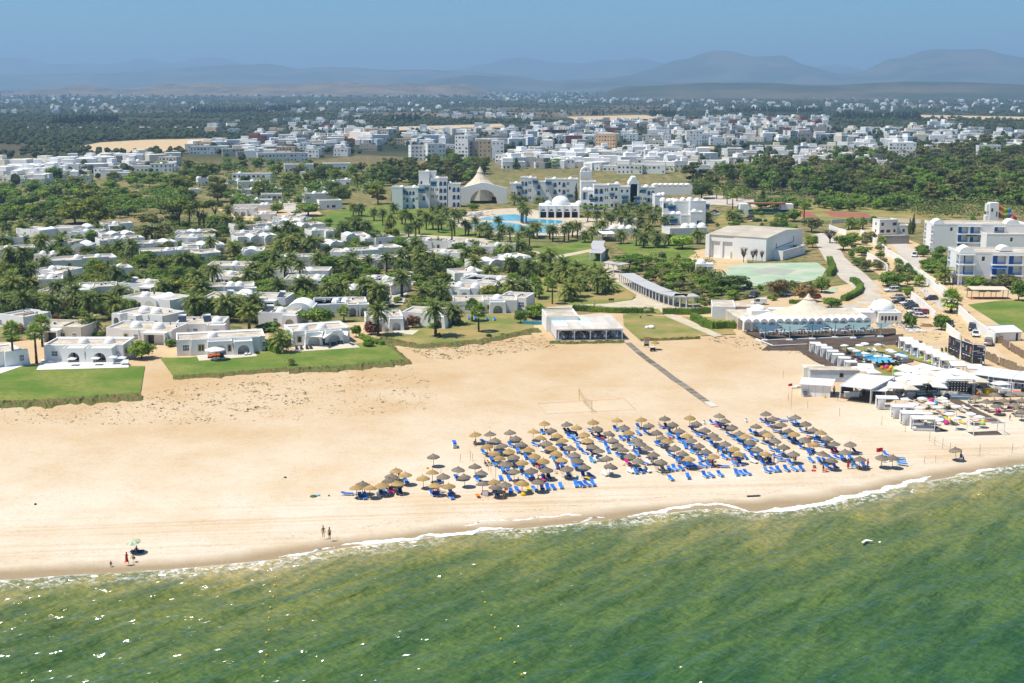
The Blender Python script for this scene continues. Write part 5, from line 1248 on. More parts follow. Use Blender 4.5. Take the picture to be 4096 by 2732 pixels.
palms(Crop(0,1250,4.702),"260,1012,330 690,952,400 800,640,230",'tall fan palm behind the leftmost beach lawn',True,1.3)
palms(GE,"280,650,430 370,400,240 495,640,470 700,690,450 850,600,440 1000,830,555 1355,310,190 1705,345,200 1765,340,210 300,350,90 2240,480,370 1440,1010,935",'date palm behind the front villas')
palms(GE,"2270,690,560",'bushy fan palm behind the oleanders',True)
palms(KB,"1340,430,250 1122,790,560 1130,520,370 1530,475,385 1700,450,350 1650,800,545 1810,690,565 2145,320,200 2260,405,360",'date palm beside the lawn with fan palms')
palms(KB,"1985,660,510 2045,757,560",'fan palm standing on the lawn beside loungers',True,1.15)
palms(KB,"325,1065,1025",'young date palm at the corner of the sail villa lawn',False,.35);palms(KB,"240,945,830",'date palm left of the sail awnings',False,.9)
palms(K2,"285,190,80 350,140,40 600,245,160 245,240,180 375,255,190 445,295,220 490,310,200 575,435,300 520,470,370 640,375,315 785,410,280 880,385,335 670,280,210 725,300,240 760,230,190 820,270,250 470,190,120 40,400,310 115,410,340",'short date palm by the arched walk')
palms(K2,"215,440,290 370,500,320 250,455,370 330,385,290",'fan palm by the arched walk',True,1.15)
palms(K4,"1280,250,175 1200,172,130 1390,335,285 1330,280,245",'fan palm on the verge behind parked cars',True,1.3);palms(K4,"1680,575,455",'large fan palm leaning over the white wall',True,2.1);palms(K4,"1620,312,215",'date palm at the corner of the near apartment block');palms(K4,"2290,210,170",'date palm before the near apartments')
palms(T3,"160,1125,990 200,1040,940 230,1025,930 345,1045,950 375,1070,960 480,1075,960 520,1060,930 555,1030,930 600,1045,920 735,1115,970 790,1000,920 830,1040,910 880,960,840 910,950,850 670,1080,1010 1000,940,870 70,1120,1080 100,910,760 130,890,780 85,900,740 695,890,810 780,900,820",'date palm below the pool',False,.82)
palms(T3,"1140,1110,990 1210,1130,1040 1250,1000,940 1320,1115,1010 1340,1130,1040 1000,1090,1010 1705,1090,1000 1440,1110,1040 1010,830,760 1080,800,740 1190,860,790 1260,870,770 1330,850,780 1380,870,790 1100,880,845 1180,940,880 1590,920,870 20,735,670 100,735,680 240,720,690 420,700,670 960,860,790 1040,890,810 1150,830,770 1290,930,850 1080,950,880 930,880,810 1220,810,745 1400,940,870",'date palm before the hotel facade',False,.82)
palms(T3,"1795,875,830 2000,880,820 2055,880,850 2090,895,870",'date palm at the hotel car park',False,.82);palms(T3,"1880,680,600 1945,680,590 2000,650,570 1975,730,660 2025,775,650 2065,700,640 2140,680,610",'slim fan palm along the hotel drive',True,1.2)
palms(T4,"330,860,740 140,915,865 90,890,850 740,960,900 770,950,890 820,960,920 870,955,890 970,930,880 1040,1140,1080 890,1070,1030 1880,930,880",'fan palm near the tennis courts',True,1.3)
##  measured trees
def trees(C,rows,label):
 for r_ in rows.split():
  k,l,cx,by,w_,h_=r_.split(',');px_plant({'r':'round','u':'umbrella','t':'tall','c':'cypress','n':'conifer','b':'bush','x':'bare'}[k],l,C,float(cx),float(by),float(w_),float(h_),label[k]if isinstance(label,dict)else label)
trees(KA,"u,pine,1490,195,250,145 r,pine,1570,425,285,215 u,pine,820,330,190,120 r,lime,1000,400,135,105 r,mid,815,495,190,155 r,mid,1300,1000,250,215 r,dark,20,525,190,250 r,mid,1760,160,190,140 r,mid,870,190,180,140 r,dark,140,150,200,150 r,dark,1890,640,120,90",{'u':'flat topped pine among the left villas','r':'round leafy tree among the left villas'})
trees(KA,"r,dark,1095,810,310,140",'wide dark tree beside the villa with square parasols');trees(KA,"n,dark,220,405,230,400 n,dark,640,318,160,150 n,dark,1000,300,170,210 c,dark,390,112,55,115 n,dark,500,100,120,110",{'n':'dark conifer among the left villas','c':'narrow cypress among the left villas'})
trees(KA,"b,mid,1620,640,270,100 b,mid,1580,505,210,75 b,olive,580,605,65,85 b,olive,350,570,150,70 b,rose,310,650,160,60 b,rose,1040,640,110,50 b,mid,420,350,160,45 b,mid,1260,400,170,50 b,rose,1640,770,150,70 b,rose,1800,775,170,60 b,mid,760,610,160,70 b,brown,200,760,120,100 b,mid,900,800,120,60 b,mid,1560,885,140,85 b,mid,110,830,180,60 b,mid,1330,500,100,60 b,mid,1190,490,110,45",'garden shrub beside the left villas')
trees(KB,"r,mid,740,395,270,215 r,mid,150,405,260,175 r,mid,560,695,330,195 r,lime,1035,890,115,105 r,olive,290,130,120,95 r,olive,400,140,120,90 r,mid,650,190,200,110 r,mid,70,130,230,140 r,lime,920,800,110,130",'round tree between the front villas')
trees(KB,"b,rose,1060,775,165,150 b,rose,1440,715,210,140 b,rose,100,650,150,85 b,rose,560,475,210,65 b,rose,1780,640,120,100",'oleander bush with dark pink flowers')
trees(KB,"b,lime,1790,195,290,125 b,dark,1870,695,105,75 b,mid,1305,485,110,70 b,mid,380,490,340,110 b,mid,130,745,280,100 b,mid,170,930,180,140 b,mid,1640,720,120,80 b,mid,840,420,120,50 b,mid,520,400,120,40 b,mid,1680,800,70,45 b,mid,2135,800,70,40 b,mid,2270,790,60,35 b,mid,1140,870,100,65",'green shrub between the front villas')
trees(K2,"u,mid,1080,180,340,160 r,mid,220,625,230,170 r,mid,80,675,140,150 r,mid,1400,205,150,120 r,mid,1620,195,190,125 r,dark,2020,360,370,160 r,mid,1500,290,250,110 r,mid,1750,330,120,100 r,olive,1540,370,160,100",'leafy tree along the arched walk')
trees(K4,"r,brown,100,425,210,190 r,brown,340,475,240,210 r,mid,490,395,160,180 r,mid,580,535,190,125 r,mid,1100,335,210,170 r,mid,1200,335,220,135 r,olive,900,195,130,130 r,mid,840,140,150,90 r,mid,1285,440,115,130 b,mid,1300,715,175,165 b,mid,1590,735,165,170",'leafy tree by the car park')
trees(K4,"r,mid,1545,212,250,135 r,mid,1900,365,260,150 r,olive,2030,375,160,135 r,olive,2180,355,240,175 r,mid,2300,465,170,235",'leafy tree before the near apartments')
trees(T4,"r,mid,240,885,170,140 r,olive,400,985,210,160 r,mid,770,1095,165,135 r,mid,690,1150,200,160 r,mid,410,1125,125,140 r,mid,240,1190,150,110 r,mid,860,1200,150,110",'leafy tree near the sports hall');trees(T4,"x,brown,570,1085,180,140",'leafless tree beside the hall');trees(T4,"c,dark,1330,1000,60,190 c,dark,1300,1005,55,150",'dark cypress beside the pump house')
trees(HL,"x,brown,910,800,200,330 x,brown,1090,800,170,270 x,brown,1260,790,120,240 x,brown,1150,780,80,260",'leafless tree before the white hall')
trees(T2,"t,pine,300,625,180,180 t,pine,470,595,140,160 t,dark,600,540,170,165 t,pine,740,515,160,135 r,dark,760,725,190,200 t,pine,1120,725,220,210 r,mid,900,915,165,95 r,mid,890,985,130,90 r,mid,1030,975,100,60 r,mid,1090,1025,115,85 t,dark,1260,565,210,190 t,euc,1400,530,180,170 t,euc,1530,500,190,160 t,euc,1700,530,230,185 t,euc,1850,545,160,150 r,mid,1960,525,160,125 r,mid,200,805,150,105 r,mid,1990,790,120,90 r,mid,1890,840,110,80 n,dark,1745,655,70,130",{'t':'tall shaggy tree behind the hotel gardens','r':'round tree at the edge of the palm lawn','n':'conifer before the left hotel wing'})
trees(T2,"r,mid,480,835,290,140",'broad clipped tree beside the white van');trees(T2,"c,dark,1248,715,26,130 c,dark,1275,715,30,140 c,dark,470,720,30,80",'narrow cypress at the left hotel wing')
trees(T1,"r,pine,690,905,310,250 t,pine,900,945,360,290 r,pine,850,720,340,160 u,pine,960,720,230,120 t,euc,1400,1070,420,270 u,pine,1650,945,280,280 u,pine,1830,950,290,290 u,pine,1980,885,220,210 t,euc,2000,705,270,240 r,pine,1690,615,280,180 r,pine,1880,485,230,170 r,mid,500,525,190,170 r,mid,1150,760,180,130 r,lime,700,640,120,70 r,mid,1500,640,170,120 r,mid,1960,980,160,180 r,mid,300,590,130,110 r,mid,1480,420,200,110",{'r':'round dense tree in the wooded patch','t':'big shaggy tree in the wooded patch','u':'flat topped pine in the wooded patch'})
trees(T3,"t,euc,1660,525,280,200 t,dark,2040,555,170,200 t,dark,2230,560,270,200 r,dark,1740,675,240,165 r,mid,400,395,165,105",{'t':'tall dark gum tree beyond the hotel','r':'dense tree beyond the hotel'})
trees(T3,"c,dark,115,665,58,130 n,dark,270,695,85,170 c,dark,590,712,52,180 c,dark,655,718,48,160 c,dark,570,702,42,130 c,dark,845,750,74,185 c,dark,455,692,28,70 c,dark,2300,735,80,180",{'c':'dark cypress before the hotel facade','n':'dark conifer before the hotel facade'})
trees(T3,"u,lime,690,805,190,80 u,lime,850,810,160,75",'bright flat topped pine beside the pool pavilion');trees(T3,"r,lime,1565,1140,240,160",'round bright tree beside the low domed bar');trees(T3,"c,dark,625,325,60,105 c,dark,240,385,60,105 c,dark,215,380,40,80 c,dark,1125,325,40,70 c,dark,1150,328,45,75 c,dark,1200,330,40,75 c,dark,1225,330,35,70 n,dark,40,405,110,110",{'c':'cypress amid houses behind the hotel','n':'layered pine among the white houses'})
trees(T1,"c,dark,745,505,40,90 c,dark,1225,485,28,95 c,dark,1245,485,24,70 c,dark,640,425,25,45 c,dark,975,405,35,75 c,dark,1010,405,45,70 c,dark,935,370,35,60 c,dark,1075,420,50,65 c,dark,680,530,35,60 c,dark,255,370,28,60 c,dark,1310,375,25,60 c,dark,590,400,50,90",'cypress amid houses at left')
def hedge(C,pts,w_,h_,label,lv='mid'):
 P=[C(*q)for q in nums(pts)];t=thing('hedge',label,'hedge',P[0]);r=random.Random(len(label))
 for i in range(len(P)-1):
  a,b=P[i]-P[0],P[i+1]-P[0];Ln=(b-a).length;d=(b-a).normalized();s=Vector((-d.y,d.x,0));mb=MB()
  c0=a+s*0
  ang=math.atan2(d.y,d.x);mb.tr(a.x,a.y,0,ang);mb.box(-.1,-w_*.42,0,Ln+.1,w_*.42,h_*.9);mb.T=None
  for j in range(int(Ln*w_*16+Ln*h_*22)):
   u=r.uniform(0,Ln)
   if r.random()<.45:q,nn=a+d*u+s*r.uniform(-w_/2,w_/2)+Vector((0,0,h_*r.uniform(.86,1.06))),Vector((0,0,1))
   else:sd=r.choice((-1,1,-1));q,nn=a+d*u+s*sd*w_/2*r.uniform(.85,1.1)+Vector((0,0,h_*r.random())),s*sd
   leaf(mb,q,nn+Vector((r.gauss(0,.5),r.gauss(0,.5),r.gauss(0,.5)+.2)),.34*r.uniform(.6,1.3),r)
  O('hedge_length',mb.mesh('hedge_length',L[lv]),t)
 return t
hedge(K2,"560,555 700,560 850,575 1000,580 1150,580 1300,580",1.6,1.6,'clipped hedge behind the beach restaurant');hedge(K2,"1385,590 1500,590 1650,592 1820,580",1.6,1.8,'clipped hedge below the arched walk');hedge(K2,"1660,640 1730,680 1780,715 1850,725",1.8,2.0,'bushy hedge beside the round fronted restaurant');hedge(K2,"1860,725 1950,720 2045,720",1.8,2.0,'short hedge before the white arcade')
hedge(S3,"90,880 130,930 200,955",1.3,1.6,'hedge left of the sail villa lawn');hedge(S3,"960,810 1060,850 1165,880",1.2,1.3,'hedge on the bank beside the sail villa');hedge(K4,"690,470 760,440 830,400 850,350 800,300 770,290",1.9,1.6,'curving hedge beside the concrete road');hedge(K4,"200,490 320,500 430,495",1.4,1.2,'low hedge behind the tented restaurant');hedge(K4,"560,240 600,200 570,130 560,110",1.8,2.2,'tall hedge at the corner of the green court')
hedge(T4,"60,930 150,920",1.5,1.2,'clipped hedge by the hotel car park','lime');hedge(T4,"170,935 260,945",1.5,1.0,'second clipped hedge by the hotel car park','lime');hedge(K2,"1120,180 1300,200 1420,215",1.5,1.4,'hedge behind the arched walk','dark')
##  planted areas
def inpoly(P,x,y):
 r=False
 for i in range(len(P)):
  a,b=P[i],P[i-1]
  if(a.y>y)!=(b.y>y)and x<(b.x-a.x)*(y-a.y)/(b.y-a.y)+a.x:r=not r
 return r
def grow(poly,cnt,mixture,label,sep=.62,avoid=True,C=F,seed=1,group=None):
 ""
 r=random.Random(seed);P=[Vector((*q,0))for q in nums(poly)];x0,x1=min(q.x for q in P),max(q.x for q in P);y0,y1=min(q.y for q in P),max(q.y for q in P)
 k=tries=0;loc=[]
 while k<cnt and tries<cnt*40:
  tries+=1;x,y=r.uniform(x0,x1),r.uniform(y0,y1)
  if not inpoly(P,x,y):continue
  x,y,_=C(x,y)
  kd,lv,a,b,hw,_=r.choices(mixture,[m[5]for m in mixture])[0];w_=r.uniform(a,b)
  if avoid and in_foot(x,y,w_*.22-.8):continue
  if any((x-u)**2+(y-v)**2<(sep*(w_*.5+q*.5))**2 for u,v,q in loc):continue
  if any((x-u)**2+(y-v)**2<(q+w_*.25)**2 for u,v,q in OCC[:OC0]):continue
  loc.append((x,y,w_));k+=1
  plant(kd,lv,Vector((x,y,0)),w_,w_*hw*r.uniform(.85,1.15),label[kd]if isinstance(label,dict)else label,group)
OC0=len(OCC)
GUM=[('tall','euc',11,16,.92,4),('tall','dark',10,15,.92,2.5),('round','mid',9,14,.85,3.5),('tall','mid',10,14,.92,2.5),('round','dark',9,13,.85,1.5)]
GL={'tall':'gum tree in the right wood','round':'rounded tree in the right wood'}
grow("1840,400 1900,372 2050,352 2200,330 2351,335 2500,345 2500,490 2351,478 2250,468 2150,472 2040,485 1930,462 1850,455",262,GUM,GL,.42,True,F,2)
grow("1620,405 1740,382 1830,395 1840,450 1760,448 1700,430 1640,440",34,GUM,{'tall':'gum tree behind the hotel drive','round':'rounded tree behind the hotel drive'},.6,True,F,3)
grow("1700,482 1760,472 1860,470 1900,458 2010,462 2040,478 1960,486 1870,482",40,[('round','mid',5.5,8.5,.85,1)],'tree by the tennis courts',.5,True,F,4)
grow("-20,430 60,445 200,425 330,400 420,405 455,440 420,490 300,500 150,505 60,520 -20,525",140,[('round','mid',6,11,.7,4),('round','dark',6,11,.7,2),('round','pine',7,11,.75,2),('bush','olive',4,7,.65,2),('round','lime',5,8,.7,1)],{'round':'tree in the left thicket','bush':'grey bush in the left thicket'},.6,True,F,5)
VG=[('round','mid',4,7.5,.8,4),('bush','mid',2.6,5,.62,5),('bush','dark',2.6,5,.62,2.5),('bush','olive',2.4,4.2,.62,2),('round','dark',4,7,.8,2),('bush','rose',2,3.6,.65,1.2),('round','pine',5,7.5,.8,1.2)]
grow("-10,545 250,530 520,500 560,560 500,640 380,700 250,735 -10,740",170,VG,{'round':'garden tree of the left villas','bush':'garden shrub of the left villas'},.55,True,F,6)
grow("520,510 700,500 900,545 960,600 900,690 700,745 480,745 400,700 500,640 560,560",170,VG,{'round':'garden tree of the middle villas','bush':'garden shrub of the middle villas'},.55,True,F,7)
grow("930,560 1215,570 1225,640 1200,700 1020,735 940,715 960,640",80,VG,{'round':'garden tree of the right villas','bush':'garden shrub of the right villas'},.6,True,F,8)
grow("1390,598 1470,600 1560,590 1640,606 1660,640 1690,662 1880,655 1890,668 1830,690 1720,692 1620,706 1540,672 1450,630",105,[('bush','mid',1.8,3.6,.75,4),('bush','olive',1.8,3.2,.7,3),('round','mid',3,5,.8,2),('bush','rose',1.6,2.6,.7,.8),('round','olive',3,4.5,.85,1)],{'round':'garden tree near the green court','bush':'garden shrub near the green court'},.62,True,F,9)
grow("830,395 1060,352 1150,395 1060,425 890,432",64,[('tall','euc',9,13,.95,2),('tall','dark',9,13,.95,2),('round','mid',7,10,.85,3),('round','pine',7,10,.85,1)],{'tall':'tall tree near the canvas peak','round':'round tree near the canvas peak'},.6,True,F,10)
grow("400,380 640,375 840,395 900,440 700,470 560,480 440,430",85,[('round','mid',6,10,.8,3),('round','dark',6,10,.8,2),('tall','pine',7,11,.95,2),('bush','mid',3.5,6,.65,2)],{'tall':'shaggy tree among domed houses','round':'round tree among domed houses','bush':'shrub among domed houses'},.65,True,F,11)
grow("1600,520 1660,512 1700,470 1830,480 1880,500 1860,530 1700,530",26,[('bush','mid',2,3.5,.7,3),('round','mid',3,5,.85,2)],{'bush':'shrub by the hotel car park','round':'tree by the hotel car park'},.8,True,F,12)
grow("1930,560 2000,540 2060,600 2120,640 2080,680 2020,650 1960,610",22,[('bush','mid',2,4,.75,3),('round','olive',3,5,.85,2)],{'bush':'shrub on the dusty verge','round':'tree on the dusty verge'},.8,True,F,13)
grow("2110,560 2170,560 2185,650 2130,640",12,[('round','mid',4,6.5,.8,1)],'tree left of the rear apartment block',.7,True,F,14)
def undergrowth(polys,label,mat,size,seed,nl=16,lf=.8,z0=0.0,name='undergrowth'):
 r=random.Random(seed);mb=MB()
 for poly,cnt in polys:
  P=[Vector((*q,0))for q in nums(poly)];x0,x1=min(q.x for q in P),max(q.x for q in P);y0,y1=min(q.y for q in P),max(q.y for q in P)
  for k in range(cnt):
   x,y=r.uniform(x0,x1),r.uniform(y0,y1)
   if not inpoly(P,x,y):continue
   x,y,_=F(x,y)
   if vn1(x*.07+1)*vn1(y*.05+x*.03)<.12 or in_foot(x,y,.2):continue
   s=r.uniform(*size)
   for j in range(nl):
    d=Vector((r.gauss(0,1),r.gauss(0,1),abs(r.gauss(0,1))+.1)).normalized();leaf(mb,Vector((x,y,z0*s))+Vector((d.x*s,d.y*s,d.z*s*.7)),d+Vector((r.gauss(0,.4),r.gauss(0,.4),.3)),s*lf,r)
 return structure(O(name,mb.mesh(name,mat)),'stuff',label)
GP=("-10,545 250,530 520,500 560,560 500,640 380,700 250,735 -10,740","520,510 700,500 900,545 960,600 900,690 700,745 480,745 400,700 500,640 560,560","930,560 1215,570 1225,640 1200,690 1020,725 940,705 960,640","1390,598 1470,600 1560,590 1640,606 1660,640 1690,662 1880,655 1890,668 1830,690 1720,692 1620,706 1540,672 1450,630")
undergrowth(((GP[0],900),(GP[1],900),(GP[2],400),(GP[3],420)),'low green planting between the villas',L['mid'],(.5,1.3),41)
undergrowth(((GP[0],350),(GP[1],350),(GP[2],160),(GP[3],160)),'dry grey planting between the villas',L['olive'],(.4,1.0),42)
undergrowth((("1840,395 1900,360 2050,352 2200,330 2500,345 2500,490 2250,468 2040,485 1850,455 1640,440 1620,405",900),("-20,430 330,400 455,440 420,490 150,505 -20,525",620),("400,380 640,375 840,395 900,440 700,470 560,480 440,430",420),("830,395 1060,352 1150,395 1060,425 890,432",260)),'green scrub under the trees',L['dark'],(1.0,2.6),43)
undergrowth((("1840,395 1900,360 2050,352 2200,330 2500,345 2500,420 2200,400 2000,420 1850,430 1640,430 1620,405",900),),'far crowns of the wood on the right',L['euc'],(3.2,5.2),44,42,.34,.9,'woodland')
undergrowth((("1840,420 2000,420 2200,400 2500,420 2500,488 2250,466 2040,484 1850,452",620),),'near crowns deep inside the right wood',L['mid'],(2.6,4.8),45,46,.3,.7,'woodland')
undergrowth(((GP[0],1000),(GP[1],1000),(GP[2],450),(GP[3],260)),'dense dark shrubbery between the villas',L['dark'],(1.2,2.7),46,44,.30,.45,'shrubbery')
undergrowth(((GP[0],600),(GP[1],600),(GP[2],300),(GP[3],200)),'bright shrubbery between the villas',L['mid'],(1.1,2.4),47,40,.30,.45,'shrubbery')
undergrowth((("400,380 640,375 840,395 900,440 700,470 560,480 440,430",330),("-20,430 330,400 455,440 420,490 150,505 -20,525",520),("830,395 1060,352 1150,395 1060,425 890,432",300),("1140,395 1330,392 1640,406 1640,420 1330,402 1140,402",160)),'dense tree crowns behind the gardens',L['mid'],(2.2,4.4),48,46,.30,.7,'woodland')
undergrowth((("1560,400 1700,420 1850,455 1850,472 1720,468 1600,450",240),("2020,480 2250,470 2400,480 2400,505 2200,510 2040,500",160),("1140,352 1640,345 1640,350 1140,358",60)),'tree crowns around the hotel grounds',L['dark'],(2.0,4.0),49,44,.30,.7,'woodland')
r_=random.Random(77)
for g_,n_ in((GP[0],26),(GP[1],26),(GP[2],12)):
 P=[Vector((*q,0))for q in nums(g_)];k=0
 while k<n_:
  x,y=r_.uniform(min(q.x for q in P),max(q.x for q in P)),r_.uniform(min(q.y for q in P),max(q.y for q in P));q=F(x,y)
  if inpoly(P,x,y)and not in_foot(q.x,q.y,.3):palm(q,r_.uniform(3.5,6.5),'date palm standing in the villa shrubbery',False,r_.uniform(.8,1.0));k+=1
##  beach: straw parasols, loungers, people
def strawmat(name,a,b):
 n=N(name);p=n.objc();w=n.noise(9,n.scale(p,1,1,.15),4,.7)
 k=n.mix(n.step(w,.35,.65),a,b);k=n.mix(1.0,k,n.ramp(n.rand(),(0,g3(.78)),(1,g3(1.1))),'MULTIPLY')
 n.bump(n.noise(14,p,3,.7),.8,.05);return n.out(k,.95,.1)
M['strawg']=strawmat('grey_thatch',(.145,.115,.084,1),(.29,.24,.185,1));M['strawt']=strawmat('tan_straw',(.30,.195,.075,1),(.50,.345,.15,1))
def parasol_proto(mat,spiky,seed):
 r=random.Random(seed);n_=22
 def tier(z0,r0,z1,r1,rag):
  mb=MB();vs=[];
  for j,(z,q)in enumerate(((z0,r0),(z0+.05,r0*.985),((z0+z1)/2+.06,(r0+r1)/2),(z1,r1))):
   for i in range(n_):
    k=1+(rag*(r.random()-.5)if j<2 else 0);vs.append((q*k*math.cos(2*PI*i/n_),q*k*math.sin(2*PI*i/n_),z-(rag*.5*r.random()if j==0 else 0)))
  mb.add(vs,[(j*n_+i,j*n_+(i+1)%n_,(j+1)*n_+(i+1)%n_,(j+1)*n_+i)for j in range(3)for i in range(n_)],False);return mb
 low=tier(1.60,1.10,1.98,.50,.09).mesh('lower_thatch',mat);up=tier(1.84,.72,2.17,.06,.10).mesh('upper_thatch',mat)
 t=MB()
 if spiky:t.rod((0,0,2.12),(.05,0,2.36),.06,.04,5);t.rod((.05,0,2.36),(.16,.03,2.50),.05,.015,5)
 else:
  for i in range(22):
   a=i*2.4;t.rod((0,0,2.08),(.26*math.cos(a)*r.random(),.26*math.sin(a)*r.random(),2.2+.16*r.random()),.035,.01,3)
 pole=MB().rod((0,0,-.2),(0,0,1.95),.045,.04,6).mesh('pole',M['wood'])
 return('straw_parasol','parasol',[('pole',pole),('lower_thatch',low),('upper_thatch',up),('tuft',t.mesh('tuft',mat))])
PG=[parasol_proto(M['strawg'],False,i)for i in range(3)];PTN=[parasol_proto(M['strawt'],True,i+5)for i in range(3)]
PSPOT=[]
def parasols(C,s):
 for i,q in enumerate(s.split()):
  k,x,y=q[0],*map(float,q[1:].split(','));p=C(x,y,1.88);p.z=0;PSPOT.append(p)
  pr=(PTN if k=='t' else PG)[i%3]
  e=put(pr,'golden straw beach parasol' if k=='t' else 'weathered grey thatched beach parasol',p,rnd.random()*6,None,'straw parasols on the hotel beach')
  e.rotation_euler=(rnd.gauss(0,.05),rnd.gauss(0,.05),rnd.random()*6)
parasols(U1,"t287,913 g340,880 t407,917 t525,888 t658,758 g605,808 t740,795 g585,850 t663,875 t903,825 t985,775 g998,627 g1087,808 t1013,893 t1138,900 g1218,745 g1285,815 g1377,720 g1430,780 g1447,882 t1557,862 g1560,910 g1655,885 t1807,868 g1955,860 t1390,425 g1520,422 g1703,407 g1748,460 t1910,400 g1557,480 t1495,533 g1632,528 g1800,518 t1973,458 t2017,325 g2080,388 t1557,597 t1690,580 t1868,565 g2035,505 t1597,642 g1735,632 t1922,622 t2073,548 g1662,692 t1810,682 t2000,665 t2120,597 t2168,660 g1737,765 g1900,755 g2035,748 g2225,737 g2228,333 t2130,437 t2187,482 g2243,550 t2310,362 g2290,612 g2315,660")
parasols(U2,"t113,312 t330,297 t560,290 g772,278 t1000,270 g1268,255 g1705,235 g1768,280 g1972,268 g1322,303 g2065,325 g152,372 g395,360 g625,343 g840,332 g1055,325 g1390,357 g1610,352 g1840,335 t30,425 g243,415 t440,408 g692,407 g905,393 g1137,385 g1455,418 g1688,408 g1905,395 g2137,385 t2200,407 t60,480 g295,480 g515,475 g745,460 t975,440 g1215,433 t1510,443 t1720,430 t1960,420 g100,535 g340,525 g540,507 t785,482 g1017,478 g1240,463 g1550,495 g1778,480 g2050,470 g2258,460 g165,575 g380,565 g608,555 g860,548 g1083,530 g1320,510 t1412,558 g1615,563 g1865,540 t2135,515 g2330,512 g240,645 g450,622 g665,610 g925,598 g1143,582 t1443,607 t1690,605 g1953,602 g2212,602 g30,725 g262,715 g522,668 g728,675 t993,650 t1220,630 g2298,662")
parasols(K3,"g763,1088 g715,1160 g845,1225 g1042,1208 g1147,1212 g1735,1140")
n=N('blue_mattress');rr_=n.rand();M['mattress']=n.out(n.ramp(rr_,(0,(.012,.10,.42)),(.6,(.018,.15,.56)),(.85,(.04,.22,.62)),(1,(.12,.32,.62))),.7,.3)
M['navy']=simple('navy_mattress',(.012,.03,.14),.7);M['yellow']=simple('yellow_cloth',(.72,.47,.01),.8);M['magenta']=simple('magenta_cloth',(.62,.02,.22),.8);M['limec']=simple('lime_cloth',(.38,.60,.03),.8);M['orange']=simple('orange_cloth',(.75,.18,.02),.8);M['turq']=simple('turquoise_cloth',(.05,.38,.62),.8);M['sandc']=simple('sand_mesh',(.52,.44,.33),.8);M['red']=simple('red_cloth',(.62,.02,.02),.7)
def lounger_proto(mat,frame,back=.55):
 f=MB()
 for sx in(-.31,.31):f.bar((sx,-.95,.26),(sx,.95,.26),.07)
 for y_ in(-.75,.55):
  for sx in(-.31,.31):f.bar((sx,y_,.26),(sx*1.05,y_-.12,0),.06)
 for i in range(5):f.bar((-.3,-.9+i*.4,.27),(.3,-.9+i*.4,.27),.05)
 c=MB();c.box(-.30,-.97,.295,.30,.30,.37,True)
 b=MB();cz,sz=math.cos(back),math.sin(back);L_=.72
 b.add([(-.30,.30,.295),(.30,.30,.295),(.30,.30+L_*cz,.295+L_*sz),(-.30,.30+L_*cz,.295+L_*sz),(-.30,.30-.07*sz,.375),(.30,.30-.07*sz,.375),(.30,.30+L_*cz-.07*sz,.37+L_*sz),(-.30,.30+L_*cz-.07*sz,.37+L_*sz)],[(3,2,1,0),(4,5,6,7),(0,1,5,4),(1,2,6,5),(2,3,7,6),(3,0,4,7)])
 return('sun_lounger','sun lounger',[('frame',f.mesh('frame',frame)),('mattress',c.mesh('mattress',mat)),('backrest',b.mesh('backrest',mat))])
LB=[lounger_proto(M['mattress'],M['white'],b_)for b_ in(.25,.5,.75)]
LX={'y':lounger_proto(M['yellow'],M['white'],.6),'w':lounger_proto(M['fabric'],M['white'],.5),'k':lounger_proto(M['sandc'],M['white'],.6),'n':lounger_proto(M['navy'],M['white'],.7),'p':lounger_proto(M['magenta'],M['white'],.7)}
LNAME={'y':'yellow sun lounger among the parasols','w':'white cushioned sun lounger among the parasols','k':'grey sun lounger among the parasols','n':'dark navy sun lounger among the parasols','p':'sun lounger with a reddish towel among the parasols'}
def loungers(C,s,dflt='d'):
 for i,q in enumerate(s.split()):
  v=q.split(',');x,y=float(v[0]),float(v[1]);k=v[2]if len(v)>2 else 'd';p=C(x,y,.3);p.z=0
  rz={'d':.28,'r':.75,'h':1.35,'l':-.5}.get(k[0],.3)+rnd.gauss(0,.12);col=k[1]if len(k)>1 else ''
  put(LX[col]if col else LB[i%3],LNAME[col]if col else 'blue sun lounger on the hotel beach',p,rz,None,'sun loungers on the hotel beach')
loungers(U1,"205,972,h 325,997 367,1003 515,975,dn 555,965 610,950,dp 695,962,dn 748,862 990,975 1035,978 1157,1003 1160,960,dn 1207,825 1050,857 1465,597,r 1465,495,r 1410,850 1535,668 1565,705 1635,765 1683,755 1615,835 1692,835 1570,975,dn 1705,950 1768,942 1865,925,dy 1925,930 1993,922,dn 2045,918 2097,915 2167,905 1860,820 1905,822 2010,835,dn 2063,825,dn 2240,805,dn 2195,805,dk 2305,890 2345,888 1770,580 1710,530,r 1935,523,r 1998,410 2045,415,dn 2220,402,rn 2262,402,rn 2250,452,r 2290,452,r 2330,445,rn 2310,495,r 2165,548 2005,575,rw 2070,575,rn 1625,600,r 1845,640 1895,680 1920,660 1960,725 2000,715 1760,710,r 1800,745 2100,655 2135,725 2180,722 2290,720 2325,715 2225,620 2330,550 2270,660")
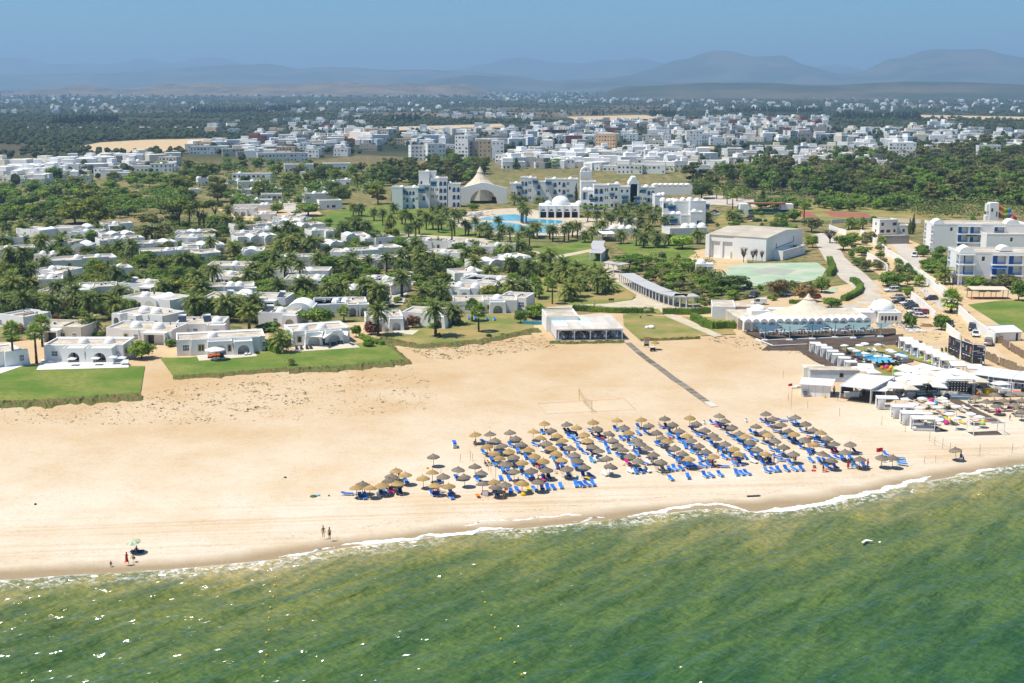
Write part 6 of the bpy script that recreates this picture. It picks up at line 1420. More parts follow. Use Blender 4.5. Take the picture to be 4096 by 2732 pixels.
loungers(U2,"100,393,r 140,393,r 317,382 370,385 410,385 530,362 740,358 790,358,dn 1215,325,r 1275,325,r 1680,308,r 1720,312,r 1740,350,r 1850,300,h 1930,292,h 1965,335,r 1995,328,r 130,445,rn 185,440,rn 190,487,r 235,535 252,585 375,468 420,462 475,450 530,420 600,415 810,393 828,443 1035,392,dn 1085,438,r 1130,430,rn 1300,375,rn 1345,375,rn 1370,432,r 1575,412,r 1625,420,r 1800,400,h 2040,402,r 1425,470,r 1470,470,r 1465,505,r 1590,475,r 1700,510,r 1745,455 1880,450,h 1925,485 1975,490 2120,455,r 2175,450 2165,485,r 2210,530,r 2270,530,r 2035,550,r 1525,565 1560,555 895,455 915,490 955,490 960,540 1175,480 1210,525 1025,545 1030,590,r 710,520,r 765,515,r 470,520,r 500,565,r 560,580,r 515,610 350,625 30,595,r 110,600,rn 830,615,r 1285,575 1345,575 1765,570,r 1835,605,r 1800,630,r 1320,640 1375,640 1440,645 1510,638 1580,625 1635,625 1100,660 890,675 970,680,r 1160,630,r 105,670 145,655,dw 430,690,dp 575,690,r 615,685,dw 455,765,dw 505,770 558,765 615,757,dw 715,760,dk 765,758,dk 820,750 862,742 920,740 970,722,r 1000,715,r 1065,720,r 1120,715,r 1175,710,r 1310,722,h 1415,700 1465,695 1580,675,dw 1670,690 1735,685 1850,665,h 1925,690 25,810 90,805,r 220,790,dw 270,775,dw 10,890 55,885 110,880 825,832 985,818 1140,805 1195,802 1278,795 1430,787 1478,785 1525,783 1710,765 1765,755 1812,752 1888,750 1960,747 2025,745 2095,597 2140,590 2115,670 2195,680 2250,670 2275,735 2335,725,dn 2290,640")
loungers(K3,"610,1165,rp 650,1165,rp 815,1165,rn 645,1218 690,1220 755,1215 820,1295 890,1290 1090,1190 1205,1220,h 1215,1250,h 1225,1270,h")
for C_,s_ in((U1,"1705,500 1600,705 495,1015 275,985 2115,790 1960,810 2045,580 1985,530 1940,690 1075,965"),(U2,"460,585 640,665 905,690 1400,748 1215,690 1065,625 1785,525 1840,600 2160,640"),(K3,"440,1225 765,1130 1065,1260 1110,1250 1770,1240 75,1120 210,1225")):
 for x,y in nums(s_):put(WCHAIR,'white plastic chair standing on the sand',C_(x,y),rnd.random()*6.28,1.0,'white chairs on the sand')
SK={'tan':simple('tanned_skin',(.30,.155,.090),.6),'dark':simple('brown_skin',(.13,.065,.038),.6),'fair':simple('fair_skin',(.46,.27,.18),.6)}
HAIR=simple('dark_hair',(.02,.014,.010),.7)
def body_mesh(pose,mat):
 J={'stand':dict(hip=(0,0,.93),kneeL=(.11,-.02,.50),kneeR=(-.11,.0,.50),ankL=(.12,.02,.08),ankR=(-.12,.02,.08),elbL=(.27,.03,1.10),elbR=(-.27,.03,1.10),haL=(.28,-.10,.84),haR=(-.26,-.06,.84),chest=(0,0,1.33),head=(0,-.02,1.62)),'walk':dict(hip=(0,0,.92),kneeL=(.10,-.20,.52),kneeR=(-.10,.08,.50),ankL=(.10,-.25,.10),ankR=(-.10,.36,.14),elbL=(.26,.14,1.10),elbR=(-.26,-.10,1.10),haL=(.27,.10,.86),haR=(-.26,-.30,.93),chest=(0,-.03,1.32),head=(0,-.06,1.60)),'sit':dict(hip=(0,0,.50),kneeL=(.13,-.42,.52),kneeR=(-.13,-.42,.52),ankL=(.13,-.45,.09),ankR=(-.13,-.45,.09),elbL=(.26,-.12,.68),elbR=(-.26,-.12,.68),haL=(.18,-.34,.58),haR=(-.18,-.34,.58),chest=(0,.03,.90),head=(0,-.01,1.19)),'bend':dict(hip=(0,.1,.90),kneeL=(.12,.05,.50),kneeR=(-.12,.08,.50),ankL=(.13,.1,.08),ankR=(-.13,.1,.08),elbL=(.22,-.40,.80),elbR=(-.22,-.40,.80),haL=(.14,-.48,.55),haR=(-.14,-.48,.55),chest=(0,-.26,1.14),head=(0,-.50,1.22)),'squat':dict(hip=(0,.12,.28),kneeL=(.18,-.18,.50),kneeR=(-.18,-.18,.50),ankL=(.14,-.02,.08),ankR=(-.14,-.02,.08),elbL=(.25,-.22,.52),elbR=(-.25,-.22,.52),haL=(.10,-.42,.40),haR=(-.10,-.42,.40),chest=(0,-.02,.66),head=(0,-.12,.95)),'lie':dict(hip=(0,0,.47),kneeL=(.12,-.42,.50),kneeR=(-.12,-.42,.44),ankL=(.12,-.82,.44),ankR=(-.12,-.84,.43),elbL=(.32,.20,.48),elbR=(-.32,.20,.48),haL=(.30,-.06,.46),haR=(-.30,-.06,.46),chest=(0,.36,.58),head=(0,.62,.76))}[pose]
 V=Vector;ch,hp,hd=V(J['chest']),V(J['hip']),V(J['head']);up=(ch-hp).normalized()
 vs,es,rs2=[],[],[]
 def v(p,r):vs.append(tuple(p));rs2.append(r);return len(vs)-1
 a=v(hp,(.15,.12));m=v(hp.lerp(ch,.5),(.13,.10));c=v(ch,(.165,.115));nk=v(ch.lerp(hd,.52),(.055,.055));h1=v(hd,(.078,.092));h2=v(hd+(hd-ch).normalized()*.12,(.07,.08))
 es+=[(a,m),(m,c),(c,nk),(nk,h1),(h1,h2)]
 for s,k in((1,'L'),(-1,'R')):
  t=v(hp+V((s*.09,0,-.04)),(.085,.085));kn=v(V(J['knee'+k]),(.055,.055));an=v(V(J['ank'+k]),(.038,.038));fd=V((0,-1,0))if pose!='lie' else V((0,0,1));ft=v(V(J['ank'+k])+fd*.17-V((0,0,.04))if pose!='lie' else V(J['ank'+k])+V((0,-.05,.15)),(.035,.025))
  sh=v(ch+up*.06+V((s*.17,0,0)),(.055,.055));el=v(V(J['elb'+k]),(.038,.038));ha=v(V(J['ha'+k]),(.026,.026));d=(V(J['ha'+k])-V(J['elb'+k])).normalized();pa=v(V(J['ha'+k])+d*.08,(.034,.018))
  es+=[(a,t),(t,kn),(kn,an),(an,ft),(c,sh),(sh,el),(el,ha),(ha,pa)]
 me=bpy.data.meshes.new('skeleton');me.from_pydata(vs,es,[]);ob=bpy.data.objects.new('skeleton',me);sc.collection.objects.link(ob)
 md=ob.modifiers.new('skin','SKIN');ob.modifiers.new('sub','SUBSURF').levels=1
 for i,q in enumerate(me.skin_vertices[0].data):q.radius=rs2[i];q.use_root=(i==0)
 dg=bpy.context.evaluated_depsgraph_get();out=bpy.data.meshes.new_from_object(ob.evaluated_get(dg));sc.collection.objects.unlink(ob);bpy.data.objects.remove(ob)
 mb=MB();mb.v=[tuple(q.co)for q in out.vertices];mb.f=[list(q.vertices)for q in out.polygons];mb.m=[0]*len(mb.f);mb.s=[True]*len(mb.f)
 for k in 'LR':
  e,h=V(J['elb'+k]),V(J['ha'+k]);d=(h-e).normalized();sd=d.cross(V((0,1,0.1))).normalized();cu=sd.cross(d)
  for j in range(4):b0=h+d*.10+sd*(j-1.5)*.017;mid=b0+d*(.035+.006*(j in(1,2)));mb.rod(b0,mid,.009,.008,4);mb.rod(mid,mid+d*.022+cu*.018,.008,.006,4)
  mb.rod(h+d*.05+sd*.025,h+d*.085+sd*.055,.010,.008,4)
 return mb,J
def garb(J,pose,kind,mat):
 V=Vector;hp,ch=V(J['hip']),V(J['chest']);mb=MB()
 if kind in('trunks','shorts','trousers'):
  f={'trunks':.4,'shorts':.75,'trousers':1.0}[kind];mb.rod(hp+(ch-hp)*.18,hp-(ch-hp).normalized()*.06,.165,.155,10)
  for k,s in(('L',1),('R',-1)):
   a,kn,an=hp+V((s*.09,0,-.02)),V(J['knee'+k]),V(J['ank'+k]);mb.rod(a,a.lerp(kn,min(1,f)),.105,.085,8)
   if kind=='trousers':mb.rod(kn,an,.08,.065,8)
 if kind in('shirt','dress','swimsuit'):
  mb.rod(hp+(ch-hp)*(.1 if kind!='dress' else-.0),ch+(ch-hp).normalized()*.10,.165,.17,10)
  if kind!='swimsuit':
   for k,s in(('L',1),('R',-1)):sh=ch+(ch-hp).normalized()*.06+V((s*.15,0,0));mb.rod(sh,sh.lerp(V(J['elb'+k]),.7),.075,.062,8)
  if kind=='dress':mb.rod(hp+(ch-hp)*.1,hp*.35+V((0,hp.y*.65,0)),.17,.25,10)
 return mb.mesh(kind,mat)
BODY={}
def person(p,rz,pose,skin,clothes,label,k=1.0,z=0.0):
 if(pose,skin)not in BODY:mb,J=body_mesh(pose,None);BODY[(pose,skin)]=(mb.mesh('body',SK[skin]),J)
 me,J=BODY[(pose,skin)];t=thing('person',label,'person',Vector((p.x,p.y,z)),rz,None,k);O('body',me,t)
 for kd,m_ in clothes:O(kd,cached((pose,kd,m_.name),lambda:garb(J,pose,kd,m_)),t)
 def hr():
  h=Vector(J['head']);mb=MB();mb.dome(h.x,h.y+.015,h.z+.05,.105,.135,10,4);mb.rod(h+Vector((0,.05,.08)),h+Vector((0,.07,-.05)),.085,.06,8)
  mb.rod(h+Vector((0,-.09,.03)),h+Vector((0,-.115,.0)),.012,.016,4)
  return mb.mesh('hair',HAIR)
 O('hair',cached((pose,'hair'),hr),t);return t
NV,BK=M['navy'],M['black'];WH,RD=M['fabric'],M['red']
LW=Crop(0,1900,1.679)
person(LW(2172,420),.3,'stand','tan',[('trunks',M['yellow'])],'man in yellow trunks standing at the water edge')
person(LW(2214,432),-.5,'stand','tan',[('shorts',M['dkmetal'])],'man in dark shorts looking down at the water edge')
person(LW(745,598),.4,'sit','dark',[('swimsuit',BK)],'small child at the water edge near the striped parasol',.6,-.35)
person(LW(852,592),1.0,'walk','dark',[('dress',RD)],'person in a dark red dress on the wet sand',.95,-.1);person(LW(897,570),-.8,'squat','fair',[('shorts',BK)],'person crouching over a yellow toy on the wet sand',1.0,-.05)
person(LW(915,512),.2,'lie','tan',[('swimsuit',NV)],'person lying under the striped parasol',1.0,-.35)
person(K3(735,1322),.6,'stand','dark',[('dress',RD)],'woman in a long red dress before the loungers');person(K3(772,1322),-.3,'stand','dark',[('dress',M['turq']),],'woman in a long turquoise dress before the loungers');person(K3(880,1325),1.2,'stand','fair',[('trunks',M['sandc'])],'man in pale trunks beside the rightmost loungers');person(K3(915,1318),-1.2,'stand','tan',[('swimsuit',M['magenta'])],'person in a swimsuit at the right end of the loungers',.95);person(K3(822,1332),.5,'stand','tan',[('shirt',M['limec'])],'child in a lime shirt among the loungers',.6)
person(U2(1772,695),1.2,'stand','fair',[('trunks',NV)],'man in navy trunks standing under golden parasols');person(U2(1708,700),-.6,'stand','dark',[('swimsuit',BK)],'woman in a black swimsuit under golden parasols');person(U2(1632,688),.3,'stand','tan',[('shirt',M['turq'])],'child in a turquoise top beside the loungers',.7);person(U2(1742,690),2.5,'stand','dark',[('shirt',BK)],'child in black beside the loungers',.65)
for(x,y,c_)in((570,955,BK),(1040,965,RD),(1000,985,M['orange'])):person(U1(x,y),.3+rnd.random()*.4,'lie','dark',[('swimsuit',c_)],'sunbather lying on a lounger at the left end')
person(U1(680,845),.9,'stand','tan',[('shirt',WH),('shorts',M['yellow'])],'person in white under the left parasols')
for x,y in((2010,830),(2240,800)):person(U1(x,y),.4,'lie','tan',[('trunks',BK)],'sunbather lying between grey parasols')
for x,y in((1415,690),(1665,690),(1735,680),(1170,475),(640,685)):person(U2(x,y),.35,'lie','tan',[('swimsuit',rnd.choice((NV,BK,M['magenta'])))],'sunbather lying among the parasols')
for i in range(34):
 q=rnd.choice(PSPOT);ly=i%3;c_=rnd.choice((NV,BK,M['magenta'],RD,M['turq'],M['orange'],M['limec']));person(q+Vector((rnd.uniform(-1.6,1.6),rnd.uniform(-1.8,.2),0)),rnd.uniform(-.5,1.0),('lie','sit','stand')[ly]if i%5 else 'walk',rnd.choice(('tan','dark','fair')),[(rnd.choice(('swimsuit','trunks')),c_)],'bather among the straw parasols',rnd.choice((1,1,.95,.7)))
for i in range(46):
 q=rnd.choice(PSPOT);m_=rnd.choice((M['fabric'],M['magenta'],M['turq'],M['orange'],M['sandc'],RD,M['yellow']));a_=rnd.random();mb=MB();mb.add([(-.3+.6*u+.05*math.sin(v_*5),-.6+1.2*v_,.42+.03*math.sin(u*9+v_*7))for v_ in(0,.25,.5,.75,1)for u in(0,.5,1)],[(j*3+k,j*3+k+1,j*3+k+4,j*3+k+3)for j in range(4)for k in range(2)],True)if i%2 else mb.lathe(0,0,[(0,.18),(.12,.22),(.28,.16),(.32,.02)],8);tag(O('beach_towel' if i%2 else 'beach_bag',mb.mesh('beach_towel',m_),None,q+Vector((rnd.uniform(-1.2,1.2),rnd.uniform(-1.5,.3),0)),a_),'towel spread among the straw parasols' if i%2 else 'beach bag among the straw parasols','towel' if i%2 else 'bag')
person(K3(1770,1235),.9,'sit','dark',[('shirt',BK),('trousers',BK)],'person in black sitting under the lone parasol by the rope')
person(K2(757,520),.2,'walk','dark',[('shirt',WH),('trousers',BK)],'waiter in white shirt on the path by the palms');person(K2(1180,632),-.2,'stand','dark',[('shirt',WH),('trousers',BK)],'waiter in white shirt behind the beach restaurant');person(K2(655,775),0,'walk','tan',[('dress',RD)],'person in red inside the beach restaurant')
person(K2(1852,230),.5,'stand','tan',[('shirt',WH),('shorts',NV)],'person in white beside the domed kiosk');person(K2(1098,365),.4,'walk','tan',[('dress',M['magenta'])],'woman in a pink dress under the arched walk');person(K2(1168,400),.8,'walk','tan',[('shirt',M['sandc']),('shorts',NV)],'man in shorts under the arched walk')
sp=thing('striped_parasol','pale green striped parasol leaning on the left beach','parasol',LW(912,515),.4);mb=MB()
for i in range(12):
 mb.cm=i%2;a0,a1=2*PI*i/12,2*PI*(i+1)/12
 for(z0,q0),(z1,q1)in(((1.45,1.0),(1.66,.72)),((1.66,.72),(1.80,.35)),((1.80,.35),(1.84,.01))):mb.add([(q0*math.cos(a0),q0*math.sin(a0),z0),(q0*math.cos(a1),q0*math.sin(a1),z0),(q1*math.cos(a1),q1*math.sin(a1),z1),(q1*math.cos(a0),q1*math.sin(a0),z1)],[(0,1,2,3)])
O('canopy',mb.mesh('canopy',simple('pale_green_cloth',(.30,.40,.25),.8),M['cabric']),sp);O('pole',MB().rod((0,0,-.2),(0,0,1.8),.025).mesh('pole',M['white']),sp);sp.rotation_euler=(.12,-.15,.3)
tag(O('beach_towel',MB().box(-.9,-.5,.02,.9,.5,.06).mesh('beach_towel',M['navy']),None,LW(920,512)),'navy towel spread under the striped parasol','towel')
for x,y,w_,m_,l_ in((2105,145,1.1,M['green'],'dark green cloth lying on the sand left of the parasols'),(2140,140,.5,M['turq'],'small turquoise bag lying on the sand left of the parasols'),(2210,142,.3,M['black'],'small black bag lying on the sand left of the parasols'),(238,198,.4,M['black'],'dark bag lying alone on the far left sand'),(1915,18,.5,M['wood'],'driftwood lump on the sand below the dunes')):
 mb=MB();mb.lathe(0,0,[(0,w_*.5),(.10,w_*.52),(.2,w_*.3),(.24,.02)],9);tag(O('bag',mb.mesh('bag',m_),None,LW(x,y),.3),l_,'bag')
tag(O('seaweed',MB().add([(rnd.uniform(-1.6,1.6)*.8,rnd.uniform(-.35,.35),.02+.08*rnd.random())for i in range(90)],[(i,i+1,i+2)for i in range(0,88)]).mesh('seaweed',M['dkmetal']),None,U2(1590,990)+Vector((0,0,-.15)),.1),'dark seaweed heap at the water edge','seaweed')
def beanbag_mesh(m_):return cached(('bean',m_.name),lambda:MB().lathe(0,0,[(0,.36),(.12,.46),(.32,.42),(.52,.27),(.68,.15),(.74,.02)],12).mesh('bean_bag',m_))
tag(O('bean_bag',beanbag_mesh(M['yellow']),None,U1(1822,990)),'yellow bean bag at the front of the parasols','bean bag');tag(O('cool_box',MB().box(-.3,-.2,0,.3,.2,.45).mesh('cool_box',M['orange']),None,U1(1665,945)),'orange cool box under a grey parasol','cool box')
mk=thing('mattress_stack','stack of blue loungers standing alone on the sand','sun loungers',U1(1188,548),.15)
for i in range(4):O('lounger_frame',MB().box(-.33,-.95,.12+i*.2,.33,.95,.19+i*.2,True).mesh('lounger_frame',M['white']),mk)
O('top_mattress',MB().box(-.32,-.95,.93,.32,.95,1.02).mesh('top_mattress',M['mattress']),mk)
for sx in(-.3,.3):
 for sy in(-.8,.8):O('leg',MB().bar((sx,sy,0),(sx,sy,.95),.06).mesh('leg',M['white']),mk)
for x,y in((1130,335),(1515,318)):
 t=thing('sand_bin','white pot bin with a dark lid behind the parasols','bin',U2(x,y));O('pot',MB().lathe(0,0,[(0,.22),(.3,.3),(.5,.28),(.55,.2)],12).mesh('pot',M['white']),t);O('lid',MB().dome(0,0,.55,.2,.18,10,4).mesh('lid',M['black']),t)
t=thing('menu_board','red framed menu board at the front row','board',U1(1470,1010));O('panel',MB().box(-.45,-.02,.3,.45,.02,1.1).mesh('panel',M['fabric']),t);O('frame',MB().bar((-.47,0,0),(-.47,0,1.15),.06).bar((.47,0,0),(.47,0,1.15),.06).bar((-.47,0,1.13),(.47,0,1.13),.06).mesh('frame',M['red']),t)
for x,y in((2143,742),):tag(O('wicker_basket',MB().lathe(0,0,[(0,.25),(.45,.3),(.45,.24)],10).mesh('wicker_basket',M['wood']),None,U2(x,y)),'wicker basket on the sand before the loungers','basket');tag(O('rubber_ring',MB().lathe(0,0,[(0,.35),(.1,.42),(.2,.35),(.1,.25),(0,.35)],14).mesh('rubber_ring',M['red']),None,U2(2137,768)),'small red float on the sand','float')
def flag(C,x,y,h,label,s=1.0):
 t=thing('beach_flag',label,'flag',C(x,y));O('pole',MB().rod((0,0,-.1),(0,0,h),.035,.03,6).mesh('pole',M['metal']),t)
 mb=MB();vs=[(-.75*s*i/5,.12*math.sin(i*1.3),h-.05-.5*s*j-.05*i/5)for j in range(2)for i in range(6)];mb.add(vs,[(i,i+1,7+i,6+i)for i in range(5)],True);O('cloth',mb.mesh('cloth',M['red']),t)
flag(K3,212,782,5.4,'red flag on a tall pole before the white shed',1.0);flag(K3,1045,1300,3.3,'red flag beside the two rightmost parasols',1.4)
STK=simple('rusty_stake',(.30,.10,.04),.9)
for x,y,h in((365,765,1.5),(655,840,1.7),(1042,925,1.8),(1258,985,2.4),(188,695,1.5),(140,485,1.6),(638,700,1.0),(1480,1070,1.8),(1530,1108,1.6),(1602,1140,2.0),(1670,1178,1.9),(1945,1197,2.0),(2240,1170,1.7),(1433,1270,1.2),(1540,1260,1.2)):tag(O('wooden_stake',MB().rod((0,0,-.2),(rnd.gauss(0,.05),0,h),.035,.03,5).mesh('wooden_stake',STK),None,K3(x,y)),'thin stake in the sand near the beach club','stake')
for x,y,h in((1243,680,1.4),(1335,675,1.8),(1360,685,1.5),(1468,720,1.5),(1503,765,1.5),(1525,800,1.9),(1567,850,2.2),(1065,850,1.7)):tag(O('wooden_stake',MB().rod((0,0,-.2),(rnd.gauss(0,.08),0,h),.03,.03,5).mesh('wooden_stake',STK),None,U1(x,y)),'reddish stake at the left edge of the parasols','stake')
rp=MB();P_=[K3(*q)for q in((1480,1070),(1530,1108),(1602,1140),(1670,1178))]
for a,b in zip(P_,P_[1:]):rp.rod(a+Vector((0,0,.9)),b+Vector((0,0,.9)),.015,None,4)
tag(O('rope_barrier',rp.mesh('rope_barrier',M['green'])),'green rope strung between the stakes','rope')
rp=MB();P_=[K3(*q)for q in((1670,1178),(1945,1197),(2240,1170))]
for a,b in zip(P_,P_[1:]):rp.rod(a+Vector((0,0,.8)),b+Vector((0,0,.8)),.015,None,4)
tag(O('rope_barrier',rp.mesh('rope_barrier',M['sandc'])),'pale rope behind the lone parasol','rope')
vb=thing('volleyball_net','yellow volleyball net sagging between two posts','net',K2(675,1440));a,b=K2(616,1384)-vb.location,K2(733,1500)-vb.location
for q in(a,b):O('post',MB().rod(q,q+Vector((0,0,2.5)),.06,.05,6).mesh('post',simple('yellow_post',(.48,.30,.03),.7)),vb)
mb=MB();NS=40
def npt(t,v):q=a.lerp(b,.03+.94*t);return q+Vector((0,0,2.35-.9*v-.62*math.sin(PI*t)*.7))
for i in range(NS):
 for j in range(7):mb.rod(npt(i/NS,j/6),npt((i+1)/NS,j/6),.028 if j in(0,6)else .008,None,3)
 for j in range(6):mb.rod(npt(i/NS,j/6),npt(i/NS,(j+1)/6),.008,None,3)
O('mesh',mb.mesh('mesh',simple('yellow_net',(.55,.38,.10),.8)),vb)
mb=MB();cq=[K2(*q)for q in((235,1413),(1030,1368),(1135,1468),(308,1510))]
for i in range(4):mb.rod(cq[i]+Vector((0,0,.07)),cq[(i+1)%4]+Vector((0,0,.07)),.018,None,4)
tag(O('court_tape',mb.mesh('court_tape',simple('orange_tape',(.55,.17,.05),.8))),'orange tape outlining the volleyball court','tape')
bw=thing('boardwalk','grey plank boardwalk crossing the sand','boardwalk',K2(1070,858));BP=[K2(*q)for q in nums("1070,858 1150,930 1250,1010 1370,1095 1480,1180 1600,1260 1700,1335 1820,1420")];pm=[cached(('plank',j),lambda j=j:MB().box(-.78,-.36,0,.78,.36,.06).mesh('plank',simple('plank_%d'%j,((.16,.13,.10),(.30,.26,.21),(.24,.205,.165))[j],.9,nscale=3,amt=.3)))for j in range(3)]
def along(P,step):
 acc=0
 for a,b in zip(P,P[1:]):
  Ls=(b-a).length;u=acc
  while u<Ls:yield a.lerp(b,u/Ls),math.atan2((b-a).y,(b-a).x);u+=step
  acc=u-Ls
for i,(q,an)in enumerate(along(BP,.78)):O('plank',pm[(0 if i<34 else 2)if rnd.random()<.6 else rnd.randrange(3)],bw,q-bw.location+Vector((0,0,.05+.012*rnd.random())),an-PI/2+rnd.gauss(0,.02))
for q,an in along([K2(1790,1400),K2(1850,1440)],.7):O('mat',cached('endmat',lambda:MB().box(-.8,-.33,0,.8,.33,.03).mesh('mat',simple('pale_mat',(.62,.57,.49),.9))),bw,q-bw.location+Vector((.15,0,.09)),an-PI/2)
t=thing('notice_board','tall notice board with photographs standing on the sand','board',K2(1235,897),.1);O('panel',MB().box(-.65,-.03,.35,.65,.03,2.5).mesh('panel',M['cream']),t);O('header',MB().box(-.7,-.05,2.3,.7,.05,2.62).mesh('header',M['orange']),t)
for j in range(3):O('picture',MB().box(-.55,-.06,.45+j*.6,.55,-.032,.95+j*.6).mesh('picture',(M['dkmetal'],M['sandc'],M['metal'])[j]),t)
for sx in(-.62,.62):O('post',MB().bar((sx,.06,0),(sx,.06,2.5),.07).mesh('post',M['wood']),t)
t=thing('vendor_cart','small dark vendor cart beside the notice board','cart',K2(1292,930),.2);O('cabinet',MB().box(-.55,-.35,.25,.55,.35,1.0).mesh('cabinet',M['dkmetal']),t);O('counter',MB().box(-.6,-.4,1.0,.6,.4,1.06,True).mesh('counter',M['white']),t);O('wheels',MB().rod((-.45,-.38,.2),(-.45,.38,.2),.2,None,10).rod((.45,-.38,.2),(.45,.38,.2),.2,None,10).mesh('wheels',M['black']),t)
e=put(PTN[0],'straw parasol shading the vendor cart',K2(1312,915),.3);e=put(PG[1],'thatched parasol behind the hedge of the beach restaurant',K2(1240,605),.3)
for x,y,r_ in((1240,722,.62),(1285,722,.75),(1268,712,.5)):tag(O('stone_ball',MB().lathe(0,0,[(0,r_*.6),(r_*.35,r_),(r_*.8,r_*.9),(r_*1.15,r_*.5),(r_*1.25,.02)],14).mesh('stone_ball',M['white']),None,K2(x,y)),'smooth white stone ball on the square lawn','stone')
t=thing('garden_bench','dark garden bench on the short palm lawn','bench',K2(913,475),.1);O('seat',MB().box(-.8,-.25,.4,.8,.25,.46,True).mesh('seat',M['dkmetal']),t);O('backrest',MB().box(-.8,.22,.5,.8,.28,.95).mesh('backrest',M['dkmetal']),t);O('legs',MB().bar((-.7,0,0),(-.7,0,.4),.08).bar((.7,0,0),(.7,0,.4),.08).mesh('legs',M['dkmetal']),t)
wall_run(K2,"92,685 180,686 268,684",.95,'low turquoise wall left of the beach restaurant',.3,'turqw','low_wall')if 'turqw' in M else None
BUOY=MB().lathe(0,0,[(-.1,.04),(-.06,.1),(.03,.14),(.11,.1),(.15,.02)],10).mesh('buoy',simple('yellow_buoy',(.75,.48,.01),.4))
for i,(x,y)in enumerate(nums("1853,688 1846,740 1837,818 1817,890 1808,960 1808,1042 1790,1127 1791,1210 1781,1260 1766,1352")):tag(O('buoy',BUOY,None,LW(x,y,SEAZ)),'yellow buoy on the left float line','buoy','left line of yellow buoys')
for i,(x,y)in enumerate(nums("1108,1360 1114,1383 1129,1413 1137,1441 1150,1467 1165,1494 1182,1521 1198,1549")):tag(O('buoy',BUOY,None,F(x,y,SEAZ)),'yellow buoy on the middle float line','buoy','middle line of yellow buoys')
##  beach club
CB=Crop(2800,1120,1.92)
M['sailb']=simple('blue_sail',(.05,.115,.165),.8,amt=.08);M['sailp']=simple('pale_green_sail',(.17,.255,.255),.8,amt=.08)
sheet('deck',[(335,410),(480,468),(1344,438),(1500,420),(1500,380),(1300,385)],M['deckp'],.35,'upper dark timber terrace',CB)
sheet('deck',[(380,435),(560,520),(820,500),(900,560),(1344,480),(1560,450),(1560,420),(1344,440),(480,470)],M['deckp'],.20,'lower dark timber terrace',CB)
sheet('deck',"-60,235 280,238 420,330 640,430 1000,405 1330,340 1420,150 1150,110 560,170 0,190",M['deckp'],.12,'dark timber deck around the club pool',K3)
sheet('lawn',"655,215 1165,188 1260,262 1720,352 1620,405 1280,305 1110,272 730,255",M['drygrass'],.16,'strip of grass behind the club pool',K3);sheet('lawn',"960,400 1260,395 1640,420 1560,520 1180,480 960,460",M['drygrass'],.16,'patch of grass with bean bags',K3)
sheet('deck',"1100,560 1330,480 1900,470 2400,520 2400,660 1900,660 1500,690 1250,640",M['deckp'],.10,'timber floor under the massed club parasols',K3);sheet('deck',"640,670 920,712 1000,700 1050,620 700,600",M['deckp'],.10,'timber floor of the club bar',K3)
sheet('deck',"1290,605 1420,590 1460,660 1330,690",M['deckp'],.14,'plank path beside the stage',K3)
for q,h in(((430,458,560,512),.22),((560,512,822,500),.22)):
 a,b=CB(q[0],q[1]),CB(q[2],q[3]);v=b-a;tag(O('deck_kerb',MB().box(0,-.15,0,v.length,.15,.34).mesh('deck_kerb',M['white']),None,a,math.atan2(v.y,v.x)),'white kerb of the lower timber terrace','kerb')
a,b=CB(480,472),CB(1340,441);v=b-a;tag(O('deck_kerb',MB().box(0,-.15,0,v.length,.15,.42).mesh('deck_kerb',M['white']),None,a,math.atan2(v.y,v.x)),'long white edge of the upper timber terrace','kerb')
sheet('club_pool',"868,281 900,276 1055,279 1192,350 978,364 900,312",M['poolw'],.18,'small turquoise club pool',K3);
PPd=[K3(*q)for q in nums("868,281 900,276 1055,279 1192,350 978,364 900,312")];mb=MB()
for i in range(6):a,b=PPd[i],PPd[(i+1)%6];mb.bar(a+Vector((0,0,.18)),b+Vector((0,0,.18)),.35)
tag(O('pool_coping',mb.mesh('pool_coping',M['stone'])),'pale stone coping of the club pool','pool edge')
a,b=CB(335,404),CB(1308,388);v=b-a;rz=math.atan2(v.y,v.x);NB=16;bw_=v.length/NB
ar_=thing('arcade_restaurant','white restaurant with a row of small vaults behind sail awnings','restaurant',a,rz)
def bayf():
 mb=MB();mb.archblock(-bw_/2,0,bw_/2,1.4,2.5,bw_*.78,2.3,0,0,1.39);return mb.mesh('arch',M['wall'])
for i in range(NB):
 O('arch',cached('cbay',bayf),ar_,(bw_*(i+.5),0,.35));O('vault',cached('cvault',lambda:MB().vault(-bw_*.46,bw_*.46,-.25,5,0,bw_*.40,10).mesh('vault',M['wall'])),ar_,(bw_*(i+.5),0,2.72))
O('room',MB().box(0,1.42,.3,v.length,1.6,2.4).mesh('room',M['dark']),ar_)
O('roof',MB().box(-.5,4.0,0,v.length+.5,17,3.05).mesh('roof',simple('patched_roof',(.58,.50,.39),.9,nscale=.4,amt=.3)),ar_)
O('canvas_roof',MB().lathe(0,0,[(3.05,9.5),(3.5,7.6),(4.3,5.0),(5.3,2.9),(6.6,1.3),(6.9,1.0)],16,False).mesh('canvas_roof',M['cabric']),ar_,(v.length*.60,10.5,0));O('canvas_cap',MB().lathe(0,0,[(6.75,1.45),(7.1,.8),(8.3,.03)],14,False).mesh('canvas_cap',M['cabric']),ar_,(v.length*.60,10.5,0))
O('roof_dome',MB().box(-2.4,-2.4,0,2.4,2.4,1.0).dome(0,0,1.0,2.1,1.3,18,6).mesh('roof_dome',M['wall']),ar_,(v.length*.2,11,3.05));O('small_tent',MB().frus(-2.8,-1.8,2.8,1.8,0,-.05,-.05,.05,.05,1.4).mesh('small_tent',M['fabric']),ar_,(v.length*.24,5.2,3.06))
for i in range(9):O('roof_vault',cached('rvault',lambda:MB().vault(-.9,.9,0,3,0,.5,8).mesh('roof_vault',M['wall'])),ar_,(v.length*(.34+.03*i)+i*.4,15,3.06))if i<0 else None
mb=MB()
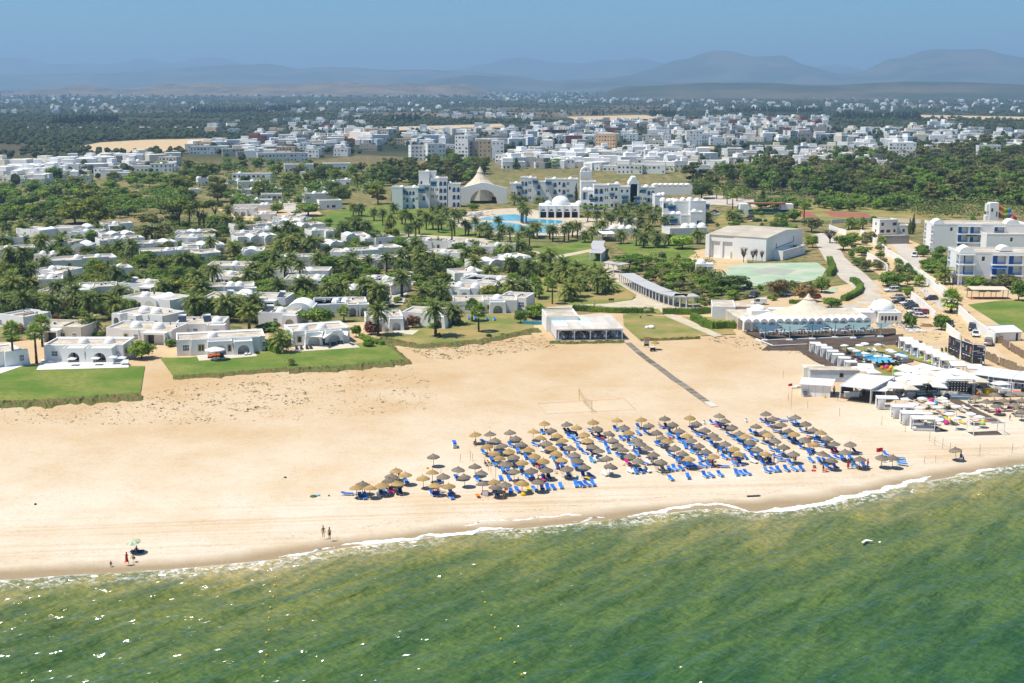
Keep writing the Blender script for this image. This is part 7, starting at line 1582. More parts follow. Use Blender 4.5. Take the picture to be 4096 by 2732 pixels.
for i in range(14):mb.vault(i*.55,i*.55+.5,0,2.6,0,.25,5,0,1)
O('slat_roof',mb.mesh('slat_roof',M['white']),ar_,(v.length*.33,14.2,3.3))
FOOT.append((a.x+v.length/2,a.y+8,v.length/2+1,10,rz))
q=CB(92,300);t=thing('kitchen_house','plain white block with a flat roof left of the vaulted restaurant','building',q,-.12);O('wall',MB().box(0,0,0,6.2,11,3.1).parapet(0,0,6.2,11,3.1,3.5,.22).mesh('wall',M['wall']),t);O('roof',MB().add([(.2,.2,3.13),(6,.2,3.13),(6,10.8,3.13),(.2,10.8,3.13)],[(0,1,2,3)]).mesh('roof',M['roof']),t);O('side_wing',MB().box(6.2,4,0,11.8,11,2.9).mesh('side_wing',M['roof']),t);FOOT.append((q.x+5,q.y+5,7,7,0))
q=K4(1012,680);k=ppm(q)*2.296;t=thing('domed_room','white square room with a broad white dome','building',q);wd=212/k
O('wall',MB().box(0,0,0,wd,7.5,3.1).mesh('wall',M['wall']),t);O('dome_base',MB().box(-.8,1.0,0,wd-1.2,7.3,.5).mesh('dome_base',M['wall']),t,(0,0,3.1));O('dome',MB().dome(0,0,0,3.2,2.4,22,7).mesh('dome',M['wall']),t,(wd/2-1.0,4.2,3.6))
O('side_block',MB().box(-9,1.5,0,0,7.5,2.9).mesh('side_block',M['wall']),t)
for i in range(5):O('window',cached('dwin',lambda:MB().add([(-.3,-.02,0),(.3,-.02,0)]+[(.3*math.cos(PI*j/6),-.02,.9+.3*math.sin(PI*j/6))for j in range(7)],[tuple(range(9))]).mesh('window',M['glass'])),t,(1.0+i*(wd-1.6)/5,0,1.0))
FOOT.append((q.x+2,q.y+4,9,5,0))
for i,(s_,m_)in enumerate((((415,330),(640,345),(500,398)),'sailb'),)if False else enumerate([(((415,332),(640,347),(500,398)),'sailb'),(((590,327),(830,342),(690,396)),'sailp'),(((780,327),(1000,337),(865,388)),'sailb'),(((950,320),(1160,332),(1040,378)),'sailp'),(((1130,320),(1344,322),(1180,383)),'sailp'),(((1344,322),(1480,325),(1390,372)),'sailp')]):
 A,B,Cc=CB(*s_[0],3.6),CB(*s_[1],3.5),CB(*s_[2],2.4);nn_=8;vs=[];fs=[]
 for u in range(nn_+1):
  for w_ in range(nn_+1-u):
   x,y=u/nn_,w_/nn_;q=A*(1-x-y)+B*x+Cc*y;vs.append((q.x,q.y,q.z-.9*(x*y+x*(1-x-y)+y*(1-x-y))))
 idx={};c0=0
 for u in range(nn_+1):
  for w_ in range(nn_+1-u):idx[(u,w_)]=c0;c0+=1
 for u in range(nn_):
  for w_ in range(nn_-u):
   fs.append((idx[(u,w_)],idx[(u+1,w_)],idx[(u,w_+1)]))
   if w_<nn_-u-1:fs.append((idx[(u+1,w_)],idx[(u+1,w_+1)],idx[(u,w_+1)]))
 t=thing('shade_sail',('blue' if m_=='sailb' else 'pale green')+' triangular shade sail over the terrace','shade sail',Vector((Cc.x,Cc.y,.35)),0,'shade sails over the terrace');o0=t.location
 O('sail',MB().add([(q[0]-o0.x,q[1]-o0.y,q[2]-o0.z)for q in vs],fs,True).mesh('sail',M[m_]),t);O('mast',MB().rod((0,0,-.3),(0,0,3.4),.09,.08,8).mesh('mast',M['metal']),t);O('mast_base',MB().box(-.7,-.5,-.3,.7,.5,.12).mesh('mast_base',M['white']),t)
for i in range(13):
 for j in range(2):
  x,y=480+i*68+rnd.uniform(-15,15),410+j*22-(i*1.6)+rnd.uniform(-4,4);dining(CB(x,y),rz+rnd.uniform(-.2,.2),GT,GCHAIR if(i+j)%3 else WCHAIR,'table on the upper timber terrace','chair on the upper timber terrace',6 if(i+j)%2 else 4,.35)
def cabana_proto(w_,d_,h_,drape,seed,slope=0.0,bed=True,solid=False):
 r=random.Random(seed);fr=MB()
 for sx in(0,w_):
  for sy in(0,d_):fr.bar((sx,sy,0),(sx,sy,h_+(slope if sy else 0)),.10)
 for z in(h_-.05,):
  fr.bar((0,0,z),(w_,0,z),.10);fr.bar((0,d_,z+slope),(w_,d_,z+slope),.10);fr.bar((0,0,z),(0,d_,z+slope),.10);fr.bar((w_,0,z),(w_,d_,z+slope),.10)
 for sx in(0,w_):fr.bar((sx,.02,.45),(sx,d_,.45),.06)
 fr.bar((0,0,.45),(w_,0,.45),.06);fr.bar((0,0,.25),(w_,0,.25),.06)
 ro=MB();ro.add([(-.08,-.08,h_+.02),(w_+.08,-.08,h_+.02),(w_+.08,d_+.08,h_+.02+slope),(-.08,d_+.08,h_+.02+slope),(-.08,-.08,h_+.07),(w_+.08,-.08,h_+.07),(w_+.08,d_+.08,h_+.07+slope),(-.08,d_+.08,h_+.07+slope)],[(3,2,1,0),(4,5,6,7),(0,1,5,4),(1,2,6,5),(2,3,7,6),(3,0,4,7)])
 parts=[('frame',fr.mesh('frame',M['white'])),('roof_cloth',ro.mesh('roof_cloth',M['fabric']))]
 def curtain(x0,y0,x1,y1,bul):
  cu=MB();NU,NV_=14,6;vs=[]
  for j in range(NV_+1):
   for i in range(NU+1):
    u,vv=i/NU,j/NV_;f=.05*math.sin(u*40)+bul*math.sin(PI*vv)*math.sin(PI*u);nx_,ny_=(y1-y0),-(x1-x0);ln=math.hypot(nx_,ny_)
    vs.append((x0+(x1-x0)*u*(1-.25*math.sin(PI*vv*.9)*drape)+nx_/ln*f,y0+(y1-y0)*u+ny_/ln*f,.15+(h_-.2)*vv))
  cu.add(vs,[(j*(NU+1)+i,j*(NU+1)+i+1,(j+1)*(NU+1)+i+1,(j+1)*(NU+1)+i)for j in range(NV_)for i in range(NU)],True);return cu.mesh('curtain',M['fabric'])
 parts.append(('curtain',curtain(-.05,d_,-.05,d_*.42,-.18)));
 if drape:parts.append(('curtain',curtain(0,-.03,w_*.42,-.03,.16)))
 if bed:parts.append(('daybed',MB().box(.15,.25,.08,w_-.15,d_-.1,.5).mesh('daybed',M['fabric'])))
 return('cabana','cabana',parts)
CA=[cabana_proto(2.4,2.3,2.25,1,i)for i in range(2)];CA2=[cabana_proto(3.1,2.4,2.2,0,5,.55)];CA3=[cabana_proto(3.9,2.6,2.25,1,7),cabana_proto(3.9,2.6,2.25,0,8)]
for i,(x,y)in enumerate(nums("430,163 485,182 535,206 590,235 640,266 695,297 755,332")):p=K3(x,y,2.3);p-=Vector((1.2,1.15,p.z));put(CA[i%2],'white curtained cabana in the row left of the pool',p,-.1,None,'cabanas left of the club pool')
for i,(x,y)in enumerate(nums("1262,132 1312,160 1375,190 1437,217 1505,247 1572,277 1640,307")):p=K3(x,y,2.4);p-=Vector((1.5,1.2,p.z));put(CA2[0],'white roofed cabana in the row right of the pool',p,-.12,None,'cabanas right of the club pool')
for i,(x,y)in enumerate(nums("835,412 890,384 1732,362 1890,388")):p=K3(x,y,2.3);p-=Vector((1.5,1.2,p.z));put(CA2[0],'white flat roofed cabana near the club lawn',p,-.1)
for i,(x,y)in enumerate(nums("1085,660 1225,738 1312,797 1410,845")):p=K3(x,y,2.3);p-=Vector((1.9,1.3,p.z));put(CA3[i==3],'large white cabana along the beach side of the club',p,-.1,None,'cabanas on the beach side')
def club_parasol(r_,sq,mat,h=2.3,seed=0):
 n_=4 if sq else 8;mb=MB();off=PI/4 if sq else 0
 R=[(r_,h),(r_*.5,h+.30*r_*.55),(.05,h+.52*r_*.55)];vs=[]
 for q,z in R:vs+=[(q*math.cos(2*PI*i/n_+off),q*math.sin(2*PI*i/n_+off),z)for i in range(n_)]
 vs+=[(q[0],q[1],q[2]-.16)for q in vs[:n_]]
 fs=[(k*n_+i,k*n_+(i+1)%n_,(k+1)*n_+(i+1)%n_,(k+1)*n_+i)for k in range(2)for i in range(n_)]+[(3*n_+i,3*n_+(i+1)%n_,(i+1)%n_,i)for i in range(n_)]
 mb.add(vs,fs);return('club_parasol','parasol',[('pole',MB().rod((0,0,0),(0,0,h+.3),.04,.03,6).mesh('pole',M['white'])),('canopy',mb.mesh('canopy',mat)),('base',MB().box(-.35,-.35,0,.35,.35,.08).mesh('base',M['white']))])
CP8=club_parasol(1.0,False,M['fabric'],2.1);CQ=club_parasol(2.1,True,M['fabric'],2.5);CQC=club_parasol(2.05,True,M['cabric'],2.4)
for s_,pr,lb in(("707,178 840,175 890,158 1017,170 765,207 815,225 890,248 1010,275 1097,278 1120,218 1150,235 1205,262 1240,272",CP8,'small white parasol around the club pool'),("1257,668 1418,662 1605,660 1640,690 1490,705 1335,712 1400,745 1565,740 1740,735 1475,800 1680,800 1860,800 1570,850 1735,845 1945,830",CP8,'small white parasol on the club sand'),("955,432 1225,462 1350,478 1340,502 1440,492 1570,467 1720,427 1730,452 1850,477 1590,502 1440,512 1555,522 1445,432 1165,572 2140,547 1290,470 1510,450 1650,478 1500,500 1250,500 1380,440 1690,500 1800,455 1640,440 1400,540 1330,545 1560,560 1100,540 1210,560 1780,500 1900,500",CQ,'large square white parasol in the crowded club'),("1265,537 1295,577 1475,532 1745,492 1950,512 1480,467 1830,520",CQC,'large square cream parasol in the crowded club')):
 for x,y in nums(s_):p=K3(x,y,pr[2][0][1].vertices[-1].co.z if False else 2.45);p.z=.1;e=put(pr,lb,p,0);e.rotation_euler=(rnd.gauss(0,.05),rnd.gauss(0,.05),rnd.uniform(-.3,.3))
def awning(C,corners,zs,label,name='awning_roof',beams=True):
 P=[C(x,y,z)for(x,y),z in zip(corners,zs)];o0=Vector((P[0].x,P[0].y,0));t=thing(name,label,'awning',o0)
 Q=[q-o0 for q in P];O('roof_cloth',MB().add([tuple(q)for q in Q]+[(q.x,q.y,q.z-.07)for q in Q],[(0,1,2,3),(7,6,5,4),(0,1,5,4),(1,2,6,5),(2,3,7,6),(3,0,4,7)]).mesh('roof_cloth',M['fabric']),t)
 for q in Q:O('post',MB().bar((q.x,q.y,0),(q.x,q.y,q.z-.08),.14).mesh('post',M['white']),t)
 if beams:
  for i in range(4):a,b=Q[i],Q[(i+1)%4];O('beam',MB().bar(a+Vector((0,0,.03)),b+Vector((0,0,.03)),.16).mesh('beam',M['white']),t)
 return t
awning(K3,((665,560),(945,590),(1165,478),(820,450)),(3.2,3.2,3.2,3.2),'large flat white roof over the club bar');awning(K3,((955,602),(1080,612),(1232,520),(1160,487)),(2.5,2.3,2.3,2.6),'narrow white roof beside the club bar')
awning(K3,((1150,395),(1290,440),(1400,395),(1250,355)),(2.7,2.7,3.0,3.0),'tilted white roof on the club lawn',beams=False);awning(K3,((1315,385),(1490,415),(1640,405),(1420,350)),(2.7,2.7,3.0,3.0),'wide white roof on the club lawn',beams=False)
for i,(x,y)in enumerate(((1920,470),(2085,492),(2270,512))):awning(K3,((x-60,y-20),(x+150,y+5),(x+225,y-65),(x+60,y-85)),(2.9,2.9,3.2,3.2),'long white roof section at the right of the club');awning(K3,((x-10,y+15),(x+165,y+38),(x+180,y+10),(x+30,y-12)),(2.2,2.2,2.5,2.5),'low white awning at the right of the club',beams=False)
q=K3(700,665);t=thing('bar_counter','white bar counter with stools under the big flat roof','bar',q,-.05);O('front',MB().box(0,0,0,3.0,.25,1.1).box(2.8,.25,0,3.0,3.5,1.1).mesh('front',M['white']),t);O('top',MB().box(-.1,-.15,1.1,3.1,.35,1.16,True).box(2.7,.35,1.1,3.15,3.6,1.16,True).mesh('top',M['white']),t);O('back_shelf',MB().box(0,3.0,0,2.4,3.4,1.9).mesh('back_shelf',M['dkmetal']),t)
for i in range(4):put(('bar_stool','stool',[('seat',cached('bst',lambda:MB().box(-.2,-.2,.72,.2,.2,.78,True).mesh('seat',M['white']))),('legs',cached('bsl',lambda:MB().bar((-.17,-.17,0),(-.17,-.17,.72),.05).bar((.17,-.17,0),(.17,-.17,.72),.05).bar((.17,.17,0),(.17,.17,.72),.05).bar((-.17,.17,0),(-.17,.17,.72),.05).mesh('legs',M['white'])))]),'white stool at the club bar',q+Vector((3.5,.6+i*.8,.1)),0)
a,b=K3(300,652),K3(570,668);v=b-a;t=thing('beach_shed','plain white shed with a flat sheet roof on the sand','shed',a,math.atan2(v.y,v.x));ws=v.length
O('wall',MB().box(0,0,0,ws,4.6,2.45).mesh('wall',M['white']),t);O('roof',MB().add([(-.35,-.4,2.5),(ws+.3,-.4,2.5),(ws+.9,5.0,2.75),(-.1,5.0,2.75),(-.35,-.4,2.58),(ws+.3,-.4,2.58),(ws+.9,5.0,2.83),(-.1,5.0,2.83)],[(3,2,1,0),(4,5,6,7),(0,1,5,4),(1,2,6,5),(2,3,7,6),(3,0,4,7)]).mesh('roof',M['fabric']),t);O('doorway',MB().box(ws,.8,0,ws+.03,3.6,2.2).mesh('doorway',M['glass']),t)
for i in range(1,4):O('panel_joint',MB().box(ws*i/4-.02,-.012,0,ws*i/4+.02,0,2.4).mesh('panel_joint',M['metal']),t)
t=thing('container_office','long grey blue cabin with a patched pale roof','cabin',K3(385,520),-.06);O('wall',MB().box(0,0,0,10.2,3.4,2.5).mesh('wall',simple('blue_grey_panel',(.50,.56,.62),.7)),t);O('roof',MB().box(-.15,-.15,2.5,10.4,3.6,2.66,True).mesh('roof',M['roof']),t);O('window',MB().box(6.2,-.04,1.1,7.0,0,1.9).mesh('window',M['dark']),t);O('rear_room',MB().box(-.8,3.5,0,4,6.5,2.3).mesh('rear_room',M['cream']),t)
t=thing('cool_unit','grey machine in a wire cage beside the shed','machine',K3(340,655));O('box',MB().box(-.4,-.3,.3,.4,.3,1.1).mesh('box',M['metal']),t);O('cage',MB().bar((-.7,-.5,0),(-.7,-.5,1.3),.05).bar((.7,-.5,0),(.7,-.5,1.3),.05).bar((-.7,.5,0),(-.7,.5,1.3),.05).bar((.7,.5,0),(.7,.5,1.3),.05).box(-.75,-.55,1.3,.75,.55,1.34,True).mesh('cage',M['metal']),t)
tag(O('gas_bottle',MB().lathe(0,0,[(0,.2),(.5,.2),(.62,.1),(.7,.08)],10).mesh('gas_bottle',M['yellow']),None,K3(522,670)),'yellow gas bottle before the shed','gas bottle');tag(O('sheet_pile',MB().box(-.9,-.4,0,.3,.4,.3).frus(.0,-.5,1.2,.5,.1,.3,-.5,1.1,.5,.5).mesh('sheet_pile',M['cream']),None,K3(245,580),.3),'heap of pale sheets left of the shed','pile')
t=thing('light_screen','black screen of round lamps inside a metal truss','stage',K3(1640,680),-.04);k=ppm(t.location)*2.296
O('screen',MB().box(.75,.6,1.5,4.3,.8,3.6).mesh('screen',M['black']),t)
for i in range(6):
 for j in range(4):O('lamp',cached('lampd',lambda:MB().rod((0,-.06,0),(0,.0,0),.09,.09,8).mesh('lamp',M['white'])),t,(1.05+i*.6,.6,1.75+j*.52))
for x_ in(0,5.3):
 mb=MB()
 for dx in(0,.35):
  for dy in(0,.35):mb.bar((x_+dx,.4+dy,0),(x_+dx,.4+dy,3.9),.05)
 for z in range(9):mb.bar((x_,.4,z*.42),(x_+.35,.4,z*.42+.42),.035);mb.bar((x_+.35,.75,z*.42),(x_,.75,z*.42+.42),.035)
 O('truss_tower',mb.mesh('truss_tower',M['metal']),t)
O('truss_beam',MB().bar((0,.4,3.9),(5.6,.4,3.9),.06).bar((0,.75,3.9),(5.6,.75,3.9),.06).bar((0,.4,3.6),(5.6,.4,3.6),.06).mesh('truss_beam',M['metal']),t);O('stage_deck',MB().box(.6,-.6,0,5.0,2.0,.6).mesh('stage_deck',simple('blue_grey_cloth',(.17,.23,.29),.9)),t)
for x,y,h in((1480,620,2.1),(1485,665,1.2),(1885,640,1.9)):t=thing('speaker_stack','black speaker stack beside the lamp screen','speaker',K3(x,y));O('lower_cabinet',MB().box(-.5,-.4,0,.5,.4,h*.5).mesh('lower_cabinet',M['black']),t);O('upper_cabinet',MB().box(-.42,-.35,h*.5+.02,.42,.35,h).mesh('upper_cabinet',M['dkmetal']),t)
BBd=Crop(3760,1300,7.0)
def hoarding(x1,y1,x2,y2,h,label,deco):
 a,b=BBd(x1,y1),BBd(x2,y2);v=b-a;ln=v.length;t=thing('advertising_hoarding',label,'billboard',a,math.atan2(v.y,v.x))
 O('panel',MB().box(0,-.05,.35,ln,.05,h).mesh('panel',simple('black_print',(.022,.022,.026),.5)),t);O('rim',MB().box(-.06,-.07,h,ln+.06,.07,h+.08).box(-.06,-.07,.3,-.01,.07,h).box(ln+.01,-.07,.3,ln+.06,.07,h).mesh('rim',M['white']),t);O('brace',MB().bar((.3,.1,0),(.3,.1,h),.12).bar((ln-.3,.1,0),(ln-.3,.1,h),.12).bar((.3,1.6,0),(.3,.1,h*.7),.1).bar((ln-.3,1.6,0),(ln-.3,.1,h*.7),.1).mesh('brace',M['metal']),t)
 O('stripe',MB().box(0,-.062,h*.47,ln,-.052,h*.49).mesh('stripe',simple('blue_stripe',(.10,.16,.30),.5)),t)
 for kind,x,z,s,m_ in deco:
  if kind[0]=='=':
   cu=bpy.data.curves.new('lettering','FONT');cu.body=kind[1:];cu.size=s;to=bpy.data.objects.new('tmp',cu);sc.collection.objects.link(to);me=bpy.data.meshes.new_from_object(to.evaluated_get(bpy.context.evaluated_depsgraph_get()));sc.collection.objects.unlink(to);bpy.data.objects.remove(to);me.materials.clear();me.materials.append(m_)
   o=O('lettering',me,t,(x*ln,-.066,z*h));o.rotation_euler=(PI/2,0,0)
  else:
   w_,hh_=s;O('printed_shape',MB().add([(-w_/2,0,-hh_/2),(w_/2,0,-hh_/2+kind.count('/')*hh_*.6),(w_/2,0,hh_/2),(-w_/2,0,hh_/2-kind.count('/')*hh_*.6)],[(0,1,2,3)]).mesh('printed_shape',m_),t,(x*ln,-.064,z*h))
PR=simple('printed_skin',(.34,.16,.13),.6);LGp=simple('printed_grey',(.32,.33,.36),.5)
hoarding(222,805,545,968,4.5,'left black hoarding with white lettering above the club',[('=RamonSoler',.60,.88,.50,M['white']),('r',.42,.72,(.35,1.1),LGp),('r/',.55,.72,(.3,1.1),LGp),('r',.12,.75,(.45,1.3),PR),('=A',.32,.10,.8,LGp),('r',.22,.36,(.9,.16),M['white']),('r',.47,.36,(.9,.16),M['white']),('r',.74,.36,(.9,.3),LGp),('r',.9,.15,(.12,.8),LGp)])
hoarding(588,972,900,1092,4.5,'middle black hoarding with a round emblem above the club',[('=G',.03,.70,1.1,M['white']),('r',.42,.72,(.45,1.2),LGp),('r',.80,.66,(.7,1.8),PR),('=F',.24,.12,.9,LGp),('r',.2,.36,(.9,.16),M['white']),('r',.46,.36,(.9,.16),M['white']),('r',.72,.36,(.9,.16),M['white']),('r',.06,.18,(.2,.7),PR)])
hoarding(902,1098,1236,1138,4.6,'right black hoarding with white lettering facing the sea',[('=RamonSoler',.34,.90,.50,M['white']),('r/',.25,.68,(1.6,.5),LGp),('r/',.62,.62,(1.5,.35),LGp),('r',.91,.80,(.16,.6),M['white']),('r',.90,.56,(.3,.2),M['white']),('r',.72,.26,(.14,1.2),LGp),('r',.62,.33,(1.0,.14),LGp),('r',.90,.15,(.3,.5),M['white'])])
tag(O('lamp_post',MB().rod((0,0,0),(0,0,5.6),.13,.09,8).mesh('lamp_post',M['cream']),None,BBd(565,970)),'pale post between the black hoardings','post')
px_plant('bush','lime',BBd,950,1085,200,260,'leafy shrub in front of the right hoarding');
for x in(60,165):px_plant('bush','mid',BBd,x,770,90,190,'potted shrub left of the hoardings')
t=thing('deck_frame','empty white frame over a dark deck on the sand','frame',K3(1822,990));Q=[K3(*q)-t.location for q in((1822,990),(1885,1022),(2165,1016),(2105,975))]
O('deck',MB().add([(q.x,q.y,.12)for q in Q],[(0,1,2,3)]).mesh('deck',M['deckp']),t)
for q in Q:O('post',MB().bar(q,q+Vector((0,0,2.6)),.12).mesh('post',M['white']),t)
for i in range(4):
 a,b=Q[i],Q[(i+1)%4]
 for z in(.08,2.55):O('rail',MB().bar(a+Vector((0,0,z)),b+Vector((0,0,z)),.11).mesh('rail',M['white']),t)
for z0,P0,st in((.06,"1700,690 1800,740 1900,800 2000,845 2110,905",.5),(.06,"1500,935 1590,980",.5)):
 P_=[K3(*q)for q in nums(P0)];t=thing('plank_walk','dark plank walk running down the club sand' if st==.5 and len(P_)>2 else 'short dark plank mat beside the beach cabana','boardwalk',P_[0])
 for q,an in along(P_,.42):O('plank',cached('cpl',lambda:MB().box(-1.15,-.19,0,1.15,.19,.05).mesh('plank',M['deck'])),t,q-P_[0]+Vector((0,0,.07)),an-PI/2)
CL={'s':lounger_proto(M['sandc'],M['wood'],.6),'y':LX['y'],'w':LX['w'],'b':lounger_proto(M['dkmetal'],M['dkmetal'],.7),'r':lounger_proto(M['orange'],M['wood'],.6)}
CN={'s':'sand coloured lounger on the club sand','y':'yellow lounger on the club sand','w':'white lounger on the club sand','b':'dark lounger beside the club pool','r':'orange lounger on the club sand'}
for q in "1885,705,s 1930,700,s 1980,760,s 2050,790,s 2120,780,s 2200,780,s 2020,700,s 2110,695,s 2290,705,s 2250,690,s 2300,830,s 1560,700,s 1430,690,s 1650,745,s 1690,760,s 1580,790,s 1790,790,s 1740,760,s 1400,700,s 1330,680,s 1650,870,y 1700,895,y 1780,890,y 1700,850,y 1905,890,r 1975,880,r 1545,900,w 1360,720,s 1300,690,s 1500,760,s 1615,820,s 1820,760,w 2170,720,s 2330,740,s 2270,760,s 2140,820,s 740,245,b 790,232,b 940,237,w 985,234,w 1070,355,b 1130,352,b 1010,370,b 1190,360,b".split():
 x,y,k_=q.split(',');p=K3(float(x),float(y),.3);p.z=.12 if k_=='b' or float(y)<300 else .02;put(CL[k_],CN[k_],p,.35+rnd.gauss(0,.2)+(1.2 if float(x)>1850 else 0),None,'loungers of the beach club')
for q in "1480,880,limec 1605,890,turq 1640,915,magenta 1970,918,limec 2115,810,magenta 1045,410,orange 1090,402,magenta 1110,432,orange 1160,425,limec 1130,405,yellow 1365,290,turq 1405,302,yellow 1420,318,limec 1465,330,magenta 1488,350,limec 1555,425,yellow 1600,690,limec 1500,712,magenta 1535,735,turq 1920,640,orange 2220,772,magenta".split():
 x,y,k_=q.split(',');tag(O('bean_bag',beanbag_mesh(M[k_]),None,K3(float(x),float(y))+Vector((0,0,.1)),0,1.15),{'limec':'lime','turq':'turquoise','magenta':'magenta','orange':'orange','yellow':'yellow'}[k_]+' bean bag seat in the beach club','bean bag','bean bags of the beach club')
SOFA=('garden_sofa','sofa',[('frame',MB().box(-.8,-.4,.08,.8,.4,.32,True).mesh('frame',M['white'])),('cushion',MB().box(-.76,-.38,.32,.76,.2,.45).mesh('cushion',M['turq'])),('back_cushion',MB().box(-.76,.2,.32,.76,.38,.78).mesh('back_cushion',M['turq']))])
for x,y in nums("905,325 945,318 1200,302 1255,322 840,287 1215,288"):put(SOFA,'turquoise cushioned sofa beside the club pool',K3(x,y)+Vector((0,0,.12)),rnd.uniform(-.4,.4))
WS=('garden_sofa','sofa',[('frame',MB().box(-.9,-.4,0,.9,.4,.4).mesh('frame',M['white'])),('cushion',MB().box(-.85,-.35,.4,.85,.2,.5).mesh('cushion',M['sandc'])),('back',MB().box(-.9,.2,.4,.9,.4,.8).mesh('back',M['white']))])
for i in range(34):x,y=rnd.uniform(1180,2340),rnd.uniform(560,655);put(WS if i%3 else('garden_sofa','sofa',[('frame',WS[2][0][1]),('cushion',cached(('cu',i%5),lambda:MB().box(-.85,-.35,.4,.85,.2,.5).mesh('cushion',(M['orange'],M['red'],M['yellow'],M['turq'],M['limec'])[i%5]))),('back',WS[2][2][1])]),'low white sofa in the crowded club seating',K3(x,y)+Vector((0,0,.1)),rnd.choice((0,1.57,-.1,3.1)))
for i in range(14):dining(K3(rnd.uniform(1950,2340),rnd.uniform(545,625)),rnd.random(),WT,WCHAIR,'white table at the right of the club','white chair at the right of the club',4,.1)
t=thing('round_counter','round yellow bar counter behind the lamp screen','bar',K3(2015,620));O('counter',MB().cyl(0,0,0,1.15,1.2,1.25,16).mesh('counter',M['yellow']),t);O('top',MB().cyl(0,0,1.15,1.2,1.35,1.35,16).mesh('top',M['sandc']),t)
parasols2="2080,637 2230,637 2010,702 2100,742 2165,692 1905,662 2265,732 2330,692 2340,632 2335,792"
for i,(x,y)in enumerate(nums(parasols2)):p=K3(x,y,1.88);p.z=0;put(PG[i%3],'thatched parasol on the club sand',p,rnd.random()*6,1.05)
for x,y,po,cl,lb in((1845,745,'stand',[('shirt',WH),('shorts',M['turq'])],'person in white walking down the club planks'),(1745,660,'bend',[('shirt',WH)],'man bending over before the lamp screen'),(1420,905,'sit',[('shirt',M['yellow'])],'person in yellow sitting in the beach cabana'),(1385,905,'sit',[('trunks',BK)],'person sitting in the beach cabana'),(2220,880,'stand',[('swimsuit',BK)],'child standing near the club post'),(1182,190,'bend',[('shirt',WH),('trousers',BK)],'waiter bending beside the cabanas'),(1040,215,'sit',[('shirt',M['turq'])],'guest seated at a poolside table'),(1060,215,'sit',[('shirt',WH)],'second guest seated at a poolside table'),(1855,845,'sit',[('shirt',WH)],'guest in white sitting on the club sand'),(1595,430,'stand',[('shirt',M['sandc']),('shorts',NV)],'man standing under the massed parasols'),(1255,605,'stand',[('shirt',WH),('trousers',BK)],'waiter in white under cream parasols'),(660,65,'stand',[('dress',WH)],'person in a white robe on the upper terrace'),(605,640,'stand',[('shirt',WH),('trousers',BK)],'man in white beside the shed door'),(880,640,'stand',[('shirt',WH),('trousers',NV)],'barman behind the club bar'),(1075,20,'stand',[('shirt',M['turq'])],'worker in blue beside stacked chairs'),(1265,40,'bend',[('shirt',WH),('trousers',NV)],'worker bending over stacked chairs')):
 person(K3(x,y),rnd.uniform(-.6,.6),po,rnd.choice(('tan','dark')),cl,lb,1.0 if 'child' not in lb else .65,.35 if y<120 else .1)
for x,y in((1003,312),(1050,295),(965,300)):person(K3(x,y),rnd.random()*3,'stand','tan',[('trunks',BK)],'swimmer standing in the club pool',1.0,-.95)
for i in range(16):put(WCHAIR if i%2 else GCHAIR,'stacked spare chair at the end of the terrace',K3(1020+i*20+rnd.uniform(-8,8),15+rnd.uniform(-12,35))+Vector((0,0,.2)),rnd.random()*6)
mb=MB()
for i in range(26):c=Vector((rnd.uniform(-2.6,2.6),rnd.uniform(-2,2),.15+.3*rnd.random()));a_=rnd.random()*3;d=Vector((math.cos(a_),math.sin(a_),rnd.gauss(0,.15)));mb.bar(c-d*1.1,c+d*1.1,.12)
tag(O('timber_heap',mb.mesh('timber_heap',M['white']),None,K3(1360,60)),'heap of broken white planks at the terrace end','heap');tag(O('long_board',MB().box(-3,-.2,.05,3,.2,.15).mesh('long_board',M['white']),None,K4(1480,745),-.25),'long white board lying on the sand','board')
for x,y,r_,m_ in((1740,625,2.2,'soil'),(1460,700,1.8,'wood')):
 mb=MB();vs=[]
 for j,(z,q)in enumerate(((0,1),(.35,.75),(.65,.4),(.75,.05))):vs+=[(r_*q*math.cos(i*PI/7)*(1+.25*rnd.random()),r_*.7*q*math.sin(i*PI/7)*(1+.25*rnd.random()),z*r_*.45*(.8+.5*rnd.random()))for i in range(14)]
 mb.add(vs,[(j*14+i,j*14+(i+1)%14,(j+1)*14+(i+1)%14,(j+1)*14+i)for j in range(3)for i in range(14)]);tag(O('rubble_heap',mb.mesh('rubble_heap',M[m_]),None,K4(x,y)),'heap of reddish earth beside the white wall' if m_=='soil' else 'heap of brushwood behind the domed room','heap')
REED=simple('reed_fence',(.27,.205,.13),.95,nscale=4,amt=.4)
def fence(C,pts,h,label,mat,step):
 P=[C(*q)for q in nums(pts)];t=thing('reed_fence',label,'fence',P[0])
 for q,an in along(P,step):
  hh_=h*rnd.uniform(.85,1.1);O('panel',cached((mat.name,step,round(hh_,1)),lambda:MB().box(0,-.04,0,step*.97,.04,round(hh_,1)).mesh('panel',mat)),t,q-P[0],an+rnd.gauss(0,.05));O('post',cached(('fp',round(h,1)),lambda:MB().rod((0,0,0),(0,0,h*1.08),.05,.04,5).mesh('post',M['wood'])),t,q-P[0])
fence(K4,"1800,880 1900,935 2000,1000 2100,1050 2230,1100 2380,1160",1.9,'ragged reed fence beside the sandy lane',REED,1.7);fence(K4,"2085,858 2150,862",2.0,'dark reed screen by the hut',REED,.9);fence(K4,"2148,875 2230,930 2320,985 2400,1030",1.9,'brown board fence at the right edge',simple('brown_boards',(.24,.17,.12),.9,nscale=5,amt=.3),2.1)
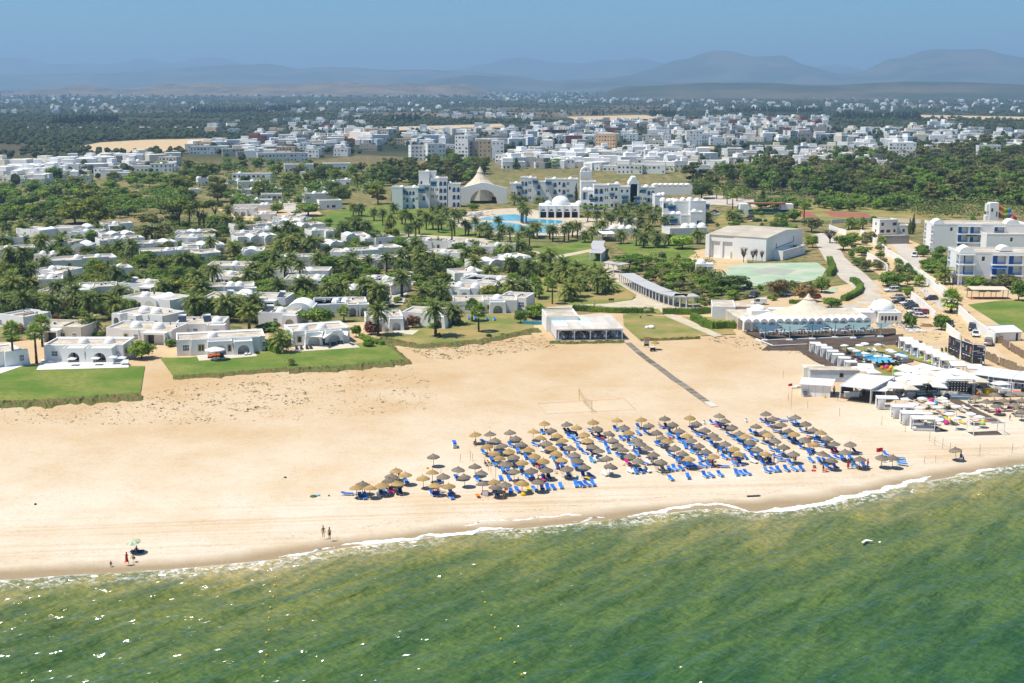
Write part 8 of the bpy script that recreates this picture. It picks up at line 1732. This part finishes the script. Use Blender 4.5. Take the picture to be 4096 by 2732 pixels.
a,b=K4(2085,845),K4(2320,835);v=b-a;t=thing('garden_hut','white hut with a sheet roof edged in blue','hut',a,math.atan2(v.y,v.x));wh_=v.length;O('wall',MB().box(0,0,0,wh_,3.2,2.3).mesh('wall',M['wall']),t);O('roof',MB().add([(-.2,-.4,2.35),(wh_+.2,-.4,2.35),(wh_+.0,3.6,3.3),(-.2,3.6,3.3),(-.2,-.4,2.42),(wh_+.2,-.4,2.42),(wh_,3.6,3.37),(-.2,3.6,3.37)],[(3,2,1,0),(4,5,6,7),(0,1,5,4),(1,2,6,5),(3,0,4,7)]).mesh('roof',M['fabric']),t);O('ridge',MB().box(-.2,3.6,3.25,wh_,3.75,3.45).mesh('ridge',BLA),t);O('door',MB().box(wh_*.8,-.03,0,wh_*.88,0,2.0).mesh('door',M['dark']),t)
a=K4(1862,455);t=thing('picnic_shelter','open shelter with brown posts over a red floor','shelter',a);k=ppm(a)*2.296;O('roof',MB().add([(0,-.3,2.9),(345/k,-.3,2.8),(345/k,4.2,3.2),(0,4.2,3.3),(0,-.3,3.0),(345/k,-.3,2.9),(345/k,4.2,3.3),(0,4.2,3.4)],[(3,2,1,0),(4,5,6,7),(0,1,5,4),(1,2,6,5)]).mesh('roof',M['cabric']),t);O('floor',MB().box(0,-.2,0,345/k,4,.12).mesh('floor',M['clay']),t)
for i in range(4):
 for y_ in(0,3.8):O('post',MB().bar((.2+i*(345/k-.4)/3,y_,.1),(.2+i*(345/k-.4)/3,y_,2.9),.14).mesh('post',M['wood']),t)
def car_proto(col,kind='hatch',name='parked_car'):
 L_,W2,H2={'hatch':(4.0,1.72,1.47),'sedan':(4.5,1.76,1.45),'suv':(4.6,1.85,1.75),'van':(4.4,1.8,1.85),'pickup':(5.2,1.85,1.78)}[kind];hw=W2/2
 mt=simple('car_paint_'+name+str(len(CACHE))+kind,col,.28,.5,amt=.02);hood=.55 if kind!='van' else .5
 prof={'hatch':[(-.5,.35),(-.5,.60),(-.47,.70),(-.22,.78),(.44,.85),(.49,.80),(.5,.35)],'sedan':[(-.5,.35),(-.5,.6),(-.46,.70),(-.2,.76),(.3,.80),(.47,.80),(.5,.72),(.5,.35)],'suv':[(-.5,.4),(-.5,.7),(-.47,.86),(-.2,.95),(.48,1.0),(.5,.4)],'van':[(-.5,.35),(-.5,.72),(-.46,.85),(-.3,.95),(.5,1.0),(.5,.35)],'pickup':[(-.5,.45),(-.5,.78),(-.46,.9),(-.2,.98),(.5,1.0),(.5,.45)]}[kind]
 b=MB();n_=len(prof);ins=.10
 vs=[]
 for y_,s in((-hw,1),(-hw+ins,2),(hw-ins,2),(hw,1)):vs+=[(x*L_,y_,z+(.02 if s==2 else(-.03 if z>.5 else 0)))for x,z in prof]
 b.add(vs,[(j*n_+i,(j+1)*n_+i,(j+1)*n_+i+1,j*n_+i+1)for j in range(3)for i in range(n_-1)],True);b.add(vs[:n_],[tuple(range(n_))]);b.add(vs[3*n_:],[tuple(range(n_-1,-1,-1))])
 zc=prof[3][1];cx0,cx1,t0,t1={'hatch':(-.20,.47,-.07,.36),'sedan':(-.18,.33,-.06,.22),'suv':(-.2,.48,-.1,.42),'van':(-.30,.495,-.18,.48),'pickup':(-.18,.16,-.08,.12)}[kind]
 g=MB();g.frus(cx0*L_,-hw+.10,cx1*L_,hw-.10,zc-.02,t0*L_,-hw+.24,t1*L_,hw-.24,H2-.04)
 rf=MB();rf.box(t0*L_-.05,-hw+.22,H2-.045,t1*L_+.05,hw-.22,H2)
 for sy in(-1,1):
  for f in(0,.5,1):
   xa,xb=(cx0+(cx1-cx0)*f)*L_,(t0+(t1-t0)*f)*L_;rf.bar((xa,sy*(hw-.10),zc),(xb,sy*(hw-.23),H2-.03),.08)
 if kind=='van':rf.box((cx0*.2+.1)*L_,-hw+.06,zc,.495*L_,hw-.06,H2-.02)
 wheel=cached('wheel',lambda:MB().rod((0,-.11,0),(0,.11,0),.33,.33,14).mesh('tyre',M['black']));rim=cached('rim',lambda:MB().rod((0,-.125,0),(0,.125,0),.19,.19,10).mesh('rim',M['metal']))
 lights=cached(('hl',kind),lambda:MB().box(-L_/2-.02,-.0,0,-L_/2+.06,.36,.14).mesh('headlight',M['white']));tl=cached(('tl',kind),lambda:MB().box(L_/2-.06,0,0,L_/2+.02,.3,.16).mesh('tail_light',M['red']));bp=cached(('bp',kind),lambda:MB().box(-L_/2-.03,-hw+.1,.28,-L_/2+.05,hw-.1,.5).box(L_/2-.05,-hw+.1,.28,L_/2+.03,hw-.1,.5).mesh('bumper',M['dkmetal']))
 return dict(name=name,kind=kind,L=L_,hw=hw,body=b.mesh('body',mt),glass=g.mesh('windows',M['glass']),roof=rf.mesh('roof',mt),wheel=wheel,rim=rim,hl=lights,tl=tl,bp=bp,zl=prof[1][1]-.05)
def park(p,rz,cp,label):
 t=thing(cp['name'],label,'van' if cp['kind']=='van' else 'car',p,rz);O('body',cp['body'],t);O('windows',cp['glass'],t);O('roof',cp['roof'],t);O('bumper',cp['bp'],t)
 for sx in(-.31,.30):
  for sy in(-1,1):w_=O('wheel',cp['wheel'],t,(sx*cp['L'],sy*(cp['hw']-.09),.33));O('rim',cp['rim'],w_)
 for sy in(-cp['hw']+.12,cp['hw']-.48):O('headlight',cp['hl'],t,(0,sy,cp['zl']));O('tail_light',cp['tl'],t,(0,sy+.05,cp['zl']))
CW,CS,CD,CR,CG=(.72,.72,.71),(.45,.42,.36),(.03,.034,.04),(.30,.015,.02),(.22,.20,.17)
PK={}
for cid,col,kd in(('ws',CW,'suv'),('ss',CS,'sedan'),('dp',CD,'pickup'),('wh',CW,'hatch'),('dh',CD,'hatch'),('ds',CD,'suv'),('rh',CR,'hatch'),('wv',CW,'van'),('gv',CG,'van'),('wsd',CW,'sedan'),('dsd',CD,'sedan')):PK[cid]=car_proto(col,kd,{'van':'parked_van','pickup':'pickup_truck'}.get(kd,'parked_car'))
for x,y,r_,cid,lb in((1140,385,.12,'ws','white car under a tree at the top of the car park'),(1195,445,.12,'ss','silver saloon in the car park row'),(1225,490,.12,'dp','dark pickup in the car park row'),(1285,500,.2,'wsd','white car between dark cars in the row'),(1302,518,.2,'dsd','first black car in the car park row'),(1318,542,.2,'dh','second black car in the car park row'),(1345,580,.15,'wh','small white car near the end of the row'),(1415,590,.2,'rh','red car half hidden behind white cars'),(1402,622,3.0,'wh','white hatchback at the near end of the row'),(1875,735,1.25,'ds','dark car behind the white one in the lane'),(1905,790,1.30,'wsd','white saloon facing the sea in the lane'),(2025,872,-2.0,'gv','brown van beside the white wall'),(1497,460,.1,'dh','dark car alone beside the verge'),(425,447,.35,'rh','red car behind the canvas peak'),(1345,62,1.2,'wv','white van on the road by the apartments'),(1672,700,1.2,'dh','black car behind the short white wall'),(350,420,.3,'dsd','dark car under trees behind the canvas peak'),(200,420,.2,'wsd','pale car under trees behind the canvas peak')):
 park(K4(x,y),r_,PK[cid],lb)
for C_,x,y,r_,cid,lb in((K2,1812,358,.3,'dh','dark car beside the white flowering shrub'),(K2,2212,435,1.2,'ds','dark four wheel drive behind the restaurant'),(K2,2265,502,.0,'wv','white van behind the kitchen block'),(K2,2060,380,.2,'dsd','dark car under the big tree by the court'),(K2,1915,385,.2,'dsd','second dark car under trees by the court'),(T2,340,828,1.4,'wv','white van on the drive among villas'),(T3,1855,805,.1,'dsd','dark car at the hotel car park entrance'),(T3,1865,828,3.1,'wsd','white car at the hotel car park entrance'),(T3,2190,875,.2,'rh','red car in the hotel car park'),(T3,2225,890,.2,'wh','white car in the hotel car park'),(T3,2255,890,.2,'dh','dark car in the hotel car park'),(T3,2180,862,.2,'ds','dark jeep in the hotel car park'),(T3,2060,815,.2,'dh','dark car beneath the slim palms'),(T3,2075,835,.2,'wsd','pale car beneath the slim palms')):park(C_(x,y),r_,PK[cid],lb)
for x,y in nums("1345,805 1790,795 2120,775 2175,705 2290,785"):q=V1(x,y,2.55);q.z=.2;put(CQ,'square white parasol on the white villa terrace',q,.05,.62)
q=V2(985,470,2.5);q.z=.2;put(club_parasol(2.4,False,M['fabric'],2.4),'big round white parasol over orange seats',q,0)
for x,y,m_ in((895,640,'orange'),(975,625,'orange'),(1040,620,'orange'),(1120,625,'dkmetal')):put(('garden_sofa','sofa',[('frame',cached('df',lambda:MB().box(-.45,-.4,0,.45,.4,.35).mesh('frame',M['dkmetal']))),('cushion',cached(('dc',m_),lambda:MB().box(-.4,-.35,.35,.4,.3,.6).box(-.4,.2,.6,.4,.38,.9).mesh('cushion',M[m_])))]),'dark wicker seat under the big round parasol',V2(x,y)+Vector((0,0,.22)),0)
for x,y in nums("1570,575 1640,565"):put(LX['w'],'cream lounger beside the arched window',V2(x,y)+Vector((0,0,.2)),.1)
for x,y in nums("375,918 418,918 470,914 505,912"):put(CL['b'],'black lounger before the sail awnings',S3(x,y)+Vector((0,0,.2)),.25)
for x,y in nums("645,880 715,885 775,872"):put(('garden_sofa','sofa',[('frame',cached('df2',lambda:MB().box(-.7,-.4,0,.7,.4,.5).mesh('frame',M['dkmetal']))),('back',cached('db2',lambda:MB().box(-.7,.3,.5,.7,.42,.8).mesh('back',M['dkmetal'])))]),'dark sofa beneath the sail awnings',S3(x,y)+Vector((0,0,.2)),.1)
for a_,b_,c_ in(((355,800),(560,750),(440,790)),((450,795),(620,735),(605,800)),((590,780),(740,730),(620,815)),((730,735),(850,745),(840,790))):
 A,B,Cc=S3(*a_,2.6),S3(*b_,3.6),S3(*c_,2.7);t=thing('shade_sail','cream sail awning on the front villa','shade sail',Vector((A.x,A.y,0)));o0=t.location;mb=MB();m0=(A+B+Cc)/3-Vector((0,0,.25));mb.add([tuple(q-o0)for q in(A,B,Cc,m0)],[(0,1,3),(1,2,3),(2,0,3)]);O('sail',mb.mesh('sail',M['fabric']),t);O('mast',MB().rod((0,0,0),(0,0,A.z),.05).mesh('mast',M['dkmetal']),t)
for x,y in nums("1955,640 2015,640 2125,650 2190,650"):put(LB[1],'blue lounger on the lawn with fan palms',KB(x,y)+Vector((0,0,.18)),.1)
for C_,s_ in((H6,"1100,1025 1230,1010 1320,990 1470,1022 1050,1070 1200,1070 1000,1090 690,1092 520,1085 380,1068 850,1095 960,1105 1290,1070 1130,1095"),(H5,"1490,995 1590,982 1700,945 1800,958 1910,940 1940,1058 1660,960")):
 for x,y in nums(s_):q=C_(x,y,2.4);q.z=.2;put(CQC,'cream parasol beside the hotel pool',q,rnd.random(),.7)
for i in range(26):put(LB[i%3]if i%2 else CL['s'],'lounger beside the hotel pool',H5(1480+rnd.uniform(0,260),1020+rnd.uniform(-10,50))+Vector((0,0,.2)),rnd.random())
##  the town behind
def town(poly,cnt,mats,hr,wr_,label,name,seed,domes=.0,avoid=1.0):
 r=random.Random(seed);P=[F(*q)for q in nums(poly)];x0,x1=min(q.x for q in P),max(q.x for q in P);y0,y1=min(q.y for q in P),max(q.y for q in P);k=tr=0
 while k<cnt and tr<cnt*30:
  tr+=1;x,y=r.uniform(x0,x1),r.uniform(y0,y1)
  if not inpoly(P,x,y)or in_foot(x,y,wr_[1]*.28*avoid):continue
  m_=r.choices([q[0]for q in mats],[q[1]for q in mats])[0];w_=r.uniform(*wr_);h=r.uniform(*hr);d=r.uniform(.7,1.1)*min(w_,12)
  f=('step ' if r.random()<.45 else '')+(f'D{r.uniform(.2,.8):.2f}/{r.uniform(1.2,1.8):.1f}' if r.random()<domes else '')
  lb={'wall':'white','cream':'cream','grey':'bare grey','brick':'red brick','ochre':'ochre'}[m_]+' '+label
  house(Vector((x-w_/2,y-d/2,0)),r.gauss(-.05,.22),w_,d,h,lb,f,m_,name,'house',True,label.split(',')[0]);k+=1
WM=[('wall',8),('cream',1.5),('grey',.6)];MX=[('wall',6),('cream',2.4),('grey',2.0),('ochre',.7),('brick',1.0)]
HC,HD,HE=Crop(1400,520,1.92),Crop(2100,480,1.92),Crop(3396,480,1.92)
for C_,a,b,c,d,hp,m_,lb in((HC,470,238,590,236,118,'wall','white four storey block with a flat roof in town'),(HC,598,242,736,240,135,'wall','white block with arches and a red roof terrace'),(HC,806,234,906,236,192,'wall','tallest white tower block in town'),(HC,912,234,988,234,145,'grey','unfinished concrete frame beside the tower block'),(HC,988,236,1084,236,158,'ochre','ochre and brick apartment block in town'),(HC,1090,236,1182,236,150,'wall','white apartment block at the right end of the row'),(HD,540,222,692,224,112,'ochre','cream and lilac apartment block on the town edge'),(HD,1238,196,1360,196,112,'wall','tall white block before the minaret'),(HE,306,280,512,282,105,'wall','square white three storey block on the right'),(HB,636,170,1022,164,68,'wall','long low white building with a green sign'),(HB,116,112,400,110,62,'wall','long white building at the left of town'),(T1,1150,352,1575,348,68,'wall','long white two storey building behind left houses'),(HB,705,105,860,102,50,'grey','grey unfinished house on the long white building'),(HE,990,290,1160,290,95,'wall','white gate building with tall arches on the right'),(HB,842,248,1066,245,60,'wall','white flat roofed block below the town wall'),(HB,1132,230,1344,228,50,'wall','white bungalow below the town wall'),(HD,1010,290,1205,290,75,'wall','white villa with roof arches at the field edge'),(HD,155,140,320,138,62,'brick','brick and white house under construction'),(HD,315,200,440,200,78,'brick','red brick block with dark frame')):
 storey_house(C_,a,b,c,d,hp,lb,'',m_,'apartment_building','building',11)
for q,n_ in(("-30,400 130,374 330,362 405,366 410,388 290,412 120,424 -30,436",52),):town(q,n_,WM,(3.6,6.4),(9,17),'cube house in the left quarter','white_house',31,.35)
town("1140,362 1330,347 1560,342 1650,362 1640,402 1500,404 1330,388 1170,388",70,[('wall',8),('cream',2)],(3.6,7),(9,18),'cube house behind the hotel','white_house',32,.3)
town("1650,352 1900,342 2060,356 2060,378 1850,388 1690,384",44,[('wall',9),('cream',1)],(3.6,7),(9,17),'cube house above the right wood','white_house',33,.25)
town("880,334 1150,302 1400,286 1700,272 1895,278 1895,326 1700,338 1400,334 1150,346 980,346",185,MX,(4,10),(9,19),'town house in the centre','town_house',34,.04,.8)
town("1900,312 2050,300 2200,290 2400,318 2400,362 2150,356 1950,346",48,WM,(4,8),(10,20),'town house on the right','town_house',35,.08)
town("430,342 700,300 880,300 880,346 700,372 560,372 440,362",50,MX,(4,8),(9,18),'house at the left of town','farm_house',36,.05)
town("450,288 700,278 860,288 700,310 460,312",30,MX,(4,8),(10,20),'farm house on the plain','farm_house',37);town("640,252 1100,254 1330,262 1250,276 800,276",40,[('wall',8),('cream',1)],(4,8),(11,24),'villa in the far olive groves','farm_house',38)
C3=Crop(2048,150,2.296);q=C3(1789,795);t=thing('minaret','white square minaret rising over the town','tower',q);O('shaft',MB().box(-2.6,-2.6,0,2.6,2.6,17).mesh('shaft',M['wall']),t);O('gallery',MB().box(-2.9,-2.9,17,2.9,2.9,17.6,True).box(-1.4,-1.4,17.6,1.4,1.4,21).dome(0,0,21,1.3,1.4,10,4).mesh('gallery',M['wall']),t);O('openings',MB().box(-.6,-2.65,11,.6,-2.6,14).box(-.6,-2.65,4,.6,-2.6,6).mesh('openings',M['dark']),t)
for x,y,h in((1304,672,34),(1788,655,30)):
 t=thing('radio_mast','lattice radio mast on the plain','mast',Crop(1024,150,2.296)(x,y));mb=MB()
 for sx,sy in((-1,-1),(1,-1),(1,1),(-1,1)):mb.rod((sx*1.2,sy*1.2,0),(sx*.3,sy*.3,h),.22,.16,4)
 for z in range(0,h,3):mb.bar((-1.1,-1.1,z),(1.0,1.0,z+3),.16);mb.bar((1.1,-1.1,z),(-1.0,1.0,z+3),.16)
 O('lattice',mb.mesh('lattice',M['metal']),t);O('dish',MB().rod((0,-1.2,h*.75),(0,-1.5,h*.75),.9,.9,10).mesh('dish',M['white']),t)
for x,y in nums("1290,620 1490,580 505,750 1075,460 370,335 725,325"):t=thing('street_lamp','tall street lamp in the left quarter','street lamp',T1(x,y));O('pole',MB().rod((0,0,0),(0,0,8),.1,.07,6).mesh('pole',M['metal']),t);O('lamp_head',MB().bar((0,0,8),(-1.2,0,8.15),.14).mesh('lamp_head',M['white']),t)
for x,y,h in nums("32,710,14 105,790,14 175,770,12 320,700,10 360,710,9 460,640,9"):t=thing('floodlight_mast','thin floodlight mast by the tennis courts','mast',T4(x,y));O('pole',MB().rod((0,0,0),(0,0,h),.13,.09,6).mesh('pole',M['metal']),t);O('lamp_head',MB().box(-.6,-.15,h,.6,.15,h+.4).mesh('lamp_head',M['metal']),t)
t=thing('lorry','white articulated lorry on the main road','lorry',C3(460,818),-.02);O('trailer',MB().box(0,0,1.1,17,2.6,4.2).mesh('trailer',M['white']),t);O('cab',MB().box(17.4,0,.6,19.8,2.5,3.6).mesh('cab',M['white']),t)
for i in range(5):O('wheel',MB().rod((0,-.05,.55),(0,.3,.55),.55,None,10).mesh('wheel',M['black']),t,((1,2.4,3.8,15.5,18.6)[i],0,0))
t=thing('tennis_stand','roofed white viewing stand by the tennis courts','stand',Crop(2600,780,1.68)(605,130));O('end_wall',MB().box(0,0,0,5,5,5).mesh('end_wall',M['wall']),t);O('roof',MB().box(4,-1,5.0,22,5,5.5,True).mesh('roof',M['brick']),t);O('steps',MB().box(4,-3,0,24,0,1.2).box(4,0,0,24,2.5,2.2).mesh('steps',M['green']),t);O('room',MB().box(20,0,0,26,5,5).mesh('room',M['wall']),t)
structure(O('highway',MB().add([(-6000,1905,.02),(6000,1905,.02),(6000,1935,.02),(-6000,1935,.02)],[(0,1,2,3)]).mesh('highway',M['road'])),label='straight main road across the plain')
def grove(polys,label,name,mat,size,hw=.8,seed=5,conv=F,cone=False,avoid=False):
 r=random.Random(seed);vs,fs=[],[]
 for poly,cnt in polys:
  P=[conv(*q)for q in nums(poly)];x0,x1=min(q.x for q in P),max(q.x for q in P);y0,y1=min(q.y for q in P),max(q.y for q in P)
  k=0;gap=0
  while k<cnt:
   k+=1
   for _ in range(20):
    x,y=r.uniform(x0,x1),r.uniform(y0,y1)
    if inpoly(P,x,y):break
   else:continue
   if vn1(x*.006+3)*vn1(y*.004+x*.002)<.035 or(avoid and in_foot(x,y,1))or any(inpoly(f_,x,y)for f_ in FIELDS):continue
   s=r.uniform(*size);h=s*hw*r.uniform(.8,1.2);n=len(vs)
   if cone:
    for i in range(5):a=2*PI*i/5;vs.append((x+s*.5*math.cos(a),y+s*.5*math.sin(a),h*.12));vs.append((x+s*.42*math.cos(a+.5),y+s*.42*math.sin(a+.5),h*.5))
    vs.append((x,y,h));
    for i in range(5):j=(i+1)%5;fs+=[(n+2*i,n+2*j,n+2*j+1,n+2*i+1),(n+2*i+1,n+2*j+1,n+10)]
   else:
    for zz,q in((.18,.55),(.5,1.0),(.82,.62)):
     for i in range(6):a=2*PI*i/6+r.random()*.5;u=q*s*.5*r.uniform(.7,1.2);vs.append((x+u*math.cos(a),y+u*math.sin(a),h*zz*r.uniform(.85,1.15)))
    vs.append((x,y,h))
    for k2 in range(2):
     for i in range(6):j=(i+1)%6;fs.append((n+k2*6+i,n+k2*6+j,n+k2*6+6+j,n+k2*6+6+i))
    fs+=[(n+12+i,n+12+(i+1)%6,n+18)for i in range(6)]
 mb=MB();mb.v=vs;mb.f=fs;mb.m=[0]*len(fs);mb.s=[False]*len(fs)
 structure(O(name,mb.mesh(name,mat)),'stuff',label)
n=N('far_leaves');pr_=n.pos();M['farleaf']=n.out(n.ramp(n.noise(.05,pr_,3),(.3,(.030,.042,.018)),(.55,(.055,.072,.03)),(.75,(.085,.10,.045))),.9,.1)
n=N('dark_cypress');M['fardark']=n.out(n.ramp(n.noise(.05,n.pos(),3),(.3,(.014,.024,.012)),(.7,(.03,.045,.02))),.9,.1)
grove((("-200,268 700,262 1300,280 2600,268 2600,330 2050,300 1850,270 1300,285 880,298 430,340 -200,360",5200),("-200,225 2600,222 2600,270 -200,270",9500),("-200,300 430,300 420,358 130,370 -200,388",1100)),'olive groves spreading over the plain','olive_grove',M['farleaf'],(4.5,8),.8,5)
grove((("-600,206 3000,200 3000,226 -600,228",8500),),'distant woods and hedges on the plain','far_woods',M['fardark'],(10,22),.6,6)
grove((("430,345 700,302 1150,300 1890,275 2400,300 2400,362 1950,348 1400,338 980,350 560,375",640),("1140,352 1640,345 2060,352 2060,385 1640,405 1150,392",150),("-30,385 410,360 410,392 -30,440",90)),'trees scattered among the town houses','town_trees',M['farleaf'],(4,8),.95,7,F,False,True)
def rows_(spec):return[(" ".join(f"{a},{b}" for a,b in((p[0][0]*.57398,p[0][1]*.57398-.8),(p[1][0]*.57398,p[1][1]*.57398-.8),(p[1][0]*.57398,p[1][1]*.57398+.8),(p[0][0]*.57398,p[0][1]*.57398+.8))),n_)for p,n_ in spec]
grove(rows_([(c4(0,"480,810 1080,790"),170),(c4(0,"1750,700 2351,690"),150),(c4(1,"0,700 480,655"),130),(c4(1,"1240,780 1500,775"),40),(c4(2,"730,722 1500,722"),150),(c4(3,"600,752 1400,757"),190),(c4(3,"0,690 500,690"),90),(c4(1,"1300,550 1550,550"),60),(c4(2,"2000,690 2351,680"),60)]),'dark rows of cypress windbreaks','windbreak',M['fardark'],(3.5,6),2.6,8,F,True)
r=random.Random(9);mb=MB()
for poly,cnt in(("0,215 330,214 420,206 560,205 560,222 300,232 0,240",110),("560,204 900,206 1050,214 1040,226 700,224 560,222",150),("1080,206 1300,204 1510,206 1500,236 1320,240 1100,230",260),("1500,206 1900,206 2351,214 2351,248 1900,240 1520,238",190),("0,236 560,236 1100,236 1100,256 0,262",70),("1500,238 2351,242 2351,262 1500,256",60),("880,302 1150,290 1400,280 1700,268 1895,272 1895,318 1700,330 1400,328 1150,340 980,342",210),("430,338 700,300 880,300 880,340 560,366",70),("1900,308 2200,288 2400,312 2400,352 1950,342",80),("-30,395 330,362 405,370 120,418",40),("1150,362 1560,345 1640,365 1500,395 1180,385",60)):
 P=[F(*q)for q in nums(poly)];x0,x1=min(q.x for q in P),max(q.x for q in P)
 for i in range(cnt):
  for _ in range(30):
   q2=nums(poly);px_,py_=r.uniform(min(a[0]for a in q2),max(a[0]for a in q2)),r.uniform(min(a[1]for a in q2),max(a[1]for a in q2));q=F(px_,py_)
   if inpoly(P,q.x,q.y):break
  w_=r.uniform(7,18);d=r.uniform(7,12);h=r.uniform(4,9);mb.cm=r.choices((0,1,2),(8,2,1))[0];mb.tr(q.x,q.y,0,r.gauss(0,.3));mb.box(-w_/2,-d/2,0,w_/2,d/2,h)
  if r.random()<.4:mb.box(-w_/4,-d/4,h,w_/4,d/2,h+3)
  mb.T=None
structure(O('far_town',mb.mesh('far_town',M['wall'],M['cream'],M['grey'])),'stuff','white houses of the distant towns')
##  labels: each repeat gets its place
ORD=['first','second','third','fourth','fifth','sixth','seventh','eighth','ninth','tenth','eleventh','twelfth','thirteenth','fourteenth','fifteenth','sixteenth','seventeenth','eighteenth','nineteenth','twentieth']
def ordw(i):
 if i<20:return ORD[i]
 n_=i+1;t={2:'twenty',3:'thirty',4:'forty',5:'fifty',6:'sixty',7:'seventy',8:'eighty',9:'ninety'}[n_//10%10]
 return t+'-'+ORD[n_%10-1]if n_%10 else{'twenty':'twentieth','thirty':'thirtieth','forty':'fortieth','fifty':'fiftieth','sixty':'sixtieth','seventy':'seventieth','eighty':'eightieth','ninety':'ninetieth'}[t]
fam={}
for o,label,exact in THINGS:fam.setdefault(label,[]).append(o)
for label,os_ in fam.items():
 if len(os_)==1:os_[0]['label']=label;continue
 for o in os_:
  if 'group' not in o:o['group']=label
 q=sorted(((pix(o.location)[1],pix(o.location)[0],i)for i,o in enumerate(os_)),reverse=True)
 nrow=max(1,round(math.sqrt(len(q)/2.2)))if len(q)>9 else 1
 per=math.ceil(len(q)/nrow)
 for r in range(nrow):
  row=sorted(q[r*per:(r+1)*per],key=lambda a:a[1])
  for c_,(_,_,i)in enumerate(row):
   w='leftmost' if c_==0 else('rightmost' if c_==len(row)-1 else ordw(c_)+' from left')
   os_[i]['label']=f'{label}, {w}'+(f' in {ordw(r)} row back' if nrow>1 else '')
bpy.context.scene.collection.children.link(COL)
